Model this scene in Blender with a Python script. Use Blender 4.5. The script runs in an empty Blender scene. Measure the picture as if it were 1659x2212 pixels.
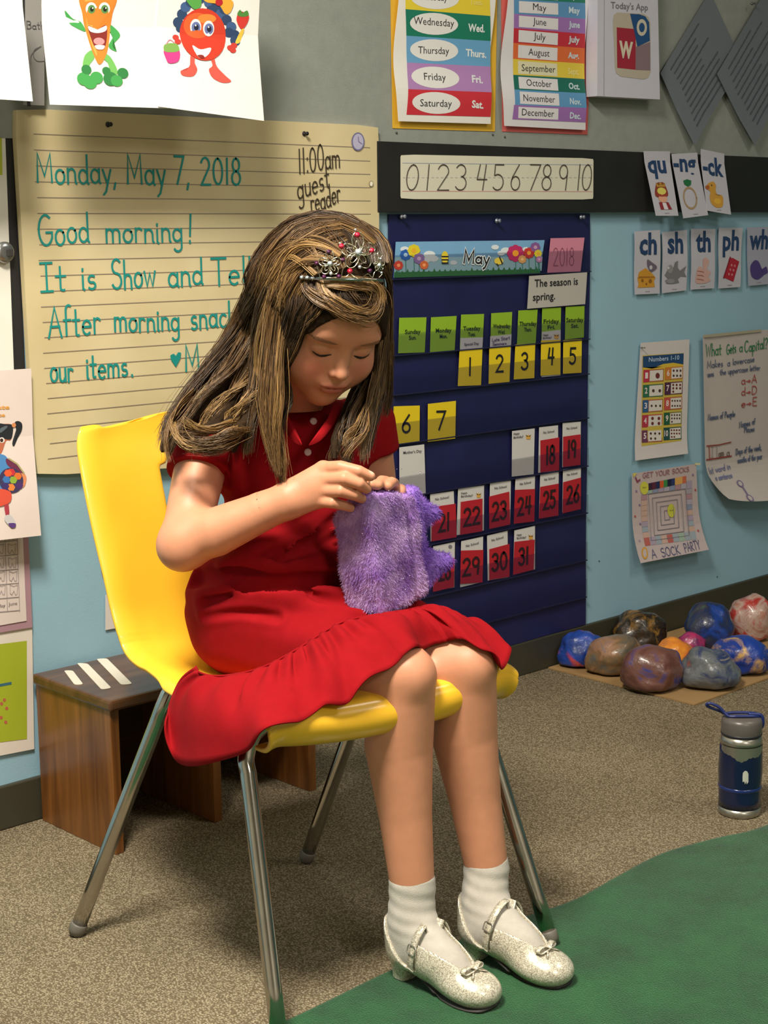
import bpy, bmesh, math, random
import numpy as np
from mathutils import Vector, Matrix

scene = bpy.context.scene
COL = scene.collection
random.seed(7)
rng = np.random.default_rng(11)

# ---------------------------------------------------------------- camera
IMG_W, IMG_H, FPX = 1659.0, 2212.0, 3450.0
PITCH, ROLL, YAW = math.radians(10.1), -math.radians(0.53), math.radians(43.7)
CAM = np.array([0.0, -2.5, 1.08])
FW = np.array([math.sin(YAW)*math.cos(PITCH), math.cos(YAW)*math.cos(PITCH), -math.sin(PITCH)])
_r = np.array([math.cos(YAW), -math.sin(YAW), 0.0]); _u = np.cross(_r, FW)
RT = math.cos(ROLL)*_r + math.sin(ROLL)*_u
UP = -math.sin(ROLL)*_r + math.cos(ROLL)*_u
cam_data = bpy.data.cameras.new('camera')
cam_data.sensor_fit = 'VERTICAL'; cam_data.sensor_height = 36.0; cam_data.sensor_width = 27.0
cam_data.lens = 36.0*FPX/IMG_H
cam_data.clip_start = 0.05
cam_data.dof.use_dof = False
cam = bpy.data.objects.new('camera', cam_data); COL.objects.link(cam)
cam.matrix_world = Matrix(((RT[0], UP[0], -FW[0], CAM[0]), (RT[1], UP[1], -FW[1], CAM[1]), (RT[2], UP[2], -FW[2], CAM[2]), (0, 0, 0, 1)))
scene.camera = cam

# ---------------------------------------------------------------- world, lamps, exposure
world = bpy.data.worlds.new('world'); scene.world = world; world.use_nodes = True
bg = world.node_tree.nodes['Background']; bg.inputs[0].default_value = (0.9, 0.95, 1.0, 1); bg.inputs[1].default_value = 0.2

def area_light(name, loc, size, power, color):
    ld = bpy.data.lights.new(name, 'AREA'); ld.shape = 'RECTANGLE'; ld.size, ld.size_y = size
    ld.energy = power; ld.color = color
    lo = bpy.data.objects.new(name, ld); COL.objects.link(lo); lo.location = loc
    return lo
area_light('ceiling_lamp_light', (0.55, -1.25, 2.68), (0.45, 0.6), 62, (1.0, 0.93, 0.80))
area_light('ceiling_lamp_light', (2.9, -2.3, 2.68), (0.6, 0.9), 11, (1.0, 0.93, 0.82))
area_light('ceiling_lamp_light', (0.6, -4.3, 2.68), (0.6, 1.2), 27, (1.0, 0.95, 0.88))
vs = scene.view_settings
scene.display_settings.display_device = 'sRGB'
vs.view_transform = 'Standard'; vs.look = 'None'; vs.gamma = 1.0; vs.use_curve_mapping = False
vs.exposure = 1.1

# ---------------------------------------------------------------- helpers
def ray(px, py):
    return FW + RT*(px - IMG_W/2)/FPX - UP*(py - IMG_H/2)/FPX
def on_wall(px, py, off=0.0):
    d = ray(px, py); t = (-off - CAM[1])/d[1]; return CAM + t*d
def on_floor(px, py, z=0.0):
    d = ray(px, py); t = (z - CAM[2])/d[2]; return CAM + t*d
def at(px, py, depth):
    return CAM + depth*ray(px, py)
def project(p):
    v = np.asarray(p, float) - CAM; z = v @ FW
    return IMG_W/2 + FPX*(v @ RT)/z, IMG_H/2 - FPX*(v @ UP)/z, z

def lin(c):
    c = c.lstrip('#'); v = [int(c[i:i+2], 16)/255 for i in (0, 2, 4)]
    return tuple(x/12.92 if x <= 0.04045 else ((x+0.055)/1.055)**2.4 for x in v) + (1.0,)
_M = {}
def mat(name, col, rough=0.6, metal=0.0, noise=0.0, scale=20.0, bump=0.0, bscale=None, coat=0.0, sheen=0.0, spec=0.5, alpha=1.0, col2=None, sss=0.0, detail=4.0):
    """principled material, colour optionally varied with object-space noise, optional fine bump"""
    if name in _M: return _M[name]
    m = bpy.data.materials.new(name); m.use_nodes = True; nt = m.node_tree; N = nt.nodes; L = nt.links
    b = N['Principled BSDF']; c = lin(col)
    b.inputs['Base Color'].default_value = c; b.inputs['Roughness'].default_value = rough; b.inputs['Metallic'].default_value = metal
    b.inputs['Specular IOR Level'].default_value = spec
    b.inputs['Coat Weight'].default_value = coat; b.inputs['Sheen Weight'].default_value = sheen
    b.inputs['Alpha'].default_value = alpha
    if sss:
        b.inputs['Subsurface Weight'].default_value = sss; b.inputs['Subsurface Radius'].default_value = (1.0, 0.35, 0.2); b.inputs['Subsurface Scale'].default_value = 0.006
    tc = N.new('ShaderNodeTexCoord')
    if noise > 0 or col2:
        n = N.new('ShaderNodeTexNoise'); n.inputs['Scale'].default_value = scale; n.inputs['Detail'].default_value = detail
        L.new(tc.outputs['Object'], n.inputs['Vector'])
        r = N.new('ShaderNodeValToRGB'); r.color_ramp.elements[0].position = 0.3; r.color_ramp.elements[1].position = 0.7
        if col2: a, z = lin(col2), c
        else:
            a = tuple(x*(1-noise) for x in c[:3]) + (1,); z = tuple(min(1, x*(1+noise)) for x in c[:3]) + (1,)
        r.color_ramp.elements[0].color = a; r.color_ramp.elements[1].color = z
        L.new(n.outputs['Fac'], r.inputs['Fac']); L.new(r.outputs['Color'], b.inputs['Base Color'])
    if bump > 0:
        n2 = N.new('ShaderNodeTexNoise'); n2.inputs['Scale'].default_value = bscale or scale*4; n2.inputs['Detail'].default_value = 3
        L.new(tc.outputs['Object'], n2.inputs['Vector'])
        bp = N.new('ShaderNodeBump'); bp.inputs['Strength'].default_value = bump; bp.inputs['Distance'].default_value = 0.002
        L.new(n2.outputs['Fac'], bp.inputs['Height']); L.new(bp.outputs['Normal'], b.inputs['Normal'])
    _M[name] = m
    return m

def link(name, me, parent=None, m=None, smooth=False, **kw):
    o = bpy.data.objects.new(name, me); COL.objects.link(o)
    if parent: o.parent = parent
    if m is not None:
        for q in (m if isinstance(m, (list, tuple)) else [m]): me.materials.append(q)
    if smooth:
        me.polygons.foreach_set('use_smooth', [True]*len(me.polygons)); me.update()
    for k, v in kw.items(): o[k] = v
    return o
def mesh(name, verts, faces, parent=None, m=None, smooth=False, midx=None, **kw):
    me = bpy.data.meshes.new(name); me.from_pydata([tuple(map(float, v)) for v in verts], [], faces)
    if midx is not None: me.polygons.foreach_set('material_index', midx)
    me.update()
    return link(name, me, parent, m, smooth, **kw)
def frombm(name, bm, parent=None, m=None, smooth=False, **kw):
    me = bpy.data.meshes.new(name); bm.to_mesh(me); bm.free()
    return link(name, me, parent, m, smooth, **kw)
def empty(name, loc, label, cat, group=None, rz=0.0):
    o = bpy.data.objects.new(name, None); COL.objects.link(o); o.location = loc; o.rotation_euler = (0, 0, rz)
    o.empty_display_size = 0.05
    o['label'] = label; o['category'] = cat
    if group: o['group'] = group
    return o
def tag(o, label, cat, group=None):
    o['label'] = label; o['category'] = cat
    if group: o['group'] = group
    return o

def bm_box(bm, lo, hi, bevel=0.0, seg=2, M=None):
    r = bmesh.ops.create_cube(bm, size=1.0); vs_ = r['verts']
    for v in vs_:
        v.co = Vector([lo[i] + (v.co[i]+0.5)*(hi[i]-lo[i]) for i in range(3)])
    if bevel > 0:
        es = list({e for v in vs_ for e in v.link_edges})
        rr = bmesh.ops.bevel(bm, geom=es, offset=bevel, segments=seg, profile=0.5, affect='EDGES')
        vs_ = list({v for f in rr['faces'] for v in f.verts} | {v for v in vs_ if v.is_valid})
    if M is not None:
        for v in vs_: v.co = M @ v.co
    return vs_
def box(name, lo, hi, parent=None, m=None, bevel=0.0, seg=2, **kw):
    bm = bmesh.new(); bm_box(bm, lo, hi, bevel, seg)
    return frombm(name, bm, parent, m, smooth=False, **kw)
def catmull(pts, n=8, closed=False):
    P = [np.asarray(p, float) for p in pts]; out = []
    N = len(P); rngN = N if closed else N-1
    for i in range(rngN):
        if closed: p0, p1, p2, p3 = P[(i-1) % N], P[i], P[(i+1) % N], P[(i+2) % N]
        else: p0, p1, p2, p3 = P[max(i-1, 0)], P[i], P[i+1], P[min(i+2, N-1)]
        for k in range(n):
            t = k/n
            out.append(0.5*((2*p1) + (-p0+p2)*t + (2*p0-5*p1+4*p2-p3)*t*t + (-p0+3*p1-3*p2+p3)*t**3))
    if not closed: out.append(P[-1])
    return np.array(out)
def tube(pts, rad, n=12, cap=True, squash=None):
    """returns verts, faces of a tube along pts; rad scalar or list"""
    P = np.asarray(pts, float); K = len(P)
    R = np.full(K, rad) if np.isscalar(rad) else np.asarray(rad, float)
    T = np.gradient(P, axis=0); T /= np.linalg.norm(T, axis=1)[:, None] + 1e-12
    ref = np.array([0, 0, 1.0]) if abs(T[0][2]) < 0.9 else np.array([1.0, 0, 0])
    nrm = np.cross(T[0], ref); nrm /= np.linalg.norm(nrm)
    V = []; a = np.linspace(0, 2*np.pi, n, endpoint=False)
    for i in range(K):
        nrm = nrm - T[i]*(nrm @ T[i]); nrm /= np.linalg.norm(nrm); b = np.cross(T[i], nrm)
        V += list(P[i] + R[i]*(np.cos(a)[:, None]*nrm + np.sin(a)[:, None]*b))
    F = [(i*n+j, i*n+(j+1) % n, (i+1)*n+(j+1) % n, (i+1)*n+j) for i in range(K-1) for j in range(n)]
    if cap: F += [tuple(range(n))[::-1], tuple((K-1)*n + j for j in range(n))]
    return V, F
def merge(parts):
    V, F, MI = [], [], []
    for p in parts:
        v, f = p[0], p[1]; mi = p[2] if len(p) > 2 else 0
        o = len(V); V += list(v); F += [tuple(i+o for i in q) for q in f]; MI += [mi]*len(f)
    return V, F, MI
def lathe(prof, n=32, c=(0, 0, 0)):
    V = []; c = np.array(c, float)
    for r, z in prof:
        for k in range(n):
            a = 2*math.pi*k/n; V.append(c + np.array([r*math.cos(a), r*math.sin(a), z]))
    F = [(i*n+j, i*n+(j+1) % n, (i+1)*n+(j+1) % n, (i+1)*n+j) for i in range(len(prof)-1) for j in range(n)]
    F += [tuple(range(n))[::-1], tuple((len(prof)-1)*n+j for j in range(n))]
    return V, F
# ---------------------------------------------------------------- room shell
Z_STRIP0, Z_STRIP1, Z_BASE = 1.112, 1.258, 0.083
M_blue = mat('blue_wall_paint', '#92B8CB', 0.55, noise=0.03, scale=3, bump=0.15, bscale=300)
M_white_wall = mat('off_white_paint', '#D8D2C2', 0.7, noise=0.02, scale=4)
def st(o): o['kind'] = 'structure'; return o
X0, X1, Y0, CEIL = -2.6, 5.6, -6.0, 2.75
st(box('wall_back', (X0, 0, 0), (X1, 0.1, CEIL), m=M_blue))
st(box('wall_left', (X0-0.1, Y0, 0), (X0, 0.1, CEIL), m=M_white_wall))
st(box('wall_right', (X1, Y0, 0), (X1+0.1, 0.1, CEIL), m=mat('right_wall_paint', '#6E9AA2', 0.7, noise=0.03, scale=3)))
st(box('wall_front', (X0, Y0-0.1, 0), (X1, Y0, CEIL), m=M_white_wall))
st(box('ceiling', (X0, Y0, CEIL), (X1, 0.1, CEIL+0.05), m=mat('ceiling_tile', '#CFCBC0', 0.9, noise=0.04, scale=9)))
def carpet_material():
    m = bpy.data.materials.new('loop_carpet'); m.use_nodes = True; N = m.node_tree.nodes; L = m.node_tree.links
    b = N['Principled BSDF']; b.inputs['Roughness'].default_value = 0.95; b.inputs['Specular IOR Level'].default_value = 0.1
    tc = N.new('ShaderNodeTexCoord'); mp = N.new('ShaderNodeMapping'); mp.inputs['Scale'].default_value = (1.0, 0.8, 1.0)
    L.new(tc.outputs['Object'], mp.inputs['Vector'])
    v = N.new('ShaderNodeTexVoronoi'); v.inputs['Scale'].default_value = 330; v.inputs['Randomness'].default_value = 0.75
    L.new(mp.outputs['Vector'], v.inputs['Vector'])
    n = N.new('ShaderNodeTexNoise'); n.inputs['Scale'].default_value = 2.2; n.inputs['Detail'].default_value = 5
    L.new(tc.outputs['Object'], n.inputs['Vector'])
    n3 = N.new('ShaderNodeTexNoise'); n3.inputs['Scale'].default_value = 120; n3.inputs['Detail'].default_value = 2
    L.new(tc.outputs['Object'], n3.inputs['Vector'])
    r = N.new('ShaderNodeValToRGB'); r.color_ramp.elements[0].position = 0.0; r.color_ramp.elements[0].color = lin('#C4B79C')
    r.color_ramp.elements[1].position = 0.62; r.color_ramp.elements[1].color = lin('#6A5E4A')
    L.new(v.outputs['Distance'], r.inputs['Fac'])
    mx = N.new('ShaderNodeMixRGB'); mx.blend_type = 'MULTIPLY'; mx.inputs['Fac'].default_value = 0.75
    r2 = N.new('ShaderNodeValToRGB'); r2.color_ramp.elements[0].color = (0.72, 0.70, 0.68, 1); r2.color_ramp.elements[1].color = (1.0, 0.98, 0.95, 1)
    r2.color_ramp.elements[0].position = 0.35; r2.color_ramp.elements[1].position = 0.65
    L.new(n.outputs['Fac'], r2.inputs['Fac']); L.new(r.outputs['Color'], mx.inputs['Color1']); L.new(r2.outputs['Color'], mx.inputs['Color2'])
    mx2 = N.new('ShaderNodeMixRGB'); mx2.blend_type = 'OVERLAY'; mx2.inputs['Fac'].default_value = 0.35
    L.new(mx.outputs['Color'], mx2.inputs['Color1']); L.new(n3.outputs['Fac'], mx2.inputs['Color2'])
    L.new(mx2.outputs['Color'], b.inputs['Base Color'])
    bp = N.new('ShaderNodeBump'); bp.inputs['Strength'].default_value = 0.7; bp.inputs['Distance'].default_value = 0.003; bp.invert = True
    L.new(v.outputs['Distance'], bp.inputs['Height']); L.new(bp.outputs['Normal'], b.inputs['Normal'])
    return m
st(box('floor', (X0, Y0, -0.1), (X1, 0.1, 0), m=carpet_material()))
def wall_trim(name, z0, z1, d, m, bev):
    o = box(name, (X0, -d, z0), (X1, 0.02, z1), m=m, bevel=bev); st(o); return o
wall_trim('baseboard_back', 0.0, Z_BASE, 0.008, mat('dark_vinyl_base', '#3A382C', 0.45, noise=0.1, scale=8), 0.003)
# grey fabric tackboard above, black paper border along its lower edge
tb = box('trim_1', (X0, -0.008, Z_STRIP1-0.02), (X1, 0.01, CEIL-0.02), m=mat('grey_tackboard_cloth', '#8F948E', 0.9, noise=0.05, scale=40, bump=0.3, bscale=500))
st(tb)
bs = box('border_strip', (2.36, -0.021, Z_STRIP0), (5.2, 0.0, Z_STRIP1), m=mat('black_border_paper', '#1B1A19', 0.6, noise=0.2, scale=12), bevel=0.001)
tag(bs, 'black paper border strip running along the lower edge of the grey tackboard', 'border')
# ceiling lamp fixtures (out of the frame, over the room)
for i, (x, y, sx, sy) in enumerate(((0.55, -1.25, 0.45, 0.6), (2.9, -2.3, 0.6, 0.9), (0.6, -4.3, 0.6, 1.2))):
    lf = box('ceiling_lamp', (-sx/2-0.03, -sy/2-0.03, 0), (sx/2+0.03, sy/2+0.03, 0.055), m=mat('lamp_housing', '#E8E6E0', 0.5), bevel=0.005)
    lf.location = (x, y, 2.693)
    tag(lf, ('white ceiling lamp housing on the left near the back wall', 'white ceiling lamp housing on the right side of the room', 'white ceiling lamp housing behind the camera')[i], 'ceiling lamp', 'ceiling lamps')
    for k in range(2):
        sl = box('louver', (-sx/2, (k-0.5)*sy*0.5-0.004, -0.004), (sx/2, (k-0.5)*sy*0.5+0.004, 0.0), lf, mat('lamp_housing', '#E8E6E0', 0.5))

# ---------------------------------------------------------------- flat print toolkit
def arc(cx, cy, rx, ry, a0, a1, n=12):
    return [(cx+rx*math.cos(math.radians(a0+(a1-a0)*i/n)), cy+ry*math.sin(math.radians(a0+(a1-a0)*i/n))) for i in range(n+1)]
G = {}
def g(ch, w, *s): G[ch] = (w, s)
O_ = lambda c=.23: arc(c, .25, .2, .25, 40, 400)
g('a', .5, arc(.22, .25, .19, .24, 40, 320), [(.42, .5), (.42, .06), (.47, 0)])
g('b', .5, [(.04, 1), (.04, 0)], arc(.23, .25, .19, .25, 180, -180))
g('c', .45, arc(.24, .25, .2, .25, 50, 310))
g('d', .5, arc(.22, .25, .19, .24, 40, 320), [(.42, 1), (.42, .06), (.47, 0)])
g('e', .47, [(.05, .27), (.41, .27)] + arc(.23, .25, .19, .25, 10, 310))
g('f', .34, arc(.24, .82, .14, .17, 60, 180, 6) + [(.1, 0)], [(.0, .5), (.3, .5)])
g('g', .5, arc(.22, .25, .19, .24, 40, 320), [(.42, .5), (.42, -.2)] + arc(.24, -.22, .18, .18, 0, -150, 8))
g('h', .47, [(.05, 1), (.05, 0)], [(.05, .3)] + arc(.22, .32, .17, .18, 160, 0, 7) + [(.4, 0)])
g('i', .18, [(.07, .5), (.07, .04), (.12, 0)], [(.07, .68), (.075, .73)])
g('j', .25, [(.16, .5), (.16, -.2)] + arc(.04, -.22, .12, .14, 0, -120, 5), [(.16, .68), (.165, .73)])
g('k', .43, [(.05, 1), (.05, 0)], [(.36, .5), (.06, .2), (.38, 0)])
g('l', .17, [(.07, 1), (.07, .06), (.13, 0)])
g('m', .7, [(.04, .5), (.04, 0)], [(.04, .3)] + arc(.18, .33, .14, .17, 160, 0, 6) + [(.32, 0)], [(.32, .3)] + arc(.47, .33, .15, .17, 160, 0, 6) + [(.62, 0)])
g('n', .47, [(.05, .5), (.05, 0)], [(.05, .3)] + arc(.22, .32, .17, .18, 160, 0, 7) + [(.4, .05), (.44, 0)])
g('o', .47, O_())
g('p', .5, [(.04, .5), (.04, -.42)], arc(.23, .25, .19, .25, 180, -180))
g('q', .5, arc(.22, .25, .19, .24, 40, 320), [(.42, .5), (.42, -.38), (.5, -.3)])
g('r', .36, [(.05, .5), (.05, 0)], [(.05, .3)] + arc(.2, .34, .15, .16, 160, 40, 5))
g('s', .4, arc(.2, .37, .14, .13, 50, 250, 7) + arc(.19, .13, .15, .13, 70, -140, 8))
g('t', .34, [(.14, .85), (.14, .08)] + arc(.22, .08, .08, .08, 180, 300, 4), [(.0, .52), (.3, .52)])
g('u', .47, [(.05, .5), (.05, .18)] + arc(.21, .18, .16, .18, 180, 340, 6), [(.4, .5), (.4, 0)])
g('v', .42, [(.02, .5), (.2, 0), (.38, .5)])
g('w', .62, [(.02, .5), (.15, 0), (.3, .45), (.44, 0), (.58, .5)])
g('x', .42, [(.03, .5), (.37, 0)], [(.37, .5), (.03, 0)])
g('y', .45, [(.03, .5), (.22, .02)], [(.4, .5), (.16, -.3), (.05, -.4)])
g('z', .42, [(.03, .5), (.36, .5), (.03, 0), (.38, 0)])
g('A', .66, [(.02, 0), (.32, 1), (.6, 0)], [(.12, .36), (.52, .36)])
g('B', .58, [(.05, 0), (.05, 1)], [(.05, 1)] + arc(.28, .77, .22, .23, 90, -90, 7) + [(.05, .53)] + arc(.28, .27, .25, .27, 90, -90, 7) + [(.05, 0)])
g('C', .66, arc(.36, .5, .31, .5, 50, 310, 14))
g('D', .66, [(.06, 0), (.06, 1)], [(.06, 1)] + arc(.25, .5, .35, .5, 90, -90, 12) + [(.06, 0)])
g('E', .52, [(.46, 1), (.06, 1), (.06, 0), (.48, 0)], [(.06, .52), (.4, .52)])
g('G', .68, arc(.36, .5, .31, .5, 55, 330, 14) + [(.63, .42), (.38, .42)])
g('H', .64, [(.06, 0), (.06, 1)], [(.56, 0), (.56, 1)], [(.06, .5), (.56, .5)])
g('I', .42, [(.2, 0), (.2, 1)], [(.02, 1), (.38, 1)], [(.02, 0), (.38, 0)])
g('K', .58, [(.06, 0), (.06, 1)], [(.5, 1), (.08, .48), (.54, 0)])
g('L', .48, [(.06, 1), (.06, 0), (.46, 0)])
g('M', .78, [(.05, 0), (.08, 1), (.37, .2), (.66, 1), (.7, 0)])
g('N', .66, [(.06, 0), (.06, 1), (.56, 0), (.56, 1)])
g('O', .7, arc(.35, .5, .3, .5, 80, 440, 18))
g('P', .55, [(.06, 0), (.06, 1)], [(.06, 1)] + arc(.26, .74, .24, .26, 90, -90, 8) + [(.06, .48)])
g('R', .58, [(.06, 0), (.06, 1)], [(.06, 1)] + arc(.26, .75, .22, .25, 90, -90, 8) + [(.06, .5), (.52, 0)])
g('S', .56, arc(.28, .76, .22, .24, 40, 260, 9) + arc(.27, .26, .24, .26, 80, -150, 10))
g('T', .6, [(.3, 0), (.3, 1)], [(.02, 1), (.58, 1)])
g('U', .62, [(.06, 1), (.06, .3)] + arc(.3, .3, .24, .3, 180, 360, 8) + [(.54, 1)])
g('W', .86, [(.03, 1), (.22, 0), (.42, .8), (.62, 0), (.8, 1)])
g('Y', .58, [(.03, 1), (.28, .5), (.54, 1)], [(.28, .5), (.28, 0)])
g('0', .58, arc(.28, .5, .23, .5, 90, 450, 18))
g('1', .26, [(.12, 1), (.1, 0)])
g('2', .56, arc(.26, .74, .21, .26, 160, -20, 9) + [(.05, 0), (.5, 0)])
g('3', .54, arc(.24, .76, .2, .24, 150, -80, 9) + arc(.24, .27, .23, .27, 85, -150, 10))
g('4', .58, [(.16, 1), (.08, .42), (.5, .42)], [(.42, 1), (.36, 0)])
g('5', .56, [(.48, 1), (.12, 1), (.1, .58)] + arc(.24, .31, .24, .31, 120, -140, 10))
g('6', .54, [(.4, 1), (.1, .5)] + arc(.25, .27, .2, .27, 150, 510, 14))
g('7', .52, [(.04, 1), (.48, 1), (.16, 0)])
g('8', .54, arc(.26, .76, .18, .24, 90, 450, 12), arc(.25, .26, .22, .26, 90, 450, 12))
g('9', .54, arc(.25, .72, .2, .27, 0, 360, 14), [(.45, .72), (.38, 0)])
g('!', .2, [(.12, 1), (.08, .25)], [(.07, .06), (.075, .0)])
g(',', .2, [(.1, .06), (.04, -.15)])
g('.', .16, [(.06, .05), (.07, .0)])
g(':', .18, [(.08, .5), (.085, .56)], [(.07, .05), (.075, .0)])
g('-', .36, [(.04, .3), (.3, .3)])
g('?', .5, arc(.22, .76, .2, .24, 160, -60, 8) + [(.2, .3)], [(.2, .06), (.205, 0)])
g(' ', .32)
g('>', .6, [(.02, .3), (.5, .3)], [(.34, .45), (.52, .3), (.34, .15)])

def ribbon(pts, w):
    """flat stroke of width w through 2-D points -> (verts, faces)"""
    P = np.asarray(pts, float)
    if len(P) < 2: return [], []
    keep = [0] + [i for i in range(1, len(P)) if np.linalg.norm(P[i]-P[i-1]) > 1e-9]; P = P[keep]
    if len(P) < 2: return [], []
    d = np.diff(P, axis=0); d /= np.linalg.norm(d, axis=1)[:, None]
    t = np.vstack([d[:1], d[:-1]+d[1:], d[-1:]]); t /= np.linalg.norm(t, axis=1)[:, None] + 1e-9
    n = np.stack([-t[:, 1], t[:, 0]], 1)
    co = np.ones(len(P)); 
    if len(P) > 2: co[1:-1] = 1/np.clip(np.abs((n[1:-1]*np.stack([-d[:-1, 1], d[:-1, 0]], 1)).sum(1)), 0.5, 1)
    P = P.copy(); P[0] -= d[0]*w*0.45; P[-1] += d[-1]*w*0.45
    h = (w/2*co)[:, None]*n
    V = [tuple(v) for p in zip(P+h, P-h) for v in p]
    return V, [(2*i, 2*i+2, 2*i+3, 2*i+1) for i in range(len(P)-1)]
def hand(s, jitter=0.0, slant=0.0):
    """single-stroke text in unit cap height -> list of polylines, width"""
    x = 0.0; out = []
    for ch in s:
        w, strokes = G.get(ch, G[' '])
        jy = random.uniform(-jitter, jitter); sc = 1 + random.uniform(-jitter, jitter)
        for sk in strokes: out.append([(x + px*1.0 + slant*py, py*sc + jy) for px, py in sk])
        x += w + 0.07
    return out, x-0.07
_tx = {}
_fc = bpy.data.curves.new('typeset', 'FONT'); _fc.resolution_u = 2
_fo = bpy.data.objects.new('typeset', _fc); COL.objects.link(_fo)
def typeset(s, bold=0.0):
    """text in the built-in font, normalised: x 0..w, cap height 1 -> verts, faces, width"""
    if (s, bold) in _tx: return _tx[(s, bold)]
    _fc.body = s; _fc.offset = bold
    dg = bpy.context.evaluated_depsgraph_get(); dg.update()
    me = bpy.data.meshes.new_from_object(_fo.evaluated_get(dg))
    V = np.array([v.co[:2] for v in me.vertices]); F = [tuple(p.vertices) for p in me.polygons]
    bpy.data.meshes.remove(me)
    x0, x1 = V[:, 0].min(), V[:, 0].max(); V[:, 0] -= x0; V /= 0.73
    _tx[(s, bold)] = (V, F, (x1-x0)/0.73); return _tx[(s, bold)]

class Sheet:
    """a sheet of paper hung on the back wall. Everything is laid out in wall coordinates (X, Z);
    lift(X, Z) gives its distance from the wall."""
    def __init__(s, name, label, cat, quad, color, off=0.012, lift=None, thick=0.0006, group=None, parent=None, n=8, radius=0.0, rough=0.55, material=None, edge=None):
        s.off = off; s.base_lift = lift; s.parts = []; s.mats = []; s.k = 0; s.pad = .0003
        s.q = [on_wall(px, py, off)[[0, 2]] for px, py in quad]   # TL TR BR BL
        V = []; 
        for j in range(n+1):
            for i in range(n+1):
                u, v = i/n, j/n
                p = (1-u)*(1-v)*s.q[0] + u*(1-v)*s.q[1] + u*v*s.q[2] + (1-u)*v*s.q[3]
                if edge is not None: p = p + np.asarray(edge(u, v))
                V.append(p)
        if radius > 0:
            for p in V:
                for c, sx, sz in ((s.q[0], 1, -1), (s.q[1], -1, -1), (s.q[2], -1, 1), (s.q[3], 1, 1)):
                    cc = c + np.array([sx, sz])*radius; d = p - cc
                    if d[0]*sx < 0 and d[1]*sz < 0 and np.linalg.norm(d) > radius: p[:] = cc + d/np.linalg.norm(d)*radius
        F = [(j*(n+1)+i, j*(n+1)+i+1, (j+1)*(n+1)+i+1, (j+1)*(n+1)+i) for j in range(n) for i in range(n)]
        F = [f[::-1] for f in F]
        o = len(V); VV = [s.to3(p, 0) for p in V] + [s.to3(p, 0) + np.array([0, thick, 0]) for p in V]
        FF = list(F) + [tuple(i+o for i in f[::-1]) for f in F]
        rim = [i for i in range(n+1)] + [j*(n+1)+n for j in range(1, n+1)] + [n*(n+1)+i for i in range(n-1, -1, -1)] + [j*(n+1) for j in range(n-1, 0, -1)]
        for a, b in zip(rim, rim[1:]+rim[:1]): FF.append((a, b, b+o, a+o))
        s.obj = mesh(name, VV, FF, parent, material or mat('paper_'+color.strip('#'), color, rough, noise=0.015, scale=30), smooth=False)
        if parent is None: tag(s.obj, label, cat, group)
        elif label: s.obj['label'] = label
    def lift(s, x, z): return s.off + (s.base_lift(x, z) if s.base_lift else 0.0)
    def to3(s, p, k): return np.array([p[0], -s.lift(p[0], p[1]) - (k*0.00025 + (s.pad + s.k*6e-6 if k else 0)), p[1]])
    def mi(s, color, rough=0.6):
        m = mat('ink_'+color.strip('#'), color, rough)
        if m not in s.mats: s.mats.append(m)
        return s.mats.index(m)
    def w(s, px, py): return on_wall(px, py, s.off)[[0, 2]]
    def uv(s, u, v):
        return (1-u)*(1-v)*s.q[0] + u*(1-v)*s.q[1] + u*v*s.q[2] + (1-u)*v*s.q[3]
    def add(s, V2, F, color, layer=1):
        s.k += 1
        V3 = [s.to3(p, layer) for p in V2]
        s.parts.append((V3, F, s.mi(color)))
    def quad(s, pts, color, layer=1, n=6, px=True):
        q = [s.w(*p) if px else np.asarray(p) for p in pts]; V = []
        for j in range(n+1):
            for i in range(n+1):
                u, v = i/n, j/n; V.append((1-u)*(1-v)*q[0]+u*(1-v)*q[1]+u*v*q[2]+(1-u)*v*q[3])
        s.add(V, [(j*(n+1)+i, (j+1)*(n+1)+i, (j+1)*(n+1)+i+1, j*(n+1)+i+1) for j in range(n) for i in range(n)], color, layer)
    def poly(s, pts, color, layer=2, px=True, smooth=False):
        q = [s.w(*p) if px else np.asarray(p) for p in pts]
        if smooth: q = list(catmull(q, 5, True))
        c = sum(q)/len(q); V = [c] + q; N = len(q)
        s.add(V, [(0, i+1, (i+1) % N+1) for i in range(N)], color, layer)
    def ell(s, c, rx, ry, color, layer=2, n=28, a0=0, a1=360, rot=0):
        cr, sr = math.cos(math.radians(rot)), math.sin(math.radians(rot)); P = []
        for x, y in arc(0, 0, rx, ry, a0, a1, n): P.append((c[0]+x*cr-y*sr, c[1]+x*sr+y*cr))
        s.poly(P[:-1] if a1-a0 == 360 else P, color, layer)
    def stroke(s, pts, wpx, color, layer=2, smooth=False):
        q = [s.w(*p) for p in pts]
        if smooth: q = catmull(q, 5)
        c = pts[len(pts)//2]; wm = np.linalg.norm(s.w(c[0], c[1]+wpx)-s.w(*c))
        V, F = ribbon(q, wm)
        if F: s.add(V, F, color, layer)
    def frame(s, p0, p1, h):
        a, b = s.w(*p0), s.w(*p1); e = b-a; L = np.linalg.norm(e); e = e/L
        up = np.array([-e[1], e[0]]) if abs(e[1]) > 0.35 else np.array([-e[1]*0.3, 1.0]); hm = np.linalg.norm(s.w(p0[0], p0[1]-h)-a)
        return a, e, up, L, hm
    def write(s, txt, p0, p1, h, color, wpx=2.5, layer=3, jitter=0.03, slant=0.0):
        a, e, up, L, hm = s.frame(p0, p1, h); strokes, W_ = hand(txt, jitter, slant)
        wm = hm*wpx/h
        for sk in strokes:
            v, f = ribbon([(x/W_*L, y*hm) for x, y in sk], wm)
            if f: s.add([a + e*x + up*y for x, y in v], f, color, layer)
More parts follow.
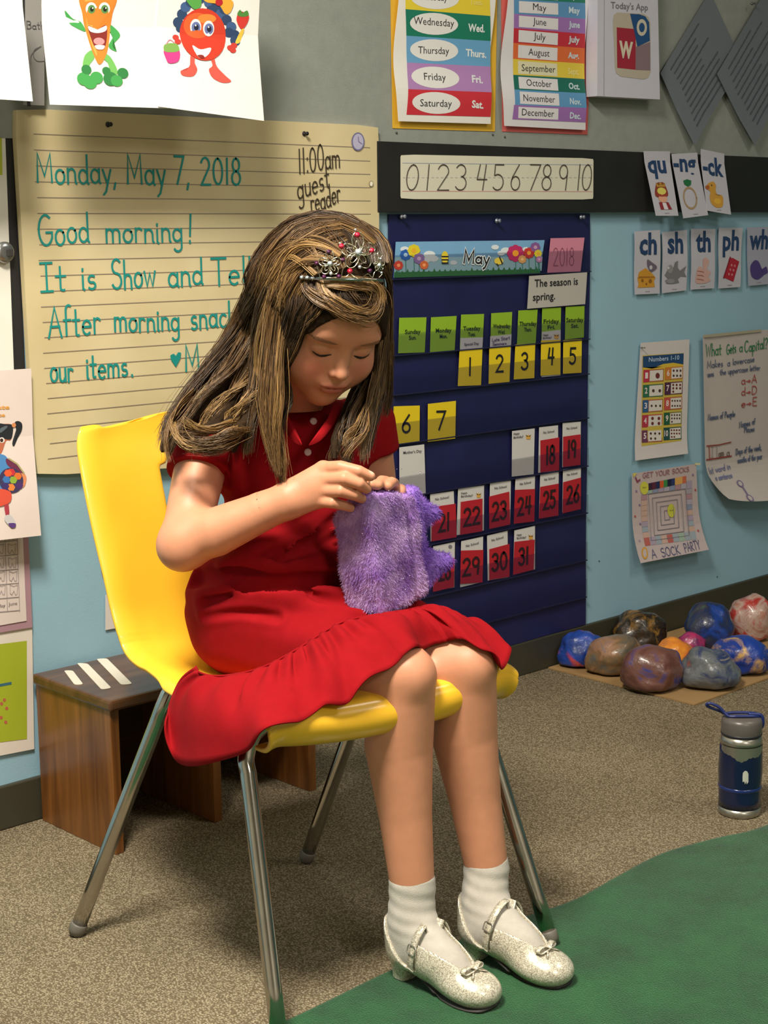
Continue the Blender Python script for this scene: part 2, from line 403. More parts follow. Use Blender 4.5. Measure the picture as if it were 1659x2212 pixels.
    def type(s, txt, p0, p1, h, color, layer=3, bold=0.0):
        a, e, up, L, hm = s.frame(p0, p1, h); V, F, W_ = typeset(txt, bold)
        s.add([a + e*(x/W_*L) + up*(y*hm) for x, y in V], F, color, layer)
    def done(s, name='printing'):
        if s.parts:
            V, F, MI = merge(s.parts); mesh(name, V, F, s.obj, s.mats, midx=MI)
        return s.obj
def pin(px, py, off, color='#C9C9C9', r=0.0045, parent=None, label=None, cat=None, name='pushpin'):
    """pushpin: spool shaped head standing out of the wall"""
    p = on_wall(px, py, off); V, F = lathe([(0.0006, -0.006), (0.0007, 0), (r, 0.0), (r*0.95, 0.0015), (r*0.5, 0.003), (r*0.45, 0.007), (r*0.8, 0.009), (r*0.7, 0.0105), (0.0005, 0.011)], 14)
    V = [np.array([v[0]+p[0], -off - v[2], v[1]+p[2]]) for v in V]
    o = mesh(name, V, F, parent, mat('pin_'+color.strip('#'), color, 0.3, metal=0.4), smooth=True)
    if label: tag(o, label, cat)
    return o
# ---------------------------------------------------------------- things on the wall
INK = '#26262A'; TEAL = '#138C86'
def crop(sc, ox, oy, sy=None):
    return lambda x, y: (ox + x*sc, oy + y*(sy or sc))
# black border strip left of the tablet, and the poster beyond it
S = Sheet('border_strip', 'narrow black vertical border strip left of the handwritten message tablet', 'border', [(9, 225), (29, 225), (55, 815), (31, 815)], '#1E1E20', off=0.004, n=2); S.done()
S = Sheet('poster', 'white glossy poster with a yellow-green edge at far left beside the black strip', 'poster', [(-120, 215), (9, 231), (30, 800), (-110, 812)], '#E9E6DC', off=0.006, n=6, rough=0.25)
S.quad([(-80, 262), (3, 272), (5, 378), (-80, 378)], '#B9C437')
S.done()
# silver magnet clip
p = on_wall(8, 545, 0.01)
mg = empty('magnet_clip', (p[0], -0.0075, p[2]), 'round silver magnetic clip on the white poster at the left edge', 'magnet')
V, F = lathe([(0.0005, 0), (0.017, 0), (0.0185, 0.002), (0.0185, 0.007), (0.016, 0.010), (0.008, 0.011), (0.0005, 0.011)], 28)
mesh('disc', [(v[0], -v[2], v[1]) for v in V], F, mg, mat('brushed_silver', '#B9BBBC', 0.25, metal=0.9), smooth=True)
box('clip_jaw', (0.001, -0.015, -0.007), (0.012, -0.0108, 0.006), mg, mat('dark_rubber', '#3A3836', 0.5), bevel=0.001)

# message tablet -------------------------------------------------
S = Sheet('message_tablet', 'large cream ruled tablet sheet with teal handwriting beginning Monday, May 7, 2018', 'chart tablet', [(31, 233), (819, 272), (819, 985), (78, 1028)], '#D9CBA0', off=0.019, thick=0.012, radius=0.012, n=14,
          material=mat('cream_tablet', '#DCCDA4', 0.32, col2='#CDBC90', scale=5, bump=0.05, bscale=60))
for k in range(22):
    z = 1.246 - 0.0272*k; x0 = 1.536 + random.uniform(-.003, .003); x1 = 2.340
    z0 = z; h = 0.00075
    S.quad([(x0, z+h), (x1, z-0.002+h), (x1, z-0.002-h), (x0, z-h)], '#8E8072', 1, n=1, px=False)
c = crop(.5063, 0, 230)
def W(txt, x0, y0, x1, y1, h, col=TEAL, wp=5.0, jit=.04): S.write(txt, c(x0, y0), c(x1, y1), h*.5063, col, wp, 3, jit)
W('Monday,', 155, 325, 500, 330, 125); W('May', 540, 330, 708, 334, 125); W('7,', 742, 332, 812, 334, 115); W('2018', 855, 334, 1030, 334, 112)
W('Good', 162, 590, 382, 582, 130); W('morning', 450, 582, 780, 578, 112); W('!', 800, 580, 824, 580, 118)
W('It', 172, 786, 284, 780, 122); W('is', 346, 778, 412, 774, 118); W('Show', 475, 777, 664, 768, 122); W('and', 716, 768, 866, 762, 118); W('Tell', 900, 762, 1075, 752, 118)
W('After', 205, 986, 430, 970, 128); W('morning', 486, 962, 766, 950, 112); W('snack', 812, 948, 1005, 935, 112)
W('our', 214, 1178, 312, 1168, 112); W('items', 366, 1160, 545, 1148, 108); W('.', 556, 1150, 570, 1150, 80)
W('M', 788, 1132, 852, 1126, 108)
S.poly([c(*q) for q in ((748, 1112), (727, 1080), (724, 1062), (738, 1054), (748, 1064), (758, 1048), (770, 1050), (768, 1074))], TEAL, 3)
W('11:00am', 1272, 285, 1450, 262, 104, '#3A2F22', 3.4); W('guest', 1268, 395, 1405, 345, 104, '#3A2F22', 3.4); W('reader', 1326, 458, 1452, 405, 96, '#3A2F22', 3.4)
# round clock-like sticker
S.ell((772, 306), 14, 20, '#6F6B95', 3); S.ell((772, 306), 11.5, 17, '#B7B3CE', 4); S.stroke([(772, 296), (773, 306), (780, 311)], 2, '#6F6B95', 5)
S.ell((800.5, 397), 4.6, 6.5, '#8E8260', 3); S.ell((800.5, 397), 3.2, 5, '#F2ECDA', 4)
for x, y, l in ((233, 269, 'left'), (657, 289, 'right')):
    pin(x, y, 0.019, '#2C2A30', 0.0052, label='dark pushpin in the %s upper part of the cream tablet' % l, cat='pushpin')
S.done('ruled_lines_and_writing')

# papers hanging in front of the wall at the top left (pinned above the frame, bottoms standing out)
zt = 1.62
def hang(z0, d): return lambda x, z: max(0.0, (z0 - z))*d
S = Sheet('paper_sheet', 'white paper sheet cut off by the left edge at the top', 'paper', [(-230, -120), (48, -110), (45.5, 222), (-230, 205)], '#EFEAE4', off=0.15, lift=hang(1.45, .22)); S.done()
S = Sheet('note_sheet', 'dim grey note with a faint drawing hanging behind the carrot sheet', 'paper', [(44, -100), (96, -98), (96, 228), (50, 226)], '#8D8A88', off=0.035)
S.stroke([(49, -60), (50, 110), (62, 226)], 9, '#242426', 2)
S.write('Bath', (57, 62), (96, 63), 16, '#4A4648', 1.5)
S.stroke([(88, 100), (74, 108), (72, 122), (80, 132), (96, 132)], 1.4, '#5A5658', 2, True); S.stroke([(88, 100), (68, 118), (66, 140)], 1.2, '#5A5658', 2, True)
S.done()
# carrot drawing
S = Sheet('carrot_picture', 'white sheet with a smiling carrot on broccoli feet', 'picture', [(91, -120), (352, -120), (346, 236), (88.5, 228)], '#F1ECE6', off=0.155, lift=hang(1.42, .20))
OR, OR2, GN, GN2 = '#F2802A', '#F9A24A', '#3E9A4B', '#2B7A3D'
c = crop(.5063, 0, 0)
def P(pts, col, l=2, sm=True): S.poly([c(*q) for q in pts], col, l, smooth=sm)
P([(275, 45), (310, 80), (345, 95), (360, 135), (320, 118), (290, 95)], GN); P([(470, 105), (508, 150), (470, 195), (485, 222), (452, 200), (480, 150), (462, 130)], GN)
P([(382, 215), (345, 240), (328, 300), (330, 330), (352, 325), (362, 280), (385, 250)], '#6DB25A'); P([(420, 225), (455, 245), (478, 300), (470, 325), (448, 315), (440, 270), (415, 245)], '#6DB25A')
P([(345, -20), (490, -20), (478, 60), (462, 150), (440, 230), (405, 278), (382, 230), (362, 140), (350, 60)], OR, 3); P([(360, -10), (400, -10), (390, 120), (398, 240), (378, 180)], OR2, 4)
for x, y, r in ((330, 340, 30), (385, 335, 28), (355, 355, 30), (445, 340, 32), (500, 315, 24), (470, 348, 26), (345, 300, 22), (430, 305, 18)): S.ell(c(x, y), r*.5, r*.48, GN2 if (x+y) % 2 else GN, 4)
for x in (387, 443):
    S.ell(c(x, 38), 12, 14, '#F4F4EE', 5); S.ell(c(x+1, 40), 8, 9.5, '#5C8A4A', 6); S.ell(c(x+2, 40), 4, 5, '#1D241A', 7); S.ell(c(x+5, 35), 1.5, 1.5, '#FFFFFF', 8)
S.ell(c(420, 92), 6, 6.5, '#D9501E', 5)
P([(372, 110), (410, 125), (450, 108), (448, 160), (430, 208), (395, 208), (378, 160)], '#7C2018', 5); P([(374, 112), (410, 128), (449, 110), (446, 132), (410, 142), (378, 134)], '#FAFAF4', 6)
S.ell(c(412, 178), 12, 8, '#E78C90', 6); P([(392, 196), (432, 196), (425, 212), (400, 212)], '#FAFAF4', 7)
S.done('printed_figure')
# tomato drawing
S = Sheet('tomato_picture', 'white sheet with a grinning red tomato wearing a blueberry wig', 'picture', [(352, -120), (566, -110), (548.5, 263), (322, 232)], '#F1EBE6', off=0.157, lift=hang(1.42, .20))
P([(800, 240), (795, 275), (775, 300), (750, 305), (757, 325), (800, 328), (822, 300), (815, 270), (818, 240)], '#D8574A', 2); P([(880, 235), (890, 280), (872, 300), (885, 335), (925, 356), (962, 350), (940, 325), (908, 285), (900, 240)], '#D8574A', 2)
for x, y in ((758, 95), (775, 60), (790, 30), (812, 10), (850, -5), (890, 10), (920, 30), (940, 60), (965, 85), (985, 115), (1000, 150), (1000, 175), (975, 140), (770, 120), (900, 45), (955, 40)): S.ell(c(x, y), 11, 11, '#2C4468' if (x+y) % 4 else '#3E5D8C', 3)
S.ell(c(862, 148), 50, 57, '#D23A22', 4); S.ell(c(840, 110), 30, 28, '#E8622E', 5); S.ell(c(880, 80), 20, 10, '#F08A3A', 5)
P([(795, -5), (850, -12), (855, 25), (830, 40), (805, 20)], '#58A24A', 5); P([(872, -10), (985, 0), (985, 45), (960, 60), (930, 20), (880, 10)], '#EDAA3A', 4); S.ell(c(932, 10), 8, 8, '#B8202A', 6)
for x, y in ((832, 115), (887, 122)):
    S.ell(c(x, y), 12, 17, '#F2F2F2', 6); S.ell(c(x+1, y+2), 9.5, 12, '#6B79B0', 7); S.ell(c(x+2, y+2), 5, 6.5, '#1C2038', 8); S.ell(c(x-1, y-6), 1.6, 2, '#FFFFFF', 9)
P([(812, 195), (845, 212), (890, 205), (878, 232), (850, 250), (828, 240)], '#FBFAF4', 6); P([(828, 238), (850, 236), (858, 248), (842, 250)], '#8A2620', 7)
P([(1012, 60), (1020, 48), (1058, 62), (1055, 95), (1030, 125), (1008, 90)], '#D2382E', 3); P([(1010, 62), (1022, 42), (1032, 55), (1052, 45), (1058, 66), (1030, 72)], '#4E8A3E', 4); P([(1030, 125), (1040, 130), (1020, 180), (1000, 185), (1010, 160)], '#E8C24A', 3)
for x, y in ((975, 205), (992, 195), (985, 215), (745, 160), (752, 178)): S.ell(c(x, y), 7, 6, '#C83A30', 3)
P([(690, 215), (752, 215), (745, 262), (705, 272), (692, 250)], '#E23C8A', 3); P([(695, 190), (745, 188), (750, 220), (692, 222)], '#7DA852', 4); S.stroke([c(700, 190), c(718, 170), c(738, 185)], 1.8, '#E58A9A', 4, True)
S.done('printed_figure')

# days of the week poster ---------------------------------------
wav = lambda x, z: 0.006*math.exp(-((z-1.36)/0.05)**2) + 0.002*math.sin((z-1.2)*22)
S = Sheet('poster_backing', 'yellow paper backing sheet behind the days of the week poster', 'paper', [(842, -120), (1076, -105), (1069, 284), (848, 277)], '#E6B437', off=0.0095, n=4, lift=lambda x, z: 0.0); S.done()
S = Sheet('days_poster', 'striped days of the week poster ending with Saturday on a red band', 'poster', [(855, -120), (1070, -105), (1058, 268), (859, 262)], '#ECE9E4', off=0.017, n=26, lift=wav,
          edge=lambda u, v: (0.010*math.sin(v*5.2+1.0)*(1-u*0.3), 0))
c4 = crop(.1929, 820, 0)
bands = [(-260, -250, '#E8D03A', '', ''), (-200, -120, '#E8D03A', 'Tuesday', 'Tues.'), (103, 180, '#157A62', 'Wednesday', 'Wed.'), (400, 460, '#6AA5D2', 'Thursday', 'Thurs.'), (700, 745, '#B385C0', 'Friday', 'Fri.'), (1000, 1035, '#CC2F3C', 'Saturday', 'Sat.')]
xl = lambda y: 275 + 32*math.sin(max(0, y)/1285*math.pi*0.9); xr = lambda y: 1222 + 22*math.sin(max(0, y)/1285*math.pi*0.95)
ends = bands[2:] + [(1285, 1310, '', '', '')]
for (a, b, col, t1, t2), (a2, b2, *_r) in zip(bands[1:], ends):
    S.quad([c4(xl(a), a), c4(xr(b), b), c4(xr(b2), b2), c4(xl(a2), a2)], col, 1)
for cx, cy in ((610, -18), (603, 268), (612, 562), (615, 868), (612, 1155)): S.ell(c4(cx, cy), 52, 23.5, '#E9E7E6', 2, rot=3)
def T(c, txt, x0, y0, x1, y1, h, col, bold=0.0, sc=.1929): S.type(txt, c(x0, y0), c(x1, y1), h*sc, col, 3, bold)
T(c4, 'Tuesday', 445, -2, 750, 12, 85, INK); T(c4, 'Wednesday', 375, 270, 826, 302, 88, INK); T(c4, 'Thursday', 433, 598, 778, 608, 85, INK); T(c4, 'Friday', 488, 895, 732, 905, 85, INK); T(c4, 'Saturday', 432, 1192, 786, 1200, 85, INK)
T(c4, 'Tues.', 1000, 50, 1145, 62, 70, '#F1E48C'); WH = '#E6ECEC'
T(c4, 'Wed.', 985, 350, 1170, 362, 88, WH, .03); T(c4, 'Thurs.', 965, 626, 1195, 648, 82, WH, .03); T(c4, 'Fri.', 1025, 922, 1145, 934, 84, WH, .03); T(c4, 'Sat.', 1010, 1205, 1140, 1218, 84, WH, .03)
S.done()
# months poster
S = Sheet('poster_backing', 'coral red paper backing sheet behind the months poster', 'paper', [(1082, -120), (1282, -105), (1269, 291), (1085, 284)], '#DC6A66', off=0.0095, n=4, lift=lambda x, z: 0.0); S.done()
S = Sheet('months_poster', 'striped months of the year poster ending with December on a purple band', 'poster', [(1094, -120), (1268, -105), (1263, 281), (1088, 272)], '#DFDCE2', off=0.017, n=26, lift=wav,
          edge=lambda u, v: (0.012*math.sin(v*5.2+1.0)*(1-u*0.4), 0))
c5 = crop(.22905, 1060, 0)
mo = [('April', 'Apr.', -150, -110, '#1D7A62'), ('May', 'May', -8, 30, '#5B92C2'), ('June', 'June', 130, 180, '#9B6FB4'), ('July', 'July', 265, 320, '#BF2A3A'), ('August', 'Aug.', 405, 455, '#DA6A35'), ('September', 'Sept.', 555, 600, '#DEC542'),
      ('October', 'Oct.', 705, 745, '#156A5C'), ('November', 'Nov.', 845, 880, '#5E97C6'), ('December', 'Dec.', 990, 1020, '#9A6CB0'), ('', '', 1125, 1155, '')]
bx = {'May': (390, 515), 'June': (390, 515), 'July': (400, 512), 'August': (355, 553), 'September': (292, 610), 'October': (330, 568), 'November': (290, 588), 'December': (276, 578), 'April': (380, 520)}
for (n1, n2, a, b, col), (_a, _b, a2, b2, _c) in zip(mo, mo[1:]):
    sx = -22 if n1 == 'December' else 0
    S.quad([c5(212+sx*.5, a), c5(884, b), c5(886+sx*.3, b2), c5(212+sx, a2)], col, 1)
    S.quad([c5(258+sx*.7, a+18), c5(628+sx*.4, a+18+(b-a)*.6), c5(628+sx*.4, a2+(b-a)*.6-12), c5(258+sx*.7, a2-10)], '#DEDBE0' if n1 != 'September' else '#DDD8B8', 2, n=3)
    x0, x1 = bx[n1]; yb = a2 - 36
    S.type(n1, c5(x0, yb), c5(x1, yb+16), 68*.22905, '#25262C', 3, 0.0)
    S.type(n2, c5(728, yb+28), c5(832, yb+36), 60*.22905, '#C9DCE6' if n1 != 'September' else '#E9DC86', 3, .03)
S.done()
# stack of app cards
S = Sheet('app_card_stack', 'thick stack of white cards headed Today\'s App with a red and blue emblem', 'card stack', [(1291, -60), (1420, -55), (1425.5, 215), (1290, 207.5)], '#C9C8D6', off=0.047, thick=0.034, n=6)
S.type("Today's App", c5(1130, 78), c5(1480, 100), 15, '#77757F', 2, .01)
S.quad([c5(1068, -100), c5(1071, -100), c5(1068, 905), c5(1064, 905)], '#9A99A6', 2, n=1)
def rr(pts, col, l): S.poly([c5(*q) for q in pts], col, l)
rr([(1190, 118), (1440, 130), (1485, 160), (1503, 220), (1505, 680), (1480, 735), (1440, 748), (1225, 722), (1180, 690), (1170, 640), (1150, 200), (1160, 140)], '#B8AF9E', 2)
S.quad([c5(1185, 258), c5(1365, 275), c5(1362, 658), c5(1190, 640)], '#9E2338', 3); rr([(1365, 440), (1385, 440), (1500, 395), (1502, 665), (1363, 660)], '#857078', 3)
rr([(1310, 130), (1400, 135), (1455, 155), (1490, 210), (1497, 385), (1380, 442), (1350, 300)], '#1F4C80', 4)
for r1, cl, l in ((48, '#C9C2B0', 5), (27, '#1F4C80', 6)): S.ell(c5(1420, 260), r1*.229, r1*1.65*.229, cl, l)
S.type('W', c5(1205, 535), c5(1335, 548), 35, '#D3C9B4', 5, .05)
S.done()
# two tilted note sheets, upper right
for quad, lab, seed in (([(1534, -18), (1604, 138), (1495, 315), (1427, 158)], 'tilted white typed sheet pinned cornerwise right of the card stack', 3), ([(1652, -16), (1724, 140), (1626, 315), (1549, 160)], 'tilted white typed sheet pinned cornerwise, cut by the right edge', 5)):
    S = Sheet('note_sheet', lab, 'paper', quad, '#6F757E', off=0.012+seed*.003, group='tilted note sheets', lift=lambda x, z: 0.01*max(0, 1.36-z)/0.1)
    random.seed(seed)
    for k in range(11):
        v0 = 0.10 + k*0.074; u = 0.12; L0 = []
        # lines run parallel to the upper left edge
        a = S.uv(0.16+0.07*k if k else .12, 0.06); 
        uu = 0.10 + k*0.078
        s0, s1 = 0.88 - random.uniform(0, .06), 0.12 + random.uniform(0, .35)
        t = s0
        while t > s1:
            t2 = t - random.uniform(.03, .1)
            A, B = S.uv(uu, t), S.uv(uu, max(t2, s1)); 
            v, f = ribbon([A, (A+B)/2+np.array([random.uniform(-.0012, .0012), 0]), B], 0.0042)
            if f: S.add(v, f, '#4E545C', 2)
            t = t2 - .018
    S.done()
random.seed(21)
pin(1624, 8, 0.03, '#55575A', 0.004, label='small pin at the top of the second tilted sheet', cat='pushpin')
# wall tacks
for i, (x, y, l) in enumerate(((856, 287, 'just below the left corner of the yellow backing sheet'), (1064, 291, 'just below the right corner of the yellow backing sheet'), (1090, 296, 'just below the left corner of the coral backing sheet'))):
    V, F = lathe([(.0005, 0), (.0026, 0), (.0022, .002), (.0005, .0026)], 10); p = on_wall(x, y, .008)
    tag(mesh('tack', [(v[0]+p[0], -.008-v[2], v[1]+p[2]) for v in V], F, None, mat('tack_metal', '#5E5E5C', .4, metal=.6), smooth=True), 'tiny metal tack ' + l, 'tack')

# number strip ---------------------------------------------------
S = Sheet('number_strip', 'cream desk strip with handwritten numerals 0 to 10 on the black border', 'number strip', [(865.5, 333.5), (1282, 342), (1281.5, 431), (865.5, 430)], '#DCD8C4', off=0.0235, n=16, radius=0.006, rough=0.3)
c2 = crop(.5057, 820, 0)
for y0, y1, col in ((695, 703, '#A9B0C0'), (815, 817, '#D6A2A0')):
    S.quad([c2(96, y0), c2(908, y1), c2(908, y1+2.5), c2(96, y0+2.5)], col, 1, n=1)
for k in range(40): S.quad([c2(98+k*20.3, 757), c2(109+k*20.3, 757.5), c2(109+k*20.3, 759.5), c2(98+k*20.3, 759)], '#BDB9C4', 1, n=1)
for ch, x0, x1 in (('0', 112, 168), ('1', 200, 216), ('2', 248, 302), ('3', 326, 376), ('4', 411, 462), ('5', 485, 535), ('6', 562, 606), ('7', 636, 682), ('8', 696, 738), ('9', 768, 808), ('1', 846, 858), ('0', 864, 906)):
    S.write(ch, c2(x0-8, 812), c2(x1-2, 812), 109*.5057, '#4A4038', 2.6, 3, 0, slant=.10 if ch in '0147' else .04)
S.done('ruled_lines_and_numerals')

# letter cards ---------------------------------------------------
c6 = crop(.2285, 1280, 300)
NV = '#203C66'
def card(txt, q, wq, hh, lab, lift=None, off=.026, col='#BDBBC6', draw=None):
    global S
    S = Sheet('letter_card', lab, 'letter card', [c6(*p) for p in q], col, off=off, lift=lift, group='letter sound picture cards', n=6)
    S.type(txt, c6(*wq[0]), c6(*wq[1]), hh*.2285, NV, 3, .03)
    if draw: draw()
    xb = (q[3][0]+q[2][0])/2; yb = (q[3][1]+q[2][1])/2
    S.stroke([c6(xb-20, yb-24), c6(xb+20, yb-26)], 1.6, '#9A98A0', 2)
    S.done('printing')
def E6(x, y, rx, ry, col, l=3, rot=0): S.ell(c6(x, y), rx*.2285, ry*.2285, col, l, n=18, rot=rot)
def P6(pts, col, l=3, sm=True): S.poly([c6(*q) for q in pts], col, l, smooth=sm)
def d_queen():
    P6([(560, 430), (600, 412), (640, 425), (655, 540), (540, 545)], '#8A3A2A'); E6(602, 495, 42, 34, '#D8CE62', 4); P6([(545, 530), (572, 520), (602, 530), (632, 520), (652, 535), (630, 545), (575, 545)], '#9C3A2C', 5)
    E6(602, 565, 40, 38, '#DDA488', 4); P6([(560, 600), (650, 600), (675, 668), (568, 670)], '#8A2830', 3, False); P6([(590, 605), (625, 605), (640, 668), (600, 668)], '#D9D4DC', 4, False); P6([(560, 415), (580, 440), (600, 410), (625, 438), (645, 418), (640, 455), (562, 455)], '#B88A3A', 5, False)
def d_ring():
    P6([(830, 395), (868, 382), (905, 395), (898, 435), (868, 452), (835, 430)], '#1F6B3C', 4, False)
    pts = [(875+60*math.cos(a), 560+98*math.sin(a)) for a in np.linspace(0, 2*math.pi, 30)]
    S.stroke([c6(*p) for p in pts], 4.4, '#A88A66', 3)
def d_duck():
    P6([(1065, 420), (1110, 405), (1132, 440), (1122, 490), (1140, 540), (1175, 535), (1182, 575), (1165, 640), (1110, 650), (1065, 610), (1058, 550), (1070, 500), (1030, 465), (1045, 440)], '#C8953A', 3); P6([(1028, 450), (1062, 440), (1065, 470), (1040, 478)], '#A85A2A', 4); E6(1125, 590, 34, 26, '#DBAA3C', 4); E6(1090, 440, 6, 8, '#3A2A1A', 5)
card('qu', [(483, 115), (732, 118), (728, 728), (515, 728)], [(508, 318), (680, 318)], 175, 'white card qu with a crowned queen on the black border', lambda x, z: .028*max(0, 1.24-z)/.14, draw=d_queen)
card('-ng', [(747, 142), (990, 130), (1028, 722), (790, 752)], [(755, 300), (968, 310)], 175, 'white card -ng with a green stone ring on the black border', lambda x, z: .022*max(0, 1.24-z)/.14, off=.028, draw=d_ring)
card('-ck', [(1025, 95), (1245, 140), (1240, 718), (1018, 680)], [(1030, 330), (1218, 355)], 175, 'white card -ck with a yellow duck on the black border', lambda x, z: .024*max(0, 1.24-z)/.14, off=.027, draw=d_duck)
def d_cheese():
    P6([(425, 1320), (440, 1260), (500, 1220), (560, 1270), (595, 1310), (580, 1345), (590, 1400), (425, 1408), (435, 1370)], '#C8902C', 3, False); P6([(440, 1300), (580, 1300), (590, 1312), (430, 1318)], '#A06A20', 4, False)
    for x, y, r in ((470, 1340, 13), (545, 1345, 16), (508, 1372, 9)): E6(x, y, r, r*1.3, '#8A5A1C', 5)
    P6([(515, 1140), (560, 1170), (600, 1200), (598, 1230), (560, 1258), (540, 1250), (515, 1200)], '#6A6070', 4); E6(548, 1215, 14, 20, '#C8C4CC', 5)
def d_shark():
    P6([(680, 1290), (700, 1250), (760, 1215), (775, 1165), (802, 1152), (800, 1215), (830, 1260), (880, 1200), (862, 1260), (885, 1305), (830, 1300), (800, 1330), (820, 1360), (760, 1372), (700, 1370), (685, 1340), (720, 1330)], '#77767A', 3, False); E6(730, 1230, 26, 40, '#8F8E92', 4); E6(712, 1220, 10, 12, '#D0D0D2', 5); E6(735, 1345, 40, 22, '#8C8B8E', 5)
def d_thumb():
    P6([(1035, 1240), (1040, 1140), (1075, 1125), (1095, 1160), (1075, 1230), (1110, 1260), (1090, 1310), (1110, 1340), (1050, 1365), (975, 1360), (975, 1290), (990, 1215), (1020, 1210)], '#C9A39C', 3)
    for k in range(3): S.stroke([c6(985, 1250+k*38), c6(1030, 1255+k*38), c6(1045, 1262+k*38)], 1.6, '#9C5A48', 4)
def d_phone():
    P6([(1290, 1130), (1325, 1125), (1385, 1160), (1325, 1350), (1235, 1310)], '#A81F30', 3, False)
    for k in range(3):
        for j in range(2): E6(1340-k*14-j*30, 1200+k*42-j*6, 8, 12, '#C98088', 4)
    S.stroke([c6(1300, 1125), c6(1235, 1310)], 5, '#86172A', 4)
def d_whale():
    P6([(1490, 1210), (1530, 1150), (1570, 1160), (1600, 1230), (1615, 1260), (1640, 1205), (1655, 1262), (1620, 1285), (1590, 1310), (1550, 1330), (1500, 1300)], '#4A3A78', 3)
blue = lambda x, z: .0012*math.sin(z*40+x*9)
card('ch', [(395, 875), (640, 860), (638, 1462), (400, 1472)], [(437, 1090), (600, 1085)], 210, 'white card ch with a cheese and mouse on the blue wall', blue, off=.009, draw=d_cheese)
card('sh', [(660, 882), (898, 860), (890, 1432), (660, 1460)], [(705, 1078), (852, 1075)], 205, 'white card sh with a grey shark on the blue wall', blue, off=.009, draw=d_shark)
card('th', [(935, 850), (1162, 852), (1150, 1412), (930, 1426)], [(975, 1063), (1115, 1062)], 200, 'white card th with a pale thumbs up hand on the blue wall', blue, off=.009, draw=d_thumb)
card('ph', [(1195, 840), (1417, 840), (1395, 1400), (1190, 1415)], [(1230, 1050), (1382, 1048)], 195, 'white card ph with a dark red telephone on the blue wall', blue, off=.009, draw=d_phone)
card('wh', [(1463, 835), (1690, 832), (1672, 1372), (1470, 1390)], [(1480, 1040), (1652, 1035)], 190, 'white card wh with a purple whale at the right edge', blue, off=.009, col='#A5A6B8', draw=d_whale)

# calendar pocket chart ------------------------------------------
ca, cb = crop(.28933, 820, 440), crop(.28937, 820, 900)
S = Sheet('calendar_chart', 'tall navy blue calendar pocket chart hanging on the blue wall', 'pocket chart', [(840, 463), (1275, 461), (1264, 1349), (836, 1470)], '#1A1C4A', off=0.006, thick=0.004, n=20, rough=0.55, lift=lambda x, z: .0012*math.sin(x*23)*math.sin(z*9),
          edge=lambda u, v: (.0015*math.sin(v*14)*(1 if u in (0, 1) else 0), 0), material=mat('navy_nylon', '#191C4C', 0.5, noise=.12, scale=14, bump=.12, bscale=90))
chart = S; S.done()
def zrow(px, py): return on_wall(px, py, .007)[2]
xl_, xr_ = chart.q[0][0]+.004, chart.q[1][0]-.004
mp = bpy.data.materials.new('clear_pocket_vinyl'); mp.use_nodes = True
bsdf = mp.node_tree.nodes['Principled BSDF']; bsdf.inputs['Base Color'].default_value = lin('#20224A'); bsdf.inputs['Roughness'].default_value = .22; bsdf.inputs['Alpha'].default_value = .16
# rows: bottom of the cards and height of the clear pocket
rows = [zrow(*ca(150, 548)) , zrow(861, 763), zrow(990, 834), zrow(850, 956), zrow(*cb(988, 448)), zrow(930, 1171), zrow(994, 1268)]
rows += [rows[-1]-.095]
for i, z in enumerate(rows):
    h = .046 if i else .05
    zz = z - .003
    o = box('pocket', (xl_, -.0155, zz), (xr_, -.0150, zz+h), chart.obj, mp)
    box('pocket_seam', (xl_, -.0158, zz-.0022), (xr_, -.0060, zz), chart.obj, mat('navy_binding', '#14163C', .6))
for x, y in ((868, 468), (1073, 477), (1255, 469)):
    pin(x, y, .012, '#8C93A0', .0058, parent=chart.obj, name='pushpin')
# cards in the pockets
def pc(cr, q, col, lab, group, off, name='calendar_card', cat='card'):
    global S
    S = Sheet(name, lab, cat, [cr(*p) for p in q], col, off=off, group=group, n=3, rough=.5); return S
S = pc(ca, [(122, 285), (1232, 272), (1195, 520), (105, 553)], '#7FB2DC', 'May title card with sky, bees and flowers in the calendar top row', None, .0135, 'month_card')
P4 = lambda pts, col, l=2, sm=True: S.poly([ca(*q) for q in pts], col, l, smooth=sm)
E4 = lambda x, y, rx, ry, col, l=2: S.ell(ca(x, y), rx*.2893, ry*.2893, col, l, n=16)
S.quad([ca(115, 400), ca(1215, 395), ca(1208, 500), ca(106, 530)], '#A7CFE0', 1)
S.quad([ca(107, 512), ca(1199, 488), ca(1195, 520), ca(105, 553)], '#3B7F3C', 2)
for k in range(27):
    x = 115+k*40; y = 516-k*.9; P4([(x, y), (x+12, y-random.uniform(12, 30)), (x+24, y)], '#3B7F3C', 2, False)
for x, y, r in ((185, 340, 30), (370, 380, 40), (400, 410, 34), (345, 420, 30), (550, 440, 24), (860, 325, 26), (940, 350, 34), (905, 370, 26), (1090, 340, 24)): E4(x, y, r*1.1, r*.7, '#E6EEF4', 2)
def flower(x, y, r, col, cen, stem=None):
    S.stroke([ca(x, y), ca(x+4, 505)], 1.8, '#2F8A6A', 3)
    for k in range(8):
        a = k*math.pi/4; E4(x+r*.62*math.cos(a), y+r*.62*math.sin(a), r*.42, r*.42, col, 4)
    E4(x, y, r*.38, r*.38, cen, 5)
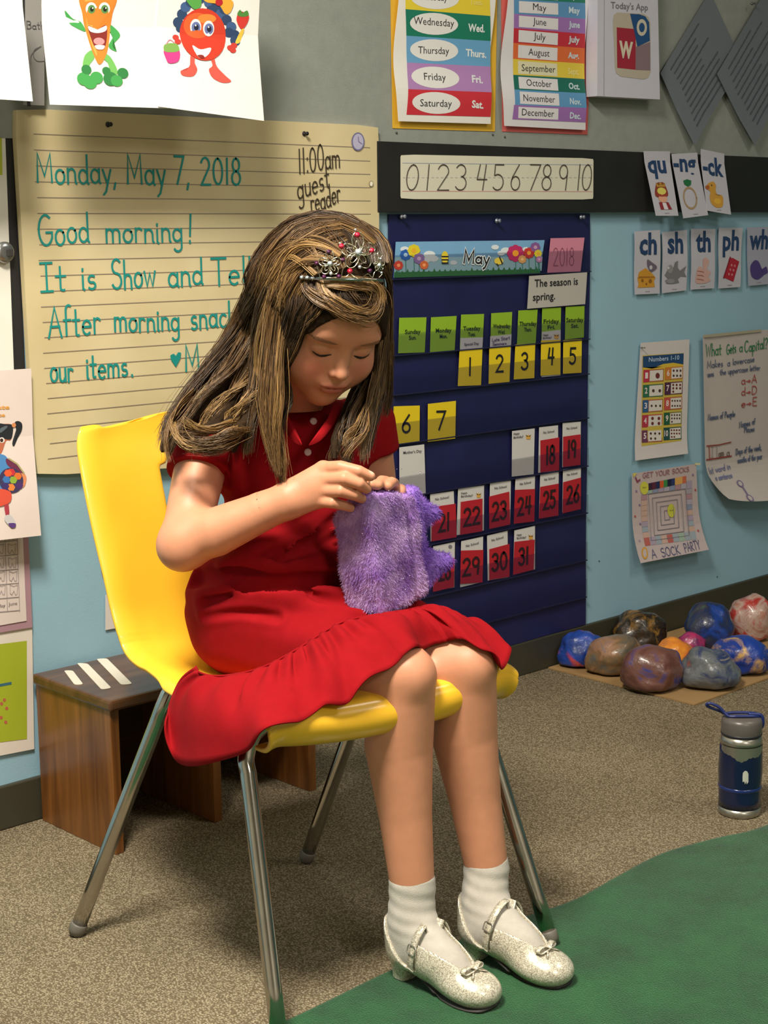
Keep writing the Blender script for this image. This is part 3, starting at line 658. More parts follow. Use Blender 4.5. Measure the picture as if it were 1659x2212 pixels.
for f_ in ((190, 382, 40, '#2B62B4', '#A8C8E8'), (252, 350, 46, '#E8D42E', '#F0B82A'), (290, 410, 40, '#8C6CA8', '#C8A8D0'), (137, 460, 34, '#D8442E', '#E88A5A'), (328, 458, 32, '#E8743A', '#F0A060'), (1010, 370, 62, '#C82E6A', '#F0A02E'), (1110, 368, 40, '#CE3A34', '#E8A03C'), (1158, 325, 36, '#8A5A9A', '#C8A0C0'), (1178, 372, 28, '#D8C83A', '#E8A83A'), (1060, 415, 30, '#C8945A', '#E8B87A'), (1186, 415, 24, '#A870A0', '#D0A0C8')): flower(*f_)
E4(482, 400, 26, 46, '#E6CF3A', 4)
for k in range(3): S.stroke([ca(460, 395+k*24), ca(506, 395+k*24)], 3, '#26221C', 5)
E4(885, 428, 34, 26, '#E0C84A', 4); S.stroke([ca(890, 400), ca(910, 445)], 4, '#2A261E', 5); S.stroke([ca(870, 450), ca(880, 462)], 3, '#2A261E', 5)
S.write('May', ca(618, 440), ca(812, 450), 27.5, '#EDF3F7', 8.5, 5, 0, .08); S.write('May', ca(618, 440), ca(812, 450), 27.5, '#1A1A1C', 4.6, 6, 0, .08)
S.done()
S = pc(ca, [(1278, 258), (1530, 253), (1500, 510), (1252, 520)], '#D98AA2', 'pink card with 2018 written in pencil beside the May card', None, .0135, 'year_card')
S.write('2018', ca(1292, 465), ca(1452, 460), 38, '#A05A72', 1.8, 3, .02); S.done()
S = pc(ca, [(1118, 540), (1550, 512), (1535, 750), (1103, 785)], '#B9B4AE', 'grey-white card reading The season is spring.', None, .0155, 'season_card')
S.type('The season is', ca(1155, 622), ca(1478, 604), 17, '#1C1C20', 3, .012); S.type('spring.', ca(1142, 725), ca(1308, 712), 17, '#1C1C20', 3, .012); S.done()
days = [('Sunday', 'Sun.', [(148, 852), (350, 848), (337, 1110), (140, 1117)], (245, 960)), ('Monday', 'Mon.', [(385, 848), (575, 838), (560, 1098), (377, 1110)], (475, 950)), ('Tuesday', 'Tues.', [(610, 828), (780, 823), (768, 1080), (600, 1085)], (686, 935)),
        ('Wednesday', 'Wed.', [(835, 818), (990, 808), (980, 1065), (828, 1075)], (908, 918)), ('Thursday', 'Thurs.', [(1037, 798), (1180, 790), (1165, 1043), (1027, 1053)], (1105, 900)), ('Friday', 'Fri.', [(1215, 782), (1355, 775), (1350, 1015), (1210, 1025)], (1280, 883)), ('Saturday', 'Sat.', [(1390, 770), (1530, 763), (1525, 998), (1385, 1015)], (1455, 872))]
for n1, n2, q, (tx, ty) in days:
    S = pc(ca, q, '#8FB52A', 'lime green weekday card printed %s in the calendar' % n1, 'weekday cards', .0120, 'weekday_card')
    w = 58 if len(n1) < 7 else 64
    S.type(n1, ca(tx-w, ty+12), ca(tx+w, ty+8), 9.5, '#26360F', 3, .018); S.type(n2, ca(tx-28, ty+55), ca(tx+28, ty+52), 9, '#26360F', 3, .018); S.done()
def crown(cr, x, y, s=1.0):
    S.poly([cr(x-20*s, y-16), cr(x-10*s, y), cr(x, y-20), cr(x+10*s, y), cr(x+20*s, y-16), cr(x+14*s, y+18), cr(x-14*s, y+18)], '#DDA84E', 3)
for q, tx, lab in (([(605, 1003), (772, 998), (760, 1200), (600, 1205)], 'sp', 'white Special Day strip above the number 1 card'), ([(828, 990), (985, 975), (975, 1200), (820, 1210)], 'ls', 'white handwritten strip above the number 2 card'), ([(1213, 958), (1352, 942), (1350, 1282), (1210, 1295)], 'hb', 'white birthday card behind the number 4 card')):
    S = pc(ca, q, '#CFCCD2', lab, None, .0126, 'event_card')
    if tx == 'sp': S.type('Special Day', ca(630, 1060), ca(740, 1052), 6, '#4A4A55', 3, .01)
    if tx == 'ls': S.write('Late Start', ca(838, 1030), ca(970, 1012), 7, '#5A4A78', 1.2); S.write('Seminars', ca(842, 1060), ca(945, 1050), 6, '#5A4A78', 1.2)
    if tx == 'hb': S.type('Happy', ca(1218, 990), ca(1258, 985), 5, '#4A4A55', 3, .01); S.type('Birthday!', ca(1218, 1012), ca(1282, 1005), 5, '#4A4A55', 3, .01); crown(ca, 1318, 990)
    S.done()
YW = {'1': ('one', 'leftmost of the top yellow row'), '2': ('two', 'second in the top yellow row'), '3': ('three', 'middle of the top yellow row'), '4': ('four', 'over the white birthday card'), '5': ('five', 'rightmost of the top yellow row'), '6': ('six', 'at the left edge of the navy chart'), '7': ('seven', 'right beside the six card')}
RW = {'18': ('eighteen', 'in the highest red row'), '19': ('nineteen', 'right end of its row'), '20': ('twenty', 'mostly hidden by the purple bag'), '21': ('twenty-one', 'right of the bag\'s upper ear'), '22': ('twenty-two', 'in the middle red row'), '23': ('twenty-three', 'in the middle red row'), '24': ('twenty-four', 'in the middle red row'), '25': ('twenty-five', 'in the middle red row'), '26': ('twenty-six', 'right end of the middle red row'), '28': ('twenty-eight', 'behind the bag\'s lower ear'), '29': ('twenty-nine', 'in the lowest row'), '30': ('thirty', 'in the lowest row'), '31': ('thirty-one', 'right end of the lowest row')}
YEL = [('1', [(598, 1095), (768, 1085), (757, 1355), (585, 1362)], (660, 690), 1280, 125), ('2', [(820, 1078), (978, 1060), (970, 1330), (815, 1345)], (872, 925), 1255, 122), ('3', [(1015, 1052), (1162, 1045), (1155, 1302), (1003, 1312)], (1062, 1110), 1238, 122), ('4', [(1207, 1022), (1350, 1015), (1350, 1275), (1203, 1285)], (1258, 1305), 1200, 118),
       ('5', [(1373, 1020), (1510, 1010), (1507, 1262), (1370, 1270)], (1420, 1466), 1196, 115), ('6', [(105, 1513), (300, 1507), (298, 1780), (98, 1797)], (170, 236), 1708, 128), ('7', [(362, 1495), (570, 1472), (565, 1753), (360, 1778)], (428, 492), 1685, 132)]
for n_, q, (x0, x1), yb, h in YEL:
    S = pc(ca, q, '#E3C71E', 'yellow calendar card reading %s, %s' % YW[n_], None, .0140, 'number_card')
    S.write(n_, ca(x0-(8 if n_ != '1' else 0), yb), ca(x1, yb-3), h*.2893, '#17171A', 5.0, 3, 0); S.done()
RED = [('18', [(1192, 80), (1332, 65), (1335, 405), (1185, 420)], [(1202, 178), (1342, 155), (1340, 400), (1202, 417)], (1240, 1308, 355, 128), 'No School'), ('19', [(1367, 48), (1502, 38), (1500, 360), (1365, 378)], [(1372, 150), (1500, 132), (1500, 360), (1370, 377)], (1402, 1466, 306, 122), 'No School'),
       ('20', [(150, 640), (330, 620), (335, 945), (150, 980)], [(155, 725), (332, 700), (335, 945), (152, 980)], (200, 290, 880, 125), ''), ('21', [(378, 580), (553, 555), (568, 895), (382, 930)], [(392, 675), (568, 650), (575, 900), (388, 932)], (438, 524, 858, 125), 'No School'), ('22', [(587, 538), (780, 513), (778, 850), (575, 885)], [(607, 637), (768, 612), (768, 855), (602, 883)], (625, 750, 815, 122), 'hb'),
       ('23', [(825, 495), (980, 478), (975, 805), (820, 838)], [(818, 597), (968, 560), (975, 805), (820, 838)], (838, 948, 775, 128), 'No School'), ('24', [(1015, 465), (1160, 445), (1155, 780), (1003, 800)], [(1012, 547), (1160, 540), (1155, 782), (1003, 800)], (1028, 1132, 735, 122), 'No School'),
       ('25', [(1200, 432), (1337, 412), (1335, 735), (1190, 760)], [(1200, 525), (1337, 500), (1335, 738), (1190, 762)], (1220, 1312, 690, 124), 'No School'), ('26', [(1370, 395), (1503, 377), (1500, 690), (1365, 715)], [(1372, 490), (1503, 455), (1502, 690), (1367, 722)], (1394, 1490, 648, 122), 'No School'),
       ('28', [(400, 968), (562, 935), (558, 1275), (400, 1300)], [(402, 1085), (560, 1055), (556, 1272), (400, 1308)], (440, 530, 1222, 125), 'soccer'), ('29', [(610, 930), (773, 895), (768, 1235), (603, 1274)], [(608, 1000), (775, 995), (768, 1238), (603, 1248)], (618, 748, 1188, 120), 'No School'),
       ('30', [(803, 888), (955, 852), (960, 1200), (808, 1224)], [(820, 990), (970, 950), (970, 1195), (820, 1220)], (836, 952, 1152, 122), 'No School'), ('31', [(1007, 850), (1160, 815), (1160, 1140), (998, 1180)], [(1007, 935), (1158, 918), (1150, 1142), (997, 1182)], (1036, 1112, 1108, 120), 'hb')]
for n_, qw, qr, (x0, x1, yb, h), note in RED:
    x_, y_ = qw[0]; w_ = qw[1][0]-x_; sl = (qw[1][1]-y_)
    S = pc(cb, qw, '#D3D0CE', 'white event card behind the red %s card, %s' % RW[n_], None, .0125, 'event_card')
    if note == 'No School': S.type('No School', cb(x_+w_*.2, y_+52+sl*.2), cb(x_+w_*.78, y_+48+sl*.8), 5.5, '#4E4A50', 3, .01)
    elif note == 'hb': S.type('Happy', cb(x_+w_*.1, y_+42), cb(x_+w_*.34, y_+36), 5, '#4E4A50', 3, .01); S.type('Birthday!', cb(x_+w_*.1, y_+66), cb(x_+w_*.55, y_+56), 5, '#4E4A50', 3, .01); crown(cb, x_+w_*.78, y_+48, .9)
    elif note == 'soccer': S.ell(cb(525, 970), 4, 4, '#7A7A80', 3)
    S.done()
    S = pc(cb, qr, '#B51F2C', 'red calendar card reading %s, %s' % RW[n_], None, .0142, 'number_card')
    S.write(n_, cb(x0, yb), cb(x1, yb-(x1-x0)*.18), h*.2894, '#2A0F14', 6.0, 3, 0); S.done()
S = pc(cb, [(148, 230), (333, 207), (345, 580), (150, 600)], '#D3D0CE', "white card printed Mother's Day with no number card", None, .0130, 'event_card')
S.type("Mother's Day", cb(175, 280), cb(312, 265), 6.5, '#4E4A50', 3, .01); S.done()
S = pc(cb, [(990, 108), (1158, 88), (1150, 430), (988, 448)], '#D3D0CE', 'white birthday card with a small crown and no number card', None, .0130, 'event_card')
S.type('Happy', cb(998, 138), cb(1042, 132), 5.5, '#4E4A50', 3, .01); S.type('Birthday!', cb(998, 166), cb(1070, 155), 5.5, '#4E4A50', 3, .01); crown(cb, 1108, 150); S.done()

# numbers 1-10 poster --------------------------------------------
c7 = crop(.27129, 1280, 700)
S = Sheet('numbers_poster', 'white printed sheet with a Numbers 1-10 picture table', 'poster', [c7(385, 150), c7(772, 122), c7(745, 1030), c7(328, 1086)], '#CFC8C8', off=.009, n=16, lift=lambda x, z: .010*max(0, .56-z)**2/.01)
def Q7(pts, col, l=2, n=3): S.quad([c7(*q) for q in pts], col, l, n=n)
Q7([(396, 250), (724, 230), (700, 928), (385, 972)], '#C8B14A', 1); Q7([(400, 256), (724, 233), (721, 322), (398, 350)], '#1E4470', 2)
S.poly([c7(*q) for q in ((400, 345), (470, 355), (560, 318), (640, 308), (720, 322), (718, 345), (400, 368))], '#D6B43A', 3)
S.type('Numbers 1-10', c7(445, 300), c7(688, 282), 10, '#AFC2D8', 3, .015)
nc = ['#B8304A', '#2C6A4C', '#2C5C8C', '#B03048', '#6C3A58', '#C87A30', '#4A2444', '#C05048', '#1E5A3C', '#1E4A48']; bc = ['#A85A2A', '#3A6A4A', '#B0603A', '#B85048', '#A04A38', '#C07A3A', '#6A3A4A', '#B0603A', '#7A7A3A', '#3A5A4A']
for k in range(10):
    i, j = k // 5, k % 5; x0 = (403, 575)[i] - j*3.5; x1 = x0 + (162, 142)[i]; y0 = 365 + j*120 - i*20; y1 = y0+100
    Q7([(x0, y0), (x1, y0-10), (x1-2, y1-10), (x0-2, y1)], bc[k], 3); Q7([(x0, y0+2), (x0+45, y0-1), (x0+43, y1-3), (x0-2, y1)], nc[k], 4)
    Q7([(x0+50, y0+6), (x1-6, y0-2), (x1-8, y1-18), (x0+48, y1-10)], '#D8D2CC', 4)
    S.type(str(k+1), c7(x0+(12 if k < 9 else 4), y0+68), c7(x0+34, y0+66), 13, '#E6D8D8', 5, .02)
    cnt = k+1; cols_ = 1 if cnt == 1 else 2 if cnt in (2, 4) else 3 if cnt < 8 else 4
    for q in range(cnt):
        rr_, cc_ = q // cols_, q % cols_; nr = -(-cnt // cols_)
        S.ell(c7(x0+50+(x1-x0-60)*(cc_+.6)/cols_, y0+6+(80)*(rr_+.5)/nr), max(1.4, 5.2/cols_**.7)*.9, max(1.6, 6.5/max(nr, cols_)**.8), '#4A2C28' if k % 3 else '#6A2A2A', 5, n=10)
S.done()
pin(*c7(392, 188), .012, '#6A6A66', .0022, label='tiny pin at the upper left corner of the numbers sheet', cat='pushpin')
# hand-made board game
S = Sheet('board_game_sheet', 'hand-coloured paper board game lettered A SOCK PARTY', 'drawing', [c7(315, 1192), c7(825, 1113), c7(855, 1785), c7(320, 1893)], '#C2B2B2', off=.013, n=10, lift=lambda x, z: .006*max(0, .345-z)**2/.0036); S.pad = .0006
random.seed(5)
def ringpath(x0, y0, x1, y1, nx, ny, w, cols):
    """ring of coloured squares"""
    cells = [(x0+(x1-x0)*i/nx, y0-(x1-x0)*.14*i/nx, 'h') for i in range(nx)]
    for i in range(nx):
        a, b = x0+(x1-x0)*i/nx, x0+(x1-x0)*(i+1)/nx
        for yy in (y0, y1):
            Q7([(a+2, yy-(a-x0)*.14), (b-2, yy-(b-x0)*.14), (b-2, yy+w-(b-x0)*.14), (a+2, yy+w-(a-x0)*.14)], random.choice(cols), 2, 1)
    for j in range(ny):
        a, b = y0+w+(y1-y0-w)*j/ny, y0+w+(y1-y0-w)*(j+1)/ny
        for xx in (x0, x1-w*.75):
            d = -(xx-x0)*.14
            Q7([(xx, a+d+2), (xx+w*.75, a+d-4), (xx+w*.75, b+d-6), (xx, b+d)], random.choice(cols), 2, 1)
ringpath(385, 1300, 790, 1700, 9, 8, 62, ['#A89AB0', '#B0A8B8', '#C8A89C', '#9CA8B4', '#A8A0A8', '#B8625A', '#B08A94', '#8A94B0', '#9CB4A4'])
for k, cc in enumerate(['#3A2038', '#5A2438', '#1E2C58', '#D05A2C', '#3E8A48', '#1A1E3A', '#26386A', '#D8A85A', '#D8A85A', '#C86A4C']):
    Q7([(442+k*30, 1268-k*6), (472+k*30, 1262-k*6), (472+k*30, 1318-k*6), (442+k*30, 1324-k*6)], cc, 3, 1)
for k in range(5):
    g0 = 40+k*32
    x0, x1, y0, y1 = 400+g0, 775-g0, 1310+g0*1.05, 1760-g0*1.0-k*8
    S.stroke([c7(*q) for q in ((x0, y0), (x1, y0-(x1-x0)*.14), (x1, y1-(x1-x0)*.14), (x0, y1), (x0, y0))], 1.3, '#77707C', 3)
S.ell(c7(408, 1305), 9, 14, '#D0CC4A', 4); S.ell(c7(622, 1485), 8, 14.5, '#C8C848', 4)
S.type('Start', c7(392, 1308), c7(424, 1304), 3.5, '#3A3A20', 5); S.type('End', c7(610, 1490), c7(636, 1486), 3.5, '#3A3A20', 5)
S.write('GET YOUR SOCKS', c7(395, 1225), c7(765, 1172), 10, '#A06A78', 1.8, 3)
S.write('A', c7(414, 1856), c7(452, 1848), 17, '#5A5C80', 2.0, 3); S.write('SOCK', c7(490, 1842), c7(635, 1815), 17, '#5A5C80', 2.0, 3); S.write('PARTY', c7(672, 1805), c7(795, 1775), 17, '#5A5C80', 2.0, 3)
S.ell(c7(368, 1815), 6, 13, '#D09A3A', 3, rot=15); S.ell(c7(368, 1815), 3.6, 9, '#C2B2B2', 4, rot=15); S.stroke([c7(340, 1225), c7(352, 1255), c7(372, 1240)], 4, '#8A3A58', 3)
for x, y in ((345, 1330), (370, 1440), (335, 1530), (372, 1590), (815, 1320), (812, 1640), (795, 1200), (350, 1720)): S.ell(c7(x, y), 1.7, 2.4, random.choice(['#B84A50', '#7A6AA0', '#A890B0']), 3, n=8)
S.poly([c7(*q) for q in ((318, 1188), (350, 1184), (322, 1220))], '#D8CE5A', 4); S.poly([c7(*q) for q in ((810, 1106), (856, 1106), (850, 1122), (812, 1122))], '#D8D0A0', 4)
S.done()
# capital letters chart
def curl(x, z):
    p = on_wall(1530, 1010, .01); a = max(0, (p[0]+.02 - x))*.5 + max(0, (p[2]+.02 - z))
    return .25*a*a/.1 + .35*max(0, p[2]-.0-z)**1.3
cut = lambda u, v: (0.10*max(0, v-.82)**1.6*(1-u)**3*7, 0.06*max(0, v-.80)*(1-u)**3*1.2)
S = Sheet('capital_letters_chart', 'long white paper chart headed What Gets a Capital with curling lower corner', 'chart', [c7(872, 92), c7(1440, 40), c7(1462, 1362), c7(905, 1436)], '#BDB4B0', off=.014, n=30, lift=curl, edge=cut); S.pad = .0009
def W7(t, x0, y0, x1, y1, h, col, wp=1.9): S.write(t, c7(x0, y0), c7(x1, y1), h*.2713, col, wp, 3, .04)
W7('What', 892, 262, 1022, 240, 95, '#2F7A4C', 2.6); W7('Gets', 1062, 240, 1140, 225, 80, '#2F7A4C', 2.4); W7('a', 1165, 220, 1192, 218, 80, '#2F7A4C', 2.4); W7('Capital?', 1205, 225, 1392, 190, 85, '#2F7A4C', 2.6)
BL = '#55607E'
W7('Makes', 905, 350, 1035, 338, 55, BL); W7('a', 1070, 335, 1092, 332, 55, BL); W7('lowercase', 1112, 325, 1285, 300, 50, BL); W7('uses', 908, 420, 962, 415, 45, BL); W7('the uppercase letter', 1010, 405, 1330, 365, 45, BL)
for t, y in (('a>A', 480), ('d>D', 568), ('e>E', 662)): W7(t, 1180, y, 1305, y-14, 66, '#A84A48', 2.2)
W7('Names of People', 912, 765, 1130, 735, 46, BL, 2.2); W7('Names of', 1162, 825, 1290, 795, 46, BL, 2.2); W7('Places', 1202, 865, 1284, 850, 42, BL, 2.2)
S.stroke([c7(903, 970), c7(1000, 962), c7(1096, 940)], 2.6, '#8A3A34', 3); S.stroke([c7(900, 1080), c7(1000, 1066), c7(1100, 1050)], 3.0, '#8A3A34', 3); S.stroke([c7(922, 970), c7(926, 1078)], 2.6, '#B04A40', 3); S.stroke([c7(985, 965), c7(985, 1068)], 1.6, '#A08A88', 3)
W7('I', 935, 1065, 960, 1062, 85, '#9A8480', 1.4); W7('am', 998, 1055, 1040, 1050, 60, '#6A5048', 1.8); W7('a', 1062, 1052, 1086, 1048, 60, '#6A5048', 1.8)
W7('Days of the week,', 1135, 1040, 1340, 1000, 46, BL, 2.2); W7('months of the year', 1148, 1105, 1342, 1070, 42, BL, 2.2)
W7('1st word in', 905, 1190, 1085, 1150, 46, '#7478A0', 2.0); W7('a sentence', 945, 1240, 1080, 1215, 40, '#7478A0', 2.0)
S.stroke([c7(1122, 1285), c7(1128, 1350)], 5, '#7A6E90', 3); 
for x, y in ((1115, 1262), (1130, 1368)): S.ell(c7(x, y), 6, 7, '#7A6E90', 4); S.ell(c7(x, y), 3.5, 4.5, '#BDB4B0', 5)
S.stroke([c7(872, 96), c7(1330, 52)], 5.5, '#A8A08A', 4)
S.done()

# lower left sheets ----------------------------------------------
cg = crop(.2079, 0, 780)
S = Sheet('girl_picture', 'white sheet with a cartoon child in blue shirt hugging a coloured ball', 'picture', [(-175, 812), (67.5, 796), (77.5, 1154), (-170, 1182)], '#E2D3CC', off=.030, n=5, lift=lambda x, z: .02*max(0, .72-z)/.2)
PG = lambda pts, col, l=2, sm=True: S.poly([cg(*q) for q in pts], col, l, smooth=sm)
S.type('ate', cg(-30, 500), cg(98, 497), 9, '#E2A253', 2, .03); S.type('te', cg(-20, 578), cg(52, 576), 8, '#E2A253', 2, .03)
PG([(-60, 660), (0, 655), (120, 665), (110, 815), (60, 830), (0, 960), (-80, 960), (-140, 800)], '#B9694A', 2); PG([(-60, 655), (60, 655), (128, 668), (125, 770), (100, 815), (0, 800), (-60, 790)], '#20242C', 3); PG([(0, 700), (60, 672), (70, 690), (0, 745)], '#5A6470', 4)
PG([(150, 640), (185, 622), (225, 650), (222, 720), (180, 800), (138, 882), (122, 850), (150, 760), (165, 700)], '#20242C', 3); S.ell(cg(140, 665), 4.5, 5, '#D88A5A', 4)
S.ell(cg(15, 820), 6, 6, '#E8E0DC', 4); S.ell(cg(12, 822), 3.5, 4, '#3A2418', 5)
PG([(-90, 980), (0, 965), (60, 1000), (90, 1100), (30, 1350), (-90, 1350)], '#4A86C0', 3); PG([(50, 1010), (120, 1050), (200, 1130), (230, 1200), (190, 1200), (120, 1130), (55, 1070)], '#6A2A4A', 4); S.stroke([cg(75, 1010), cg(160, 1065), cg(225, 1160)], 3.5, '#A8A070', 5)
PG([(190, 1160), (235, 1175), (248, 1215), (225, 1290), (190, 1300), (185, 1200)], '#D88A60', 4)
S.ell(cg(90, 1235), 26, 27, '#3A3458', 4)
for x, y, cc in ((95, 1150, '#C8303A'), (160, 1190, '#D8702E'), (110, 1230, '#8AAA3A'), (40, 1225, '#3A72B4'), (85, 1305, '#E0803A'), (170, 1285, '#4A2C68'), (25, 1295, '#3A2C68'), (60, 1160, '#E05A30')): S.poly([cg(x+42*math.cos(a), y+40*math.sin(a)) for a in np.arange(6)*math.pi/3], cc, 5)
PG([(-60, 1330), (72, 1350), (75, 1440), (20, 1480), (-60, 1490)], '#D8503A', 6); PG([(5, 1470), (45, 1460), (50, 1580), (15, 1590)], '#A83A48', 5); PG([(5, 1600), (60, 1590), (112, 1660), (105, 1700), (65, 1715), (5, 1650)], '#C8C4C8', 5); PG([(35, 1680), (60, 1670), (108, 1675), (105, 1712), (65, 1718)], '#5A3A80', 6)
S.done('printed_figure')
S = Sheet('paper_sheet', 'mauve backing sheet behind the tooth chart', 'paper', [(-150, 1172), (61, 1150), (70, 1355), (-150, 1392)], '#A98490', off=.008, n=2); S.done()
S = Sheet('tooth_chart', 'white worksheet grid of tooth outlines ending with June', 'worksheet', [(-150, 1168), (49, 1148), (57.5, 1341), (-150, 1378)], '#DCCDC8', off=.0095, n=4)
ct = crop(.2622, 0, 1140)
for yy in (115, 230, 350, 465, 580, 690): S.stroke([ct(-300, yy+30), ct(130+yy*.045, yy-10)], 1.3, '#7E7478', 2)
for xx in (-60, 38, 138): S.stroke([ct(xx, 20), ct(xx+22, 690)], 1.2, '#9A8E92', 2)
for r in range(5):
    for x in (-10, 92):
        x_ = x+r*5; y_ = 62+r*112
        S.stroke([ct(x_-32, y_-40), ct(x_, y_-28), ct(x_+32, y_-42), ct(x_+26, y_+38), ct(x_+12, y_+40), ct(x_, y_+8), ct(x_-16, y_+42), ct(x_-30, y_+30), ct(x_-32, y_-40)], 1.1, '#A8989C', 2)
S.type('May', ct(-22, 658), ct(42, 650), 7, '#5A5054', 2); S.type('June', ct(68, 642), ct(140, 632), 7, '#5A5054', 2)
S.done()
S = Sheet('green_poster', 'lime green poster with white border behind the wooden bench', 'poster', [(-150, 1392), (69.5, 1355), (74, 1618), (-150, 1662)], '#E0D6CC', off=.005, n=4)
S.quad([(-150, 1410), (57.5, 1384), (58, 1596), (-150, 1622)], '#A3B02A', 1); S.stroke([(-10, 1482), (22, 1476)], 6, '#3A6A78', 2)
for x, y in ((3, 1520), (14, 1530), (9, 1512), (2, 1550), (12, 1560)): S.ell((x, y), 3.5, 4, '#B8604A', 2, n=8)
S.done()
S = Sheet('paper_sheet', 'small white paper scrap low on the wall beside the yellow chair', 'paper', [(228, 1285), (268, 1280), (268, 1354), (228, 1361)], '#DAD2CC', off=.004, n=1); S.done()
for i, (x, y, l) in enumerate(((1294, 1212, 'left of the board game sheet'), (1549, 1246, 'below the capital letters chart'), (1516, 370, 'on the black border right of the number strip'))):
    V, F = lathe([(.0005, 0), (.002, 0), (.0016, .0015), (.0004, .002)], 8); p = on_wall(x, y, 0.0 if i < 2 else .021)
    o_ = 0.0 if i < 2 else .021
    tag(mesh('tack', [(v[0]+p[0], -o_-v[2], v[1]+p[2]) for v in V], F, None, mat('dark_tack', '#2A2A2A', .5), smooth=True), 'tiny dark tack ' + l, 'tack')
bpy.data.objects.remove(_fo)
# ---------------------------------------------------------------- rug
def rug_material():
    m = bpy.data.materials.new('green_rug_pile'); m.use_nodes = True; N = m.node_tree.nodes; L = m.node_tree.links
    b = N['Principled BSDF']; b.inputs['Roughness'].default_value = 1.0; b.inputs['Specular IOR Level'].default_value = 0.05; b.inputs['Sheen Weight'].default_value = .25
    tc = N.new('ShaderNodeTexCoord')
    n1 = N.new('ShaderNodeTexNoise'); n1.inputs['Scale'].default_value = 7; n1.inputs['Detail'].default_value = 8; n1.inputs['Roughness'].default_value = .7
    n2 = N.new('ShaderNodeTexNoise'); n2.inputs['Scale'].default_value = 420; n2.inputs['Detail'].default_value = 2
    L.new(tc.outputs['Object'], n1.inputs['Vector']); L.new(tc.outputs['Object'], n2.inputs['Vector'])
    r = N.new('ShaderNodeValToRGB'); r.color_ramp.elements[0].position = .3; r.color_ramp.elements[0].color = lin('#0B3A1A'); r.color_ramp.elements[1].position = .72; r.color_ramp.elements[1].color = lin('#195C2C')
    L.new(n1.outputs['Fac'], r.inputs['Fac'])
    mx = N.new('ShaderNodeMixRGB'); mx.blend_type = 'OVERLAY'; mx.inputs['Fac'].default_value = .5
    L.new(r.outputs['Color'], mx.inputs['Color1']); L.new(n2.outputs['Fac'], mx.inputs['Color2']); L.new(mx.outputs['Color'], b.inputs['Base Color'])
    bp = N.new('ShaderNodeBump'); bp.inputs['Strength'].default_value = .8; bp.inputs['Distance'].default_value = .004
    L.new(n2.outputs['Fac'], bp.inputs['Height']); L.new(bp.outputs['Normal'], b.inputs['Normal'])
    return m
edge = [(0.2, -0.935), (0.9, -0.925), (1.30, -0.925), (1.50, -0.918), (1.669, -0.920), (1.80, -0.935), (1.907, -0.948), (2.03, -0.938), (2.159, -0.931), (2.28, -0.955), (2.40, -0.985), (2.7, -0.98), (3.4, -0.97)]
ed = catmull([(x, y, 0) for x, y in edge], 6)
V, F = [], []
RZ = 0.007
for p in ed:
    V += [(p[0], p[1]+.004, 0.0005), (p[0], p[1], RZ*.8), (p[0], p[1]-.006, RZ), (p[0], -2.6, RZ), (p[0], -2.605, 0.0005)]
for i in range(len(ed)-1):
    for k in range(4): F.append((i*5+k, i*5+k+1, (i+1)*5+k+1, (i+1)*5+k))
    F.append((i*5+4, i*5, (i+1)*5, (i+1)*5+4))
F += [(0, 1, 2, 3, 4)[::-1], tuple((len(ed)-1)*5+k for k in range(5))]
rug = mesh('rug', V, F, None, rug_material()); tag(rug, 'bright green rug lying on the brown carpet in the lower right foreground', 'rug')

# ---------------------------------------------------------------- wooden bench
def wood_material(name, c1, c2, axis=2, scale=7.0, rough=.38):
    m = bpy.data.materials.new(name); m.use_nodes = True; N = m.node_tree.nodes; L = m.node_tree.links
    b = N['Principled BSDF']; b.inputs['Roughness'].default_value = rough; b.inputs['Coat Weight'].default_value = .25; b.inputs['Coat Roughness'].default_value = .2
    tc = N.new('ShaderNodeTexCoord'); mp = N.new('ShaderNodeMapping'); s = [scale*4]*3; s[axis] = scale*.35; mp.inputs['Scale'].default_value = s
    L.new(tc.outputs['Object'], mp.inputs['Vector'])
    n = N.new('ShaderNodeTexNoise'); n.inputs['Scale'].default_value = 1.0; n.inputs['Detail'].default_value = 6; n.inputs['Distortion'].default_value = .8
    L.new(mp.outputs['Vector'], n.inputs['Vector'])
    r = N.new('ShaderNodeValToRGB'); r.color_ramp.elements[0].position = .32; r.color_ramp.elements[0].color = lin(c1); r.color_ramp.elements[1].position = .68; r.color_ramp.elements[1].color = lin(c2)
    L.new(n.outputs['Fac'], r.inputs['Fac']); L.new(r.outputs['Color'], b.inputs['Base Color'])
    return m
wv = wood_material('walnut_side_grain', '#5A3212', '#8E5A28', 2); wh = wood_material('walnut_top_grain', '#4A2E1C', '#6E4A30', 0, rough=.3)
BX0, BX1, BY = 1.489, 1.958, -0.253; BZ = .283
bench = empty('step_bench', (BX0, -.012, 0), 'dark walnut step bench against the wall behind the yellow chair, white strips on top', 'bench')
def bb(name, lo, hi, m, bev=.0015):
    o = box(name, [lo[0]-BX0, lo[1]+.012, lo[2]], [hi[0]-BX0, hi[1]+.012, hi[2]], bench, m, bevel=bev); return o
bb('top_board', (BX0-.006, BY-.010, BZ-.020), (BX1+.006, -.012, BZ), wh, .005)
for x in (BX0, 1.708, BX1-.018): bb('side_panel', (x, BY, 0), (x+.018, -.014, BZ-.020), wv)
bb('back_panel', (BX0+.018, -.034, .05), (BX1-.018, -.020, BZ-.021), wood_material('walnut_back', '#2E1C0E', '#4A2E18', 0))
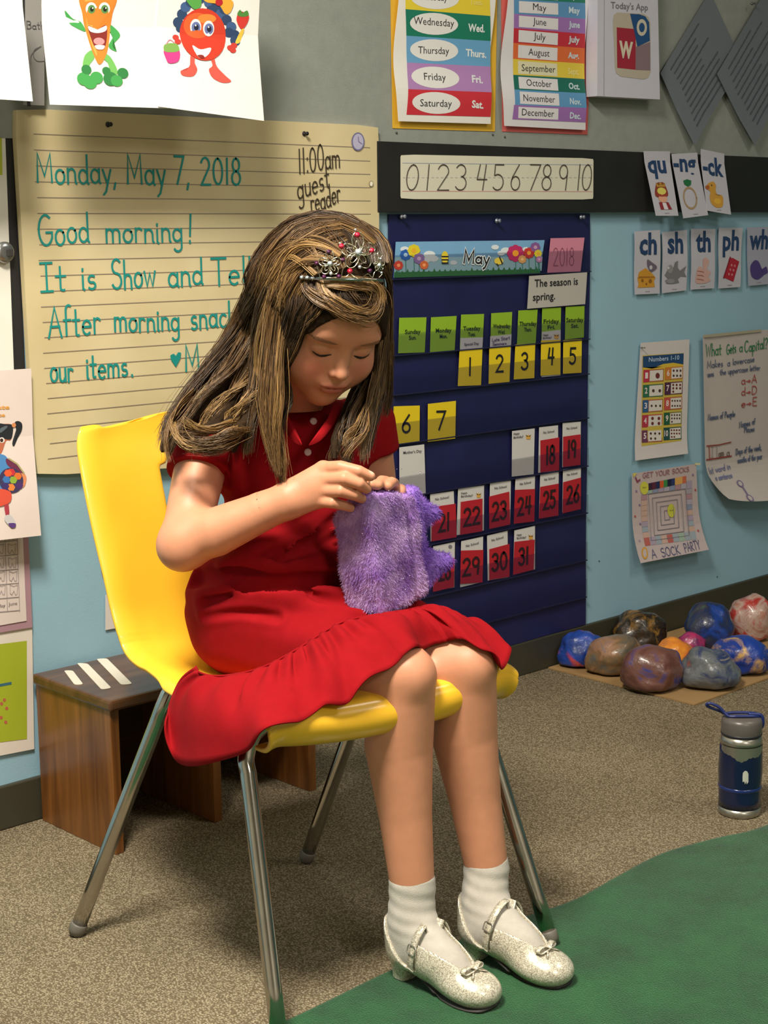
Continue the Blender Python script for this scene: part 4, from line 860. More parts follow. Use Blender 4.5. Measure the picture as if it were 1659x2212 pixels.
def strip(q):
    P = [on_floor(px, py, BZ) for px, py in q]; c = sum(P)/4; out = []
    for i in range(4):
        p0, p1, p2 = P[i-1], P[i], P[(i+1) % 4]
        for t in (.0, .33, .66, 1.0):
            a = p1 + (p0-p1)/np.linalg.norm(p0-p1)*.007; b_ = p1 + (p2-p1)/np.linalg.norm(p2-p1)*.007
            out.append((1-t)**2*a + 2*t*(1-t)*p1 + t*t*b_)
    n = len(out); V = [p+np.array([0, 0, .0003]) for p in out] + [p+np.array([0, 0, .0009]) for p in out]
    V = [v - np.array([BX0, -.012, 0]) for v in V]
    F = [tuple(range(n))[::-1], tuple(range(n, 2*n))] + [(i, (i+1) % n, n+(i+1) % n, n+i) for i in range(n)]
    o = mesh('tape_strip', V, F, bench, mat('white_tape', '#E4DCCB', .5)); o['label'] = 'white rounded tape strip'
strip([(138, 1449), (157, 1449), (180, 1479), (161, 1480)]); strip([(166, 1433), (189, 1434), (241, 1487), (219, 1490)]); strip([(208, 1424), (231, 1423), (286, 1478), (262, 1480)])

# ---------------------------------------------------------------- cardboard and painted stones
V2 = [(2.935, -.012), (2.93, -.452), (3.70, -.448), (3.71, -.014)]
V = [(x, y, .0006) for x, y in V2] + [(x, y, .004) for x, y in V2]
cb_ = mesh('cardboard_sheet', V, [(3, 2, 1, 0), (4, 5, 6, 7)] + [(i, (i+1) % 4, 4+(i+1) % 4, 4+i) for i in range(4)], None, mat('brown_cardboard', '#9C7C50', .8, noise=.08, scale=9))
tag(cb_, 'flat brown cardboard sheet on the carpet by the wall under the painted stones', 'cardboard')
def paint_material(name, cols, seed, scale=9, rough=.35):
    m = bpy.data.materials.new(name); m.use_nodes = True; N = m.node_tree.nodes; L = m.node_tree.links
    b = N['Principled BSDF']; b.inputs['Roughness'].default_value = rough; b.inputs['Coat Weight'].default_value = .15
    tc = N.new('ShaderNodeTexCoord'); mp = N.new('ShaderNodeMapping'); mp.inputs['Location'].default_value = (seed*3.1, seed*1.7, seed*.9)
    L.new(tc.outputs['Object'], mp.inputs['Vector'])
    n = N.new('ShaderNodeTexNoise'); n.inputs['Scale'].default_value = scale; n.inputs['Detail'].default_value = 9; n.inputs['Roughness'].default_value = .62; n.inputs['Distortion'].default_value = 1.0
    L.new(mp.outputs['Vector'], n.inputs['Vector'])
    r = N.new('ShaderNodeValToRGB'); els = r.color_ramp.elements
    k = len(cols); els[0].position = .28; els[0].color = lin(cols[0]); els[1].position = .74; els[1].color = lin(cols[-1])
    for i in range(1, k-1):
        e = els.new(.28 + .46*i/(k-1)); e.color = lin(cols[i])
    L.new(n.outputs['Fac'], r.inputs['Fac']); L.new(r.outputs['Color'], b.inputs['Base Color'])
    n2 = N.new('ShaderNodeTexNoise'); n2.inputs['Scale'].default_value = 60; L.new(tc.outputs['Object'], n2.inputs['Vector'])
    bp = N.new('ShaderNodeBump'); bp.inputs['Strength'].default_value = .5; bp.inputs['Distance'].default_value = .004
    L.new(n2.outputs['Fac'], bp.inputs['Height']); L.new(bp.outputs['Normal'], b.inputs['Normal'])
    return m
from mathutils import noise as mnoise
def stone(px, py, rx, ry, cols, label, seed, scale=20, squash=1.0, tilt=0.0, depth=None):
    # base point: where the lowest outline touches the board
    base = on_floor(px, py+ry*.93, .0045); z = project(base)[2]; s = z/FPX
    RX, RZ_ = rx*s, ry*s*.99
    bm = bmesh.new(); bmesh.ops.create_icosphere(bm, subdivisions=4, radius=1.0)
    for v in bm.verts:
        c_ = v.co.copy(); d = mnoise.noise(c_*1.3 + Vector((seed*7.3, seed*2.1, 0)))*.20 + mnoise.noise(c_*3.4 + Vector((seed*3.3, 0, seed)))*.06
        c_ *= 1+d; 
        if c_.z < -.6: c_.z = -.6 + (c_.z+.6)*.35
        v.co = Vector((c_.x, c_.y, c_.z))
    R_ = Matrix.Rotation(-YAW, 3, 'Z')
    zmin = min(v.co.z for v in bm.verts); zmax = max(v.co.z for v in bm.verts)
    ry_m = depth or RX*.85
    for v in bm.verts:
        zz = (v.co.z-zmin)/(zmax-zmin)*2*RZ_
        zz *= 1 + tilt*v.co.x
        p_ = R_ @ Vector((v.co.x*RX/1.02, v.co.y*ry_m, 0)); v.co = Vector((p_.x, p_.y, max(0, zz)))
    o = frombm('painted_stone', bm, None, paint_material('stone_paint', cols, seed, scale), smooth=True)
    back = FW.copy(); back[2] = 0; back /= np.linalg.norm(back)
    c = base + back*ry_m*.55
    o.location = (c[0], min(c[1], -ry_m*1.0-.012), .0045); 
    tag(o, label, 'stone', 'painted stones on the cardboard')
    return o
BLU, NAV, GLD, BRN, ORG, RDD = '#1E3C88', '#151F4E', '#C89A44', '#5A3A2A', '#CC6A28', '#A82C2A'
stone(1243, 1403, 50, 40, [NAV, BLU, '#2A4CA8', '#C84A5A', GLD], 'round blue painted stone with pink and gold top, leftmost on the cardboard', 1, 14)
stone(1380, 1368, 58, 44, ['#15130F', '#3A2A16', '#1A1612', '#8A6428', '#C0862E'], 'black and gold painted stone at the back near the baseboard', 2, 13)
stone(1328, 1421, 62, 42, ['#4A4A52', '#5E5648', '#7A5E40', '#9A7458', '#6A6A78'], 'slate and tan painted stone between the round blue one and the big brown one', 3, 13, tilt=.12)
stone(1627, 1340, 52, 52, ['#8A2A20', '#A8302A', '#B09A90', '#9A5638', '#9A5A3A'], 'red and white striped painted stone at the right edge near the baseboard', 9, 15)
stone(1533, 1358, 54, 52, [NAV, '#1E4294', '#1E2A50', '#3A3A44', '#3C7A52'], 'tall blue and black painted stone at the back, left of the red one', 4, 13)
stone(1496, 1392, 34, 24, ['#1E1E3E', '#B82E60', '#3A2A5A', NAV], 'small dark stone with a magenta patch in front of the tall blue one', 10, 16)
stone(1608, 1421, 62, 42, ['#1C3A98', '#1E3E96', '#1A3688', '#D0A65C', '#E0C890'], 'flat blue painted stone with a gold rim near the right edge', 5, 11)
stone(1461, 1414, 46, 32, ['#A84A20', ORG, '#E0902E', '#8A2E1E'], 'orange painted stone behind the big brown one', 6, 12)
stone(1541, 1452, 66, 43, ['#8A3A24', '#4E5054', '#686C6E', '#20305E', '#B8A886'], 'long grey stone with rust and white streaks, front right of the cardboard', 7, 13, tilt=-.12)
stone(1414, 1450, 68, 50, ['#4A2424', '#5A3630', '#6E4A40', '#26408E', '#B48E6A'], 'big purplish brown painted stone with a blue foot at the front', 8, 12, tilt=-.05)

# ---------------------------------------------------------------- water bottle
bp_ = on_floor(1604, 1768, 0.0); back = FW.copy(); back[2] = 0; back /= np.linalg.norm(back)
bc_ = bp_ + back*.030
bot = empty('water_bottle', (bc_[0], bc_[1], 0), 'navy water bottle with steel bands and grey lid standing on the carpet', 'bottle', rz=-YAW)
steel = mat('brushed_steel', '#A9A69C', .3, metal=.85, noise=.06, scale=30); navy = mat('navy_bottle_paint', '#101C3C', .25, coat=.3, noise=.15, scale=12)
def part(name, prof, m, n=40, **kw):
    V, F = lathe(prof, n); return mesh(name, V, F, bot, m, smooth=True, **kw)
part('steel_base', [(.001, 0), (.036, 0), (.0385, .003), (.039, .016), (.001, .016)], steel)
part('body', [(.001, .016), (.0388, .016), (.0385, .030), (.0392, .060), (.0405, .085), (.0392, .120), (.0385, .135), (.001, .135)], navy)
part('grip_ring', [(.0386, .050), (.0400, .052), (.0400, .056), (.0388, .058)], mat('blue_ring', '#182C66', .2, coat=.4))
part('steel_shoulder', [(.001, .135), (.0385, .135), (.0380, .143), (.0360, .153), (.001, .154)], steel)
# rough lower edge of the steel band running down over the paint
Vb, Fb = [], []; nn = 48
for k in range(nn+1):
    a = -math.pi*.92 + math.pi*.9*k/nn; lo = .128 - .017*max(0, math.sin((k/nn)*math.pi*1.15))*(.8+.2*math.sin(k*.37+1)+.06*math.sin(k*1.7)); r = .0397
    Vb += [(r*math.cos(a), r*math.sin(a), lo), (.0391*math.cos(a), .0391*math.sin(a), .1365)]
Fb = [(2*k, 2*k+2, 2*k+3, 2*k+1) for k in range(nn)]
mesh('worn_steel_patch', Vb, Fb, bot, steel, smooth=True, label='bare steel patch showing below the neck band')
part('lid', [(.001, .154), (.0365, .154), (.0372, .157), (.0372, .178), (.0352, .184), (.028, .1875), (.001, .188)], mat('grey_lid', '#5A5450', .35))
part('lid_groove', [(.0368, .1535), (.0378, .1545), (.0378, .1575), (.0368, .1585)], mat('dark_gasket', '#22242C', .4))
loop = catmull([(.030, -.004, .186), (.020, -.012, .190), (-.010, -.014, .191), (-.026, -.010, .190), (-.034, -.006, .196), (-.044, -.004, .206), (-.060, -.003, .213), (-.066, 0, .209), (-.058, .003, .203), (-.040, .004, .196), (-.030, .008, .190), (-.010, .013, .190), (.022, .012, .189), (.033, .004, .186)], 6)
V, F = tube(loop, .0028, 8); mesh('carry_loop', V, F, bot, mat('navy_rubber', '#1C2A66', .35), smooth=True)
V, F = tube(catmull([(.034, 0, .162), (.0385, 0, .170), (.0375, 0, .184), (.030, 0, .190), (.012, 0, .1905)], 5), .0035, 8); mesh('hinge', V, F, bot, mat('navy_rubber', '#1C2A66', .35), smooth=True)
P = [(-.0045, .074), (-.0050, .084), (-.0046, .092), (-.001, .096), (.003, .095), (.0056, .090), (.0060, .074), (.003, .070), (.0018, .076), (.000, .070), (-.002, .076)]
V = [(x, -math.sqrt(.0414**2-x*x), z) for x, z in P]; V = [(.0005, -.0415, .083)] + V
mesh('emblem', V, [(0, (i+1) % len(P)+1, i+1) for i in range(len(P))], bot, mat('pale_print', '#B9BDB0', .5))

# ---------------------------------------------------------------- yellow chair
CH = np.array([1.546, -.712, 0.0]); CYAW = math.radians(-8.0)
chair = empty('school_chair', tuple(CH), 'yellow moulded plastic school chair with chrome tube legs under the seated girl', 'chair', rz=CYAW)
cc_, cs_ = math.cos(CYAW), math.sin(CYAW)
def cl(p):  # world -> chair local
    d = np.asarray(p, float)-CH; return np.array([d[0]*cc_+d[1]*cs_, -d[0]*cs_+d[1]*cc_, d[2]])
yellow = mat('yellow_plastic', '#F0BA30', .32, coat=.2, noise=.02, scale=8, sss=0.0)
# profile of the shell, centre line: (y, z) local from front lip to the top of the back, with half widths
prof = [(-.214, .380, .208), (-.234, .388, .212), (-.242, .404, .215), (-.236, .420, .217), (-.214, .429, .218), (-.10, .418, .220), (0.00, .410, .218), (.09, .412, .214), (.150, .420, .226), (.192, .440, .228), (.218, .480, .230), (.240, .540, .232), (.268, .620, .236), (.294, .700, .238), (.312, .748, .234), (.320, .776, .218), (.323, .790, .186)]
PR = catmull([(a, b, c) for a, b, c in prof], 4)
def shell(t, u):
    """t index along profile (float 0..len-1), u -1..1 across"""
    i = min(int(t), len(PR)-2); f = t-i; y, z, hw = PR[i]*(1-f) + PR[i+1]*f
    dn = PR[min(i+1, len(PR)-1)]-PR[max(i-1, 0)]; d = np.array([dn[0], dn[1]]); d /= np.linalg.norm(d); nrm = np.array([-d[1], d[0]])  # up / forward side
    k = t/(len(PR)-1); a = abs(u)
    back = min(1, max(0, (k-.42)/.16)); seat = 1-back
    rim = max(0, (a-.86)/.14)
    curl = -.018*rim**2*seat*(1 if k < .42 else .6)*(.45+.55*min(1, k/.14))                       # seat edges turn down
    cup = .012*(a**2)*seat + .034*(a**2.2)*back                           # back wraps forward at the sides
    if back > .3: curl = -.010*rim**2
    x = u*hw
    if k < .12: cup -= 0; y2 = 0
    else: y2 = 0
    y2 = .034*(a**3)*max(0, 1-k/.22)
    top = max(0, (k-.90)/.10); zz = -.045*top**1.5*(a**3)
    return np.array([x, y + nrm[0]*cup*(k > .3) + (nrm[0]*curl if k > .3 else 0) + y2, z + (nrm[1] if k > .3 else 1.0)*(cup+curl) + zz])
NT, NU = 110, 44
hole = lambda t, u: ((u)/.62)**4 + ((t/(NT)*(len(PR)-1) - 52.5)/2.1)**4 < 1  # hand slot near the top of the back
TT = np.linspace(0, len(PR)-1, NT+1); UU = np.sin(np.linspace(-1, 1, NU+1)*math.pi/2*.92)/math.sin(math.pi/2*.92)
V = [shell(t, u) for t in TT for u in UU]
F = []
for j in range(NT):
    for i in range(NU):
        tc_ = (TT[j]+TT[j+1])/2; uc = (UU[i]+UU[i+1])/2
        if (uc/.40)**4 + ((tc_-50.6)/2.6)**4 < 1: continue
        F.append((j*(NU+1)+i, j*(NU+1)+i+1, (j+1)*(NU+1)+i+1, (j+1)*(NU+1)+i))
sh = mesh('seat_shell', V, F, chair, yellow, smooth=True)
so = sh.modifiers.new('thick', 'SOLIDIFY'); so.thickness = .0075; so.offset = 1.0
ss = sh.modifiers.new('sub', 'SUBSURF'); ss.levels = 1; ss.render_levels = 1
chrome = mat('chrome_tube', '#B8B4AC', .14, metal=1.0, noise=.10, scale=25)
cap_m = mat('grey_foot_cap', '#6A655C', .5)
def leg(foot_px, top_w, mid_w, name='leg'):
    f = on_floor(foot_px[0], foot_px[1], z=foot_px[2] if len(foot_px) > 2 else .002)
    P = [cl(f + np.array([0, 0, .004]))] + [cl(p) for p in mid_w] + [cl(p) for p in top_w]
    k0 = P[0]; k1 = P[1]
    path = np.vstack([np.linspace(k0, k0+(k1-k0)*.93, 6), catmull([k0+(k1-k0)*.94, k1] + P[2:], 7)])
    V, F = tube(path, .0118, 16); o = mesh(name, V, F, chair, chrome, smooth=True)
    d = (k1-k0)/np.linalg.norm(k1-k0)
    V, F = tube([k0-np.array([0, 0, .003]), k0+d*.004, k0+d*.014, k0+d*.016], [.0115, .0135, .0135, .0122], 16); mesh('foot_cap', V, F, o, cap_m, smooth=True)
    return o
def cw(x, y, z):  # chair local -> world
    return np.array([CH[0]+x*cc_-y*cs_, CH[1]+x*cs_+y*cc_, z])
leg((165, 2018), [cw(-.150, .100, .404), cw(-.080, .098, .405)], [cw(-.196, .102, .372), cw(-.180, .101, .396)])
leg((604, 2256, RZ+.001), [cw(-.150, -.150, .403), cw(-.080, -.150, .404)], [cw(-.205, -.155, .362), cw(-.188, -.152, .392)])
leg((661, 1860), [cw(.150, .100, .404), cw(.080, .098, .405)], [cw(.196, .102, .372), cw(.180, .101, .396)])
leg((1190, 2038, RZ+.001), [cw(.150, -.150, .403), cw(.080, -.150, .404)], [cw(.205, -.155, .362), cw(.188, -.152, .392)])
for y in (.098, -.150):
    V, F = tube([(-.085, y, .4045), (.085, y, .4045)], .0116, 14); mesh('cross_tube', V, F, chair, chrome, smooth=True)
for x in (-.07, .07):
    V, F = tube([(x, .105, .402), (x, -.155, .402)], .007, 10); mesh('side_tube', V, F, chair, chrome, smooth=True)
def onshell(t, u, r, dep, m, name):
    p = shell(t, u); q = shell(t, u+.02); q2 = shell(t+.3, u); a = q-p; a /= np.linalg.norm(a); b = q2-p; b /= np.linalg.norm(b); n = np.cross(a, b); n /= np.linalg.norm(n)
    V = []; K = 16
    for s_, d_ in ((1, -.0005), (1, dep), (.6, dep*1.6)):
        V += [p + a*math.cos(x)*r[0]*s_ + b*math.sin(x)*r[1]*s_ + n*d_ for x in np.linspace(0, 2*math.pi, K, endpoint=False)]
    F = [(i*K+j, i*K+(j+1) % K, (i+1)*K+(j+1) % K, (i+1)*K+j) for i in range(2) for j in range(K)] + [tuple(2*K+j for j in range(K))]
    mesh(name, V, F, chair, m, smooth=True)
onshell(37.6, -.985, (.0025, .0028), .0015, mat('rivet_dark', '#4A3210', .4), 'rivet')
onshell(44.5, -.99, (.0022, .016), .0006, mat('shade_slot', '#2A2118', .6), 'stacking_slot')
# ---------------------------------------------------------------- signed distance modelling
def smin(a, b, k):
    h = np.clip(0.5 + 0.5*(b-a)/k, 0, 1); return b + (a-b)*h - k*h*(1-h)
def smax(a, b, k): return -smin(-a, -b, k)
def s_cone(P, a, b, ra, rb):
    a = np.asarray(a, float); b = np.asarray(b, float); d = b-a; t = np.clip(((P-a) @ d)/(d @ d), 0, 1)
    return np.linalg.norm(P-a-t[:, None]*d, axis=1) - (ra + (rb-ra)*t)
def s_ell(P, c, r, R=None):
    q = P-np.asarray(c, float)
    if R is not None: q = q @ R
    r = np.asarray(r, float); k0 = np.linalg.norm(q/r, axis=1); k1 = np.linalg.norm(q/(r*r), axis=1) + 1e-9
    return k0*(k0-1)/k1
def s_box(P, c, hx, R, rad):
    q = np.abs((P-np.asarray(c, float)) @ R) - (np.asarray(hx)-rad)
    return np.linalg.norm(np.maximum(q, 0), axis=1) + np.minimum(q.max(1), 0) - rad
def s_poly(P, pts, r):
    r = [r]*len(pts) if np.isscalar(r) else r; d = None
    for i in range(len(pts)-1):
        e = s_cone(P, pts[i], pts[i+1], r[i], r[i+1]); d = e if d is None else np.minimum(d, e)
    return d
def sdf_mesh(f, lo, hi, h, newton=2):
    """iso surface of f inside the box lo..hi, cell size h (surface nets) -> verts, quads"""
    lo = np.asarray(lo, float); n = np.ceil((np.asarray(hi)-lo)/h).astype(int) + 1
    B = 6; nb = -(-n//B); n = nb*B
    g_ = np.stack(np.meshgrid(*[np.arange(k) for k in nb], indexing='ij'), -1).reshape(-1, 3)
    c = lo + (g_*B + (B-1)/2)*h; vc = f(c)
    act = np.abs(vc) < h*B*1.25
    D = np.empty(tuple(n), np.float32)
    Dv = D.reshape(nb[0], B, nb[1], B, nb[2], B)
    Dv[...] = vc.reshape(tuple(nb))[:, None, :, None, :, None]
    off = np.stack(np.meshgrid(*[np.arange(B)]*3, indexing='ij'), -1).reshape(-1, 3)
    ga = g_[act]; 
    for s in range(0, len(ga), 4000):
        gg = ga[s:s+4000]; I = gg[:, None, :]*B + off[None]
        D[I[..., 0], I[..., 1], I[..., 2]] = f((lo + I*h).reshape(-1, 3)).reshape(I.shape[:2])
    neg = D < 0
    m = np.zeros(tuple(n-1), np.int8)
    for dx in (0, 1):
        for dy in (0, 1):
            for dz in (0, 1): m += neg[dx:n[0]-1+dx, dy:n[1]-1+dy, dz:n[2]-1+dz]
    cells = np.argwhere((m > 0) & (m < 8)); idx = np.full(tuple(n-1), -1, np.int32); idx[tuple(cells.T)] = np.arange(len(cells))
    acc = np.zeros((len(cells), 3)); cnt = np.zeros(len(cells))
    cor = [(0,0,0),(1,0,0),(0,1,0),(1,1,0),(0,0,1),(1,0,1),(0,1,1),(1,1,1)]
    val = [D[cells[:, 0]+a, cells[:, 1]+b, cells[:, 2]+c_].astype(float) for a, b, c_ in cor]
    for i in range(8):
        for ax in range(3):
            if cor[i][ax] == 0:
                j = i + (1, 2, 4)[ax]; a, b = val[i], val[j]; s = (a < 0) != (b < 0)
                t = np.where(s, a/(a-b+1e-12), 0); p = np.tile(np.array(cor[i], float), (len(cells), 1)); p[:, ax] += t
                acc[s] += p[s]; cnt[s] += 1
    V = lo + (cells + acc/cnt[:, None])*h
    F = []
    for ax in range(3):
        o = [0, 0, 0]; o[ax] = 1
        a = neg[:n[0]-1, :n[1]-1, :n[2]-1]; b = neg[o[0]:n[0]-1+o[0], o[1]:n[1]-1+o[1], o[2]:n[2]-1+o[2]]
        e = np.argwhere(a != b); u, v = (ax+1) % 3, (ax+2) % 3
        e = e[(e[:, u] > 0) & (e[:, v] > 0)]
        du = np.zeros(3, int); du[u] = 1; dv = np.zeros(3, int); dv[v] = 1
        q = np.stack([idx[tuple((e-du-dv).T)], idx[tuple((e-dv).T)], idx[tuple(e.T)], idx[tuple((e-du).T)]], 1)
        fl = neg[tuple(e.T)]; q[~fl] = q[~fl][:, ::-1]
        F.append(q[(q >= 0).all(1)])
    F = np.vstack(F)
    for _ in range(newton):
        v0 = f(V); g3 = np.stack([f(V + np.eye(3)[i]*h*.3) - f(V - np.eye(3)[i]*h*.3) for i in range(3)], 1)/(h*.6)
        st_ = v0[:, None]*g3/np.maximum((g3**2).sum(1), .25)[:, None]; L_ = np.linalg.norm(st_, axis=1)[:, None]
        V = V - st_*np.minimum(1, h*.6/np.maximum(L_, 1e-9))
    return V, F
def np_mesh(name, V, F, parent=None, m=None, smooth=True, **kw):
    me = bpy.data.meshes.new(name); V = np.asarray(V, np.float32); F = np.asarray(F, np.int32); k = F.shape[1]
    me.vertices.add(len(V)); me.vertices.foreach_set('co', V.ravel())
    me.loops.add(F.size); me.loops.foreach_set('vertex_index', F.ravel())
    me.polygons.add(len(F)); me.polygons.foreach_set('loop_start', np.arange(0, F.size, k, dtype=np.int32))
    me.update(calc_edges=True); me.validate()
    return link(name, me, parent, m, smooth, **kw)
def join_np(parts):
    V = np.vstack([p[0] for p in parts]); o = 0; F = []
    for v, f in parts: F.append(f+o); o += len(v)
    return V, np.vstack(F)

# ---------------------------------------------------------------- joints (metres, world)
shR, elR, wrR = at(450, 930, 2.41), at(398, 1170, 2.31), at(624, 1080, 2.27)
shL, elL, wrL = at(790, 915, 2.50), at(822, 1130, 2.56), at(826, 1084, 2.405)
hipR, hipL = np.array([1.490, -.655, .492]), np.array([1.605, -.670, .492])
knR, knL = at(866, 1468, 2.275), at(998, 1448, 2.345)
anR, anL = at(890, 1905, 2.315), at(1050, 1868, 2.39)
hc = at(700, 678, 2.32)                                 # head centre
HY, HP = math.radians(28), math.radians(39); BK = -FW
def camvec(a, b, c): return RT*a + UP*b + BK*c
Hf = camvec(math.sin(HY)*math.cos(HP), -math.sin(HP), math.cos(HY)*math.cos(HP))
Hu = camvec(math.sin(HY)*math.sin(HP), math.cos(HP), math.cos(HY)*math.sin(HP)); Hx = np.cross(Hu, Hf)
HM = np.stack([Hx, Hu, Hf], 1); HS = 1.07
def hd(x, y, z): return hc + HM @ (np.array([x, y, z])*HS)   # head local -> world (x = her left, y = up, z = face)
neck0 = at(672, 905, 2.43)

def f_head(P):
    q = (P-hc) @ HM / HS
    q = q.copy(); ax = q.copy(); ax[:, 0] = np.abs(q[:, 0])
    d = s_ell(q, (0, .022, -.010), (.0735, .088, .092))                       # cranium
    d = smin(d, s_ell(q, (0, -.018, .020), (.062, .066, .066)), .03)          # face block
    d = smin(d, s_ell(q, (0, -.066, .040), (.040, .036, .040)), .035)         # jaw
    d = smin(d, s_ell(q, (0, -.090, .060), (.017, .014, .016)), .02)          # chin
    d = smin(d, s_ell(ax, (.037, -.044, .046), (.030, .029, .029)), .02)      # cheeks
    d = smin(d, s_ell(q, (0, .030, .055), (.050, .036, .030)), .03)           # forehead
    d = smax(d, -s_ell(ax, (.030, -.004, .094), (.019, .012, .016)), .016)    # eye sockets
    d = smin(d, s_ell(ax, (.0295, -.006, .0715), (.0150, .0125, .0115)), .004)   # closed lids
    d = smin(d, s_ell(ax, (.026, .0135, .0775), (.020, .0055, .006)), .014)   # brow ridge
    d = smin(d, s_cone(q, (0, .002, .0800), (0, -.030, .0930), .0050, .0068), .010)   # nose bridge
    d = smin(d, s_ell(q, (0, -.0345, .0955), (.0085, .0075, .0085)), .005)    # nose tip
    d = smin(d, s_ell(ax, (.0095, -.0370, .0885), (.0052, .0050, .0065)), .004)   # nostril wings
    d = smax(d, -s_ell(ax, (.0048, -.0425, .0935), (.0024, .0020, .0032)), .002)
    d = smin(d, s_ell(q, (0, -.0545, .0790), (.021, .012, .011)), .010)       # muzzle
    d = smin(d, s_ell(q, (0, -.0570, .0870), (.0175, .0038, .0050)), .004)    # upper lip
    d = smin(d, s_ell(q, (0, -.0665, .0845), (.0145, .0046, .0052)), .004)    # lower lip
    d = smax(d, -s_cone(q, (-.0185, -.0615, .0865), (.0185, -.0615, .0865), .0008, .0008) if False else d*0-9, .001)
    d = smax(d, -s_ell(q, (0, -.0615, .0915), (.0205, .0012, .0060)), .0018)  # mouth line
    d = smin(d, s_ell(ax, (.0735, -.012, -.004), (.008, .026, .017)), .006)   # ears
    return d*HS
def f_body(P):
    # torso
    ch = (shR+shL)/2
    d = s_ell(P, ch+np.array([.012, -.010, -.075]), (.115, .072, .115))
    d = smin(d, s_ell(P, np.array([1.556, -.665, .600]), (.105, .078, .100)), .05)
    d = smin(d, s_ell(P, np.array([1.548, -.640, .505]), (.120, .090, .080)), .05)
    d = smin(d, s_cone(P, shR+np.array([.02, 0, -.01]), shL-np.array([.03, 0, .012]), .036, .034), .04)
    d = smin(d, s_cone(P, ch+np.array([0, -.005, .0]), hc-Hu*.055-Hf*.03, .036, .038), .03)   # neck
    # right arm
    d = smin(d, s_poly(P, [shR, (shR+elR)/2+np.array([0, 0, .0]), elR], [.041, .0375, .0335]), .03)
    fm = elR + (wrR-elR)*.30 + UP*-.004
    d = smin(d, s_poly(P, [elR, fm, wrR], [.0335, .0355, .0240]), .018)
    d = smin(d, s_ell(P, elR - UP*.012 - RT*.004, (.030, .030, .028)), .02)
    # left arm
    d = smin(d, s_poly(P, [shL, elL], [.038, .032]), .03)
    d = smin(d, s_poly(P, [elL, wrL], [.032, .022]), .015)
    # thighs and shins
    for hp, kn, an, s in ((hipR, knR, anR, 1), (hipL, knL, anL, -1)):
        d = smin(d, s_cone(P, hp, kn+np.array([0, .03, .004]), .074, .053), .03)
        sh_ = kn + (an-kn)
        a1, a2, a3 = kn+(an-kn)*.10, kn+(an-kn)*.33, kn+(an-kn)*.68
        bk_ = np.array([0.0, .012, 0])
        leg_ = s_poly(P, [kn+np.array([0, -.0, .004]), a1, a2+bk_, a3+bk_*.5, an, an+(an-kn)*.06], [.049, .0475, .0495, .0385, .0325, .032])
        d = smin(d, leg_, .022)
        d = smin(d, s_ell(P, kn+np.array([-.002, -.030, .012]), (.027, .024, .031)), .022)   # kneecap
    return d
# right hand --------------------------------------------------------
def hp_(x, y, d): return at(x, y, d)
FIN = {
 'index':  ([hp_(698, 1013, 2.262), hp_(735, 1009, 2.240), hp_(776, 1018, 2.232), hp_(800, 1029, 2.238)], [.0105, .0094, .0082, .0070]),
 'middle': ([hp_(703, 1036, 2.256), hp_(744, 1034, 2.230), hp_(776, 1045, 2.232), hp_(792, 1056, 2.245)], [.0105, .0093, .0081, .0070]),
 'ring':   ([hp_(699, 1060, 2.258), hp_(736, 1061, 2.234), hp_(765, 1069, 2.240), hp_(781, 1077, 2.256)], [.0100, .0088, .0078, .0068]),
 'pinky':  ([hp_(689, 1082, 2.264), hp_(718, 1086, 2.246), hp_(743, 1092, 2.252), hp_(757, 1097, 2.264)], [.0090, .0080, .0070, .0062]),
 'thumb':  ([hp_(655, 1048, 2.292), hp_(700, 1038, 2.292), hp_(748, 1040, 2.280), hp_(788, 1042, 2.262)], [.0125, .0110, .0095, .0078]),
}
LFIN = {
 'index':  ([hp_(838, 1058, 2.370), hp_(832, 1041, 2.340), hp_(824, 1039, 2.305), hp_(816, 1048, 2.280)], [.0095, .0090, .0080, .0070]),
 'middle': ([hp_(850, 1062, 2.378), hp_(850, 1045, 2.350), hp_(846, 1042, 2.318), hp_(838, 1050, 2.295)], [.0095, .0088, .0080, .0070]),
 'ring':   ([hp_(860, 1072, 2.386), hp_(866, 1058, 2.366), hp_(866, 1060, 2.355), hp_(862, 1072, 2.350)], [.0090, .0083, .0075, .0066]),
 'pinky':  ([hp_(866, 1086, 2.392), hp_(872, 1078, 2.378), hp_(872, 1084, 2.368), hp_(868, 1094, 2.362)], [.0082, .0075, .0068, .0060]),
 'thumb':  ([hp_(824, 1082, 2.375), hp_(806, 1062, 2.335), hp_(802, 1050, 2.305), hp_(803, 1046, 2.278)], [.0110, .0100, .0088, .0074]),
}
def f_handR(P):
    # right palm as a fan of metacarpals
    pal = None
    for k, (nm, wofs) in enumerate((('index', .010), ('middle', .004), ('ring', -.003), ('pinky', -.009))):
        e = s_cone(P, wrR + UP*wofs*1.1, FIN[nm][0][0], .0165, .0118 if nm != 'pinky' else .0108)
        pal = e if pal is None else smin(pal, e, .012)
    R_ = pal
    for nm in ('index', 'middle', 'ring', 'pinky', 'thumb'):
        pts, r = FIN[nm]; R_ = smin(R_, s_poly(P, pts, r), .0045 if nm != 'thumb' else .010)
    th = s_cone(P, wrR+FW*.004, FIN['thumb'][0][0], .018, .0135); R_ = smin(R_, th, .012)
    R_ = smin(R_, s_cone(P, elR+(wrR-elR)*.75, wrR, .0265, .0215), .014); return R_
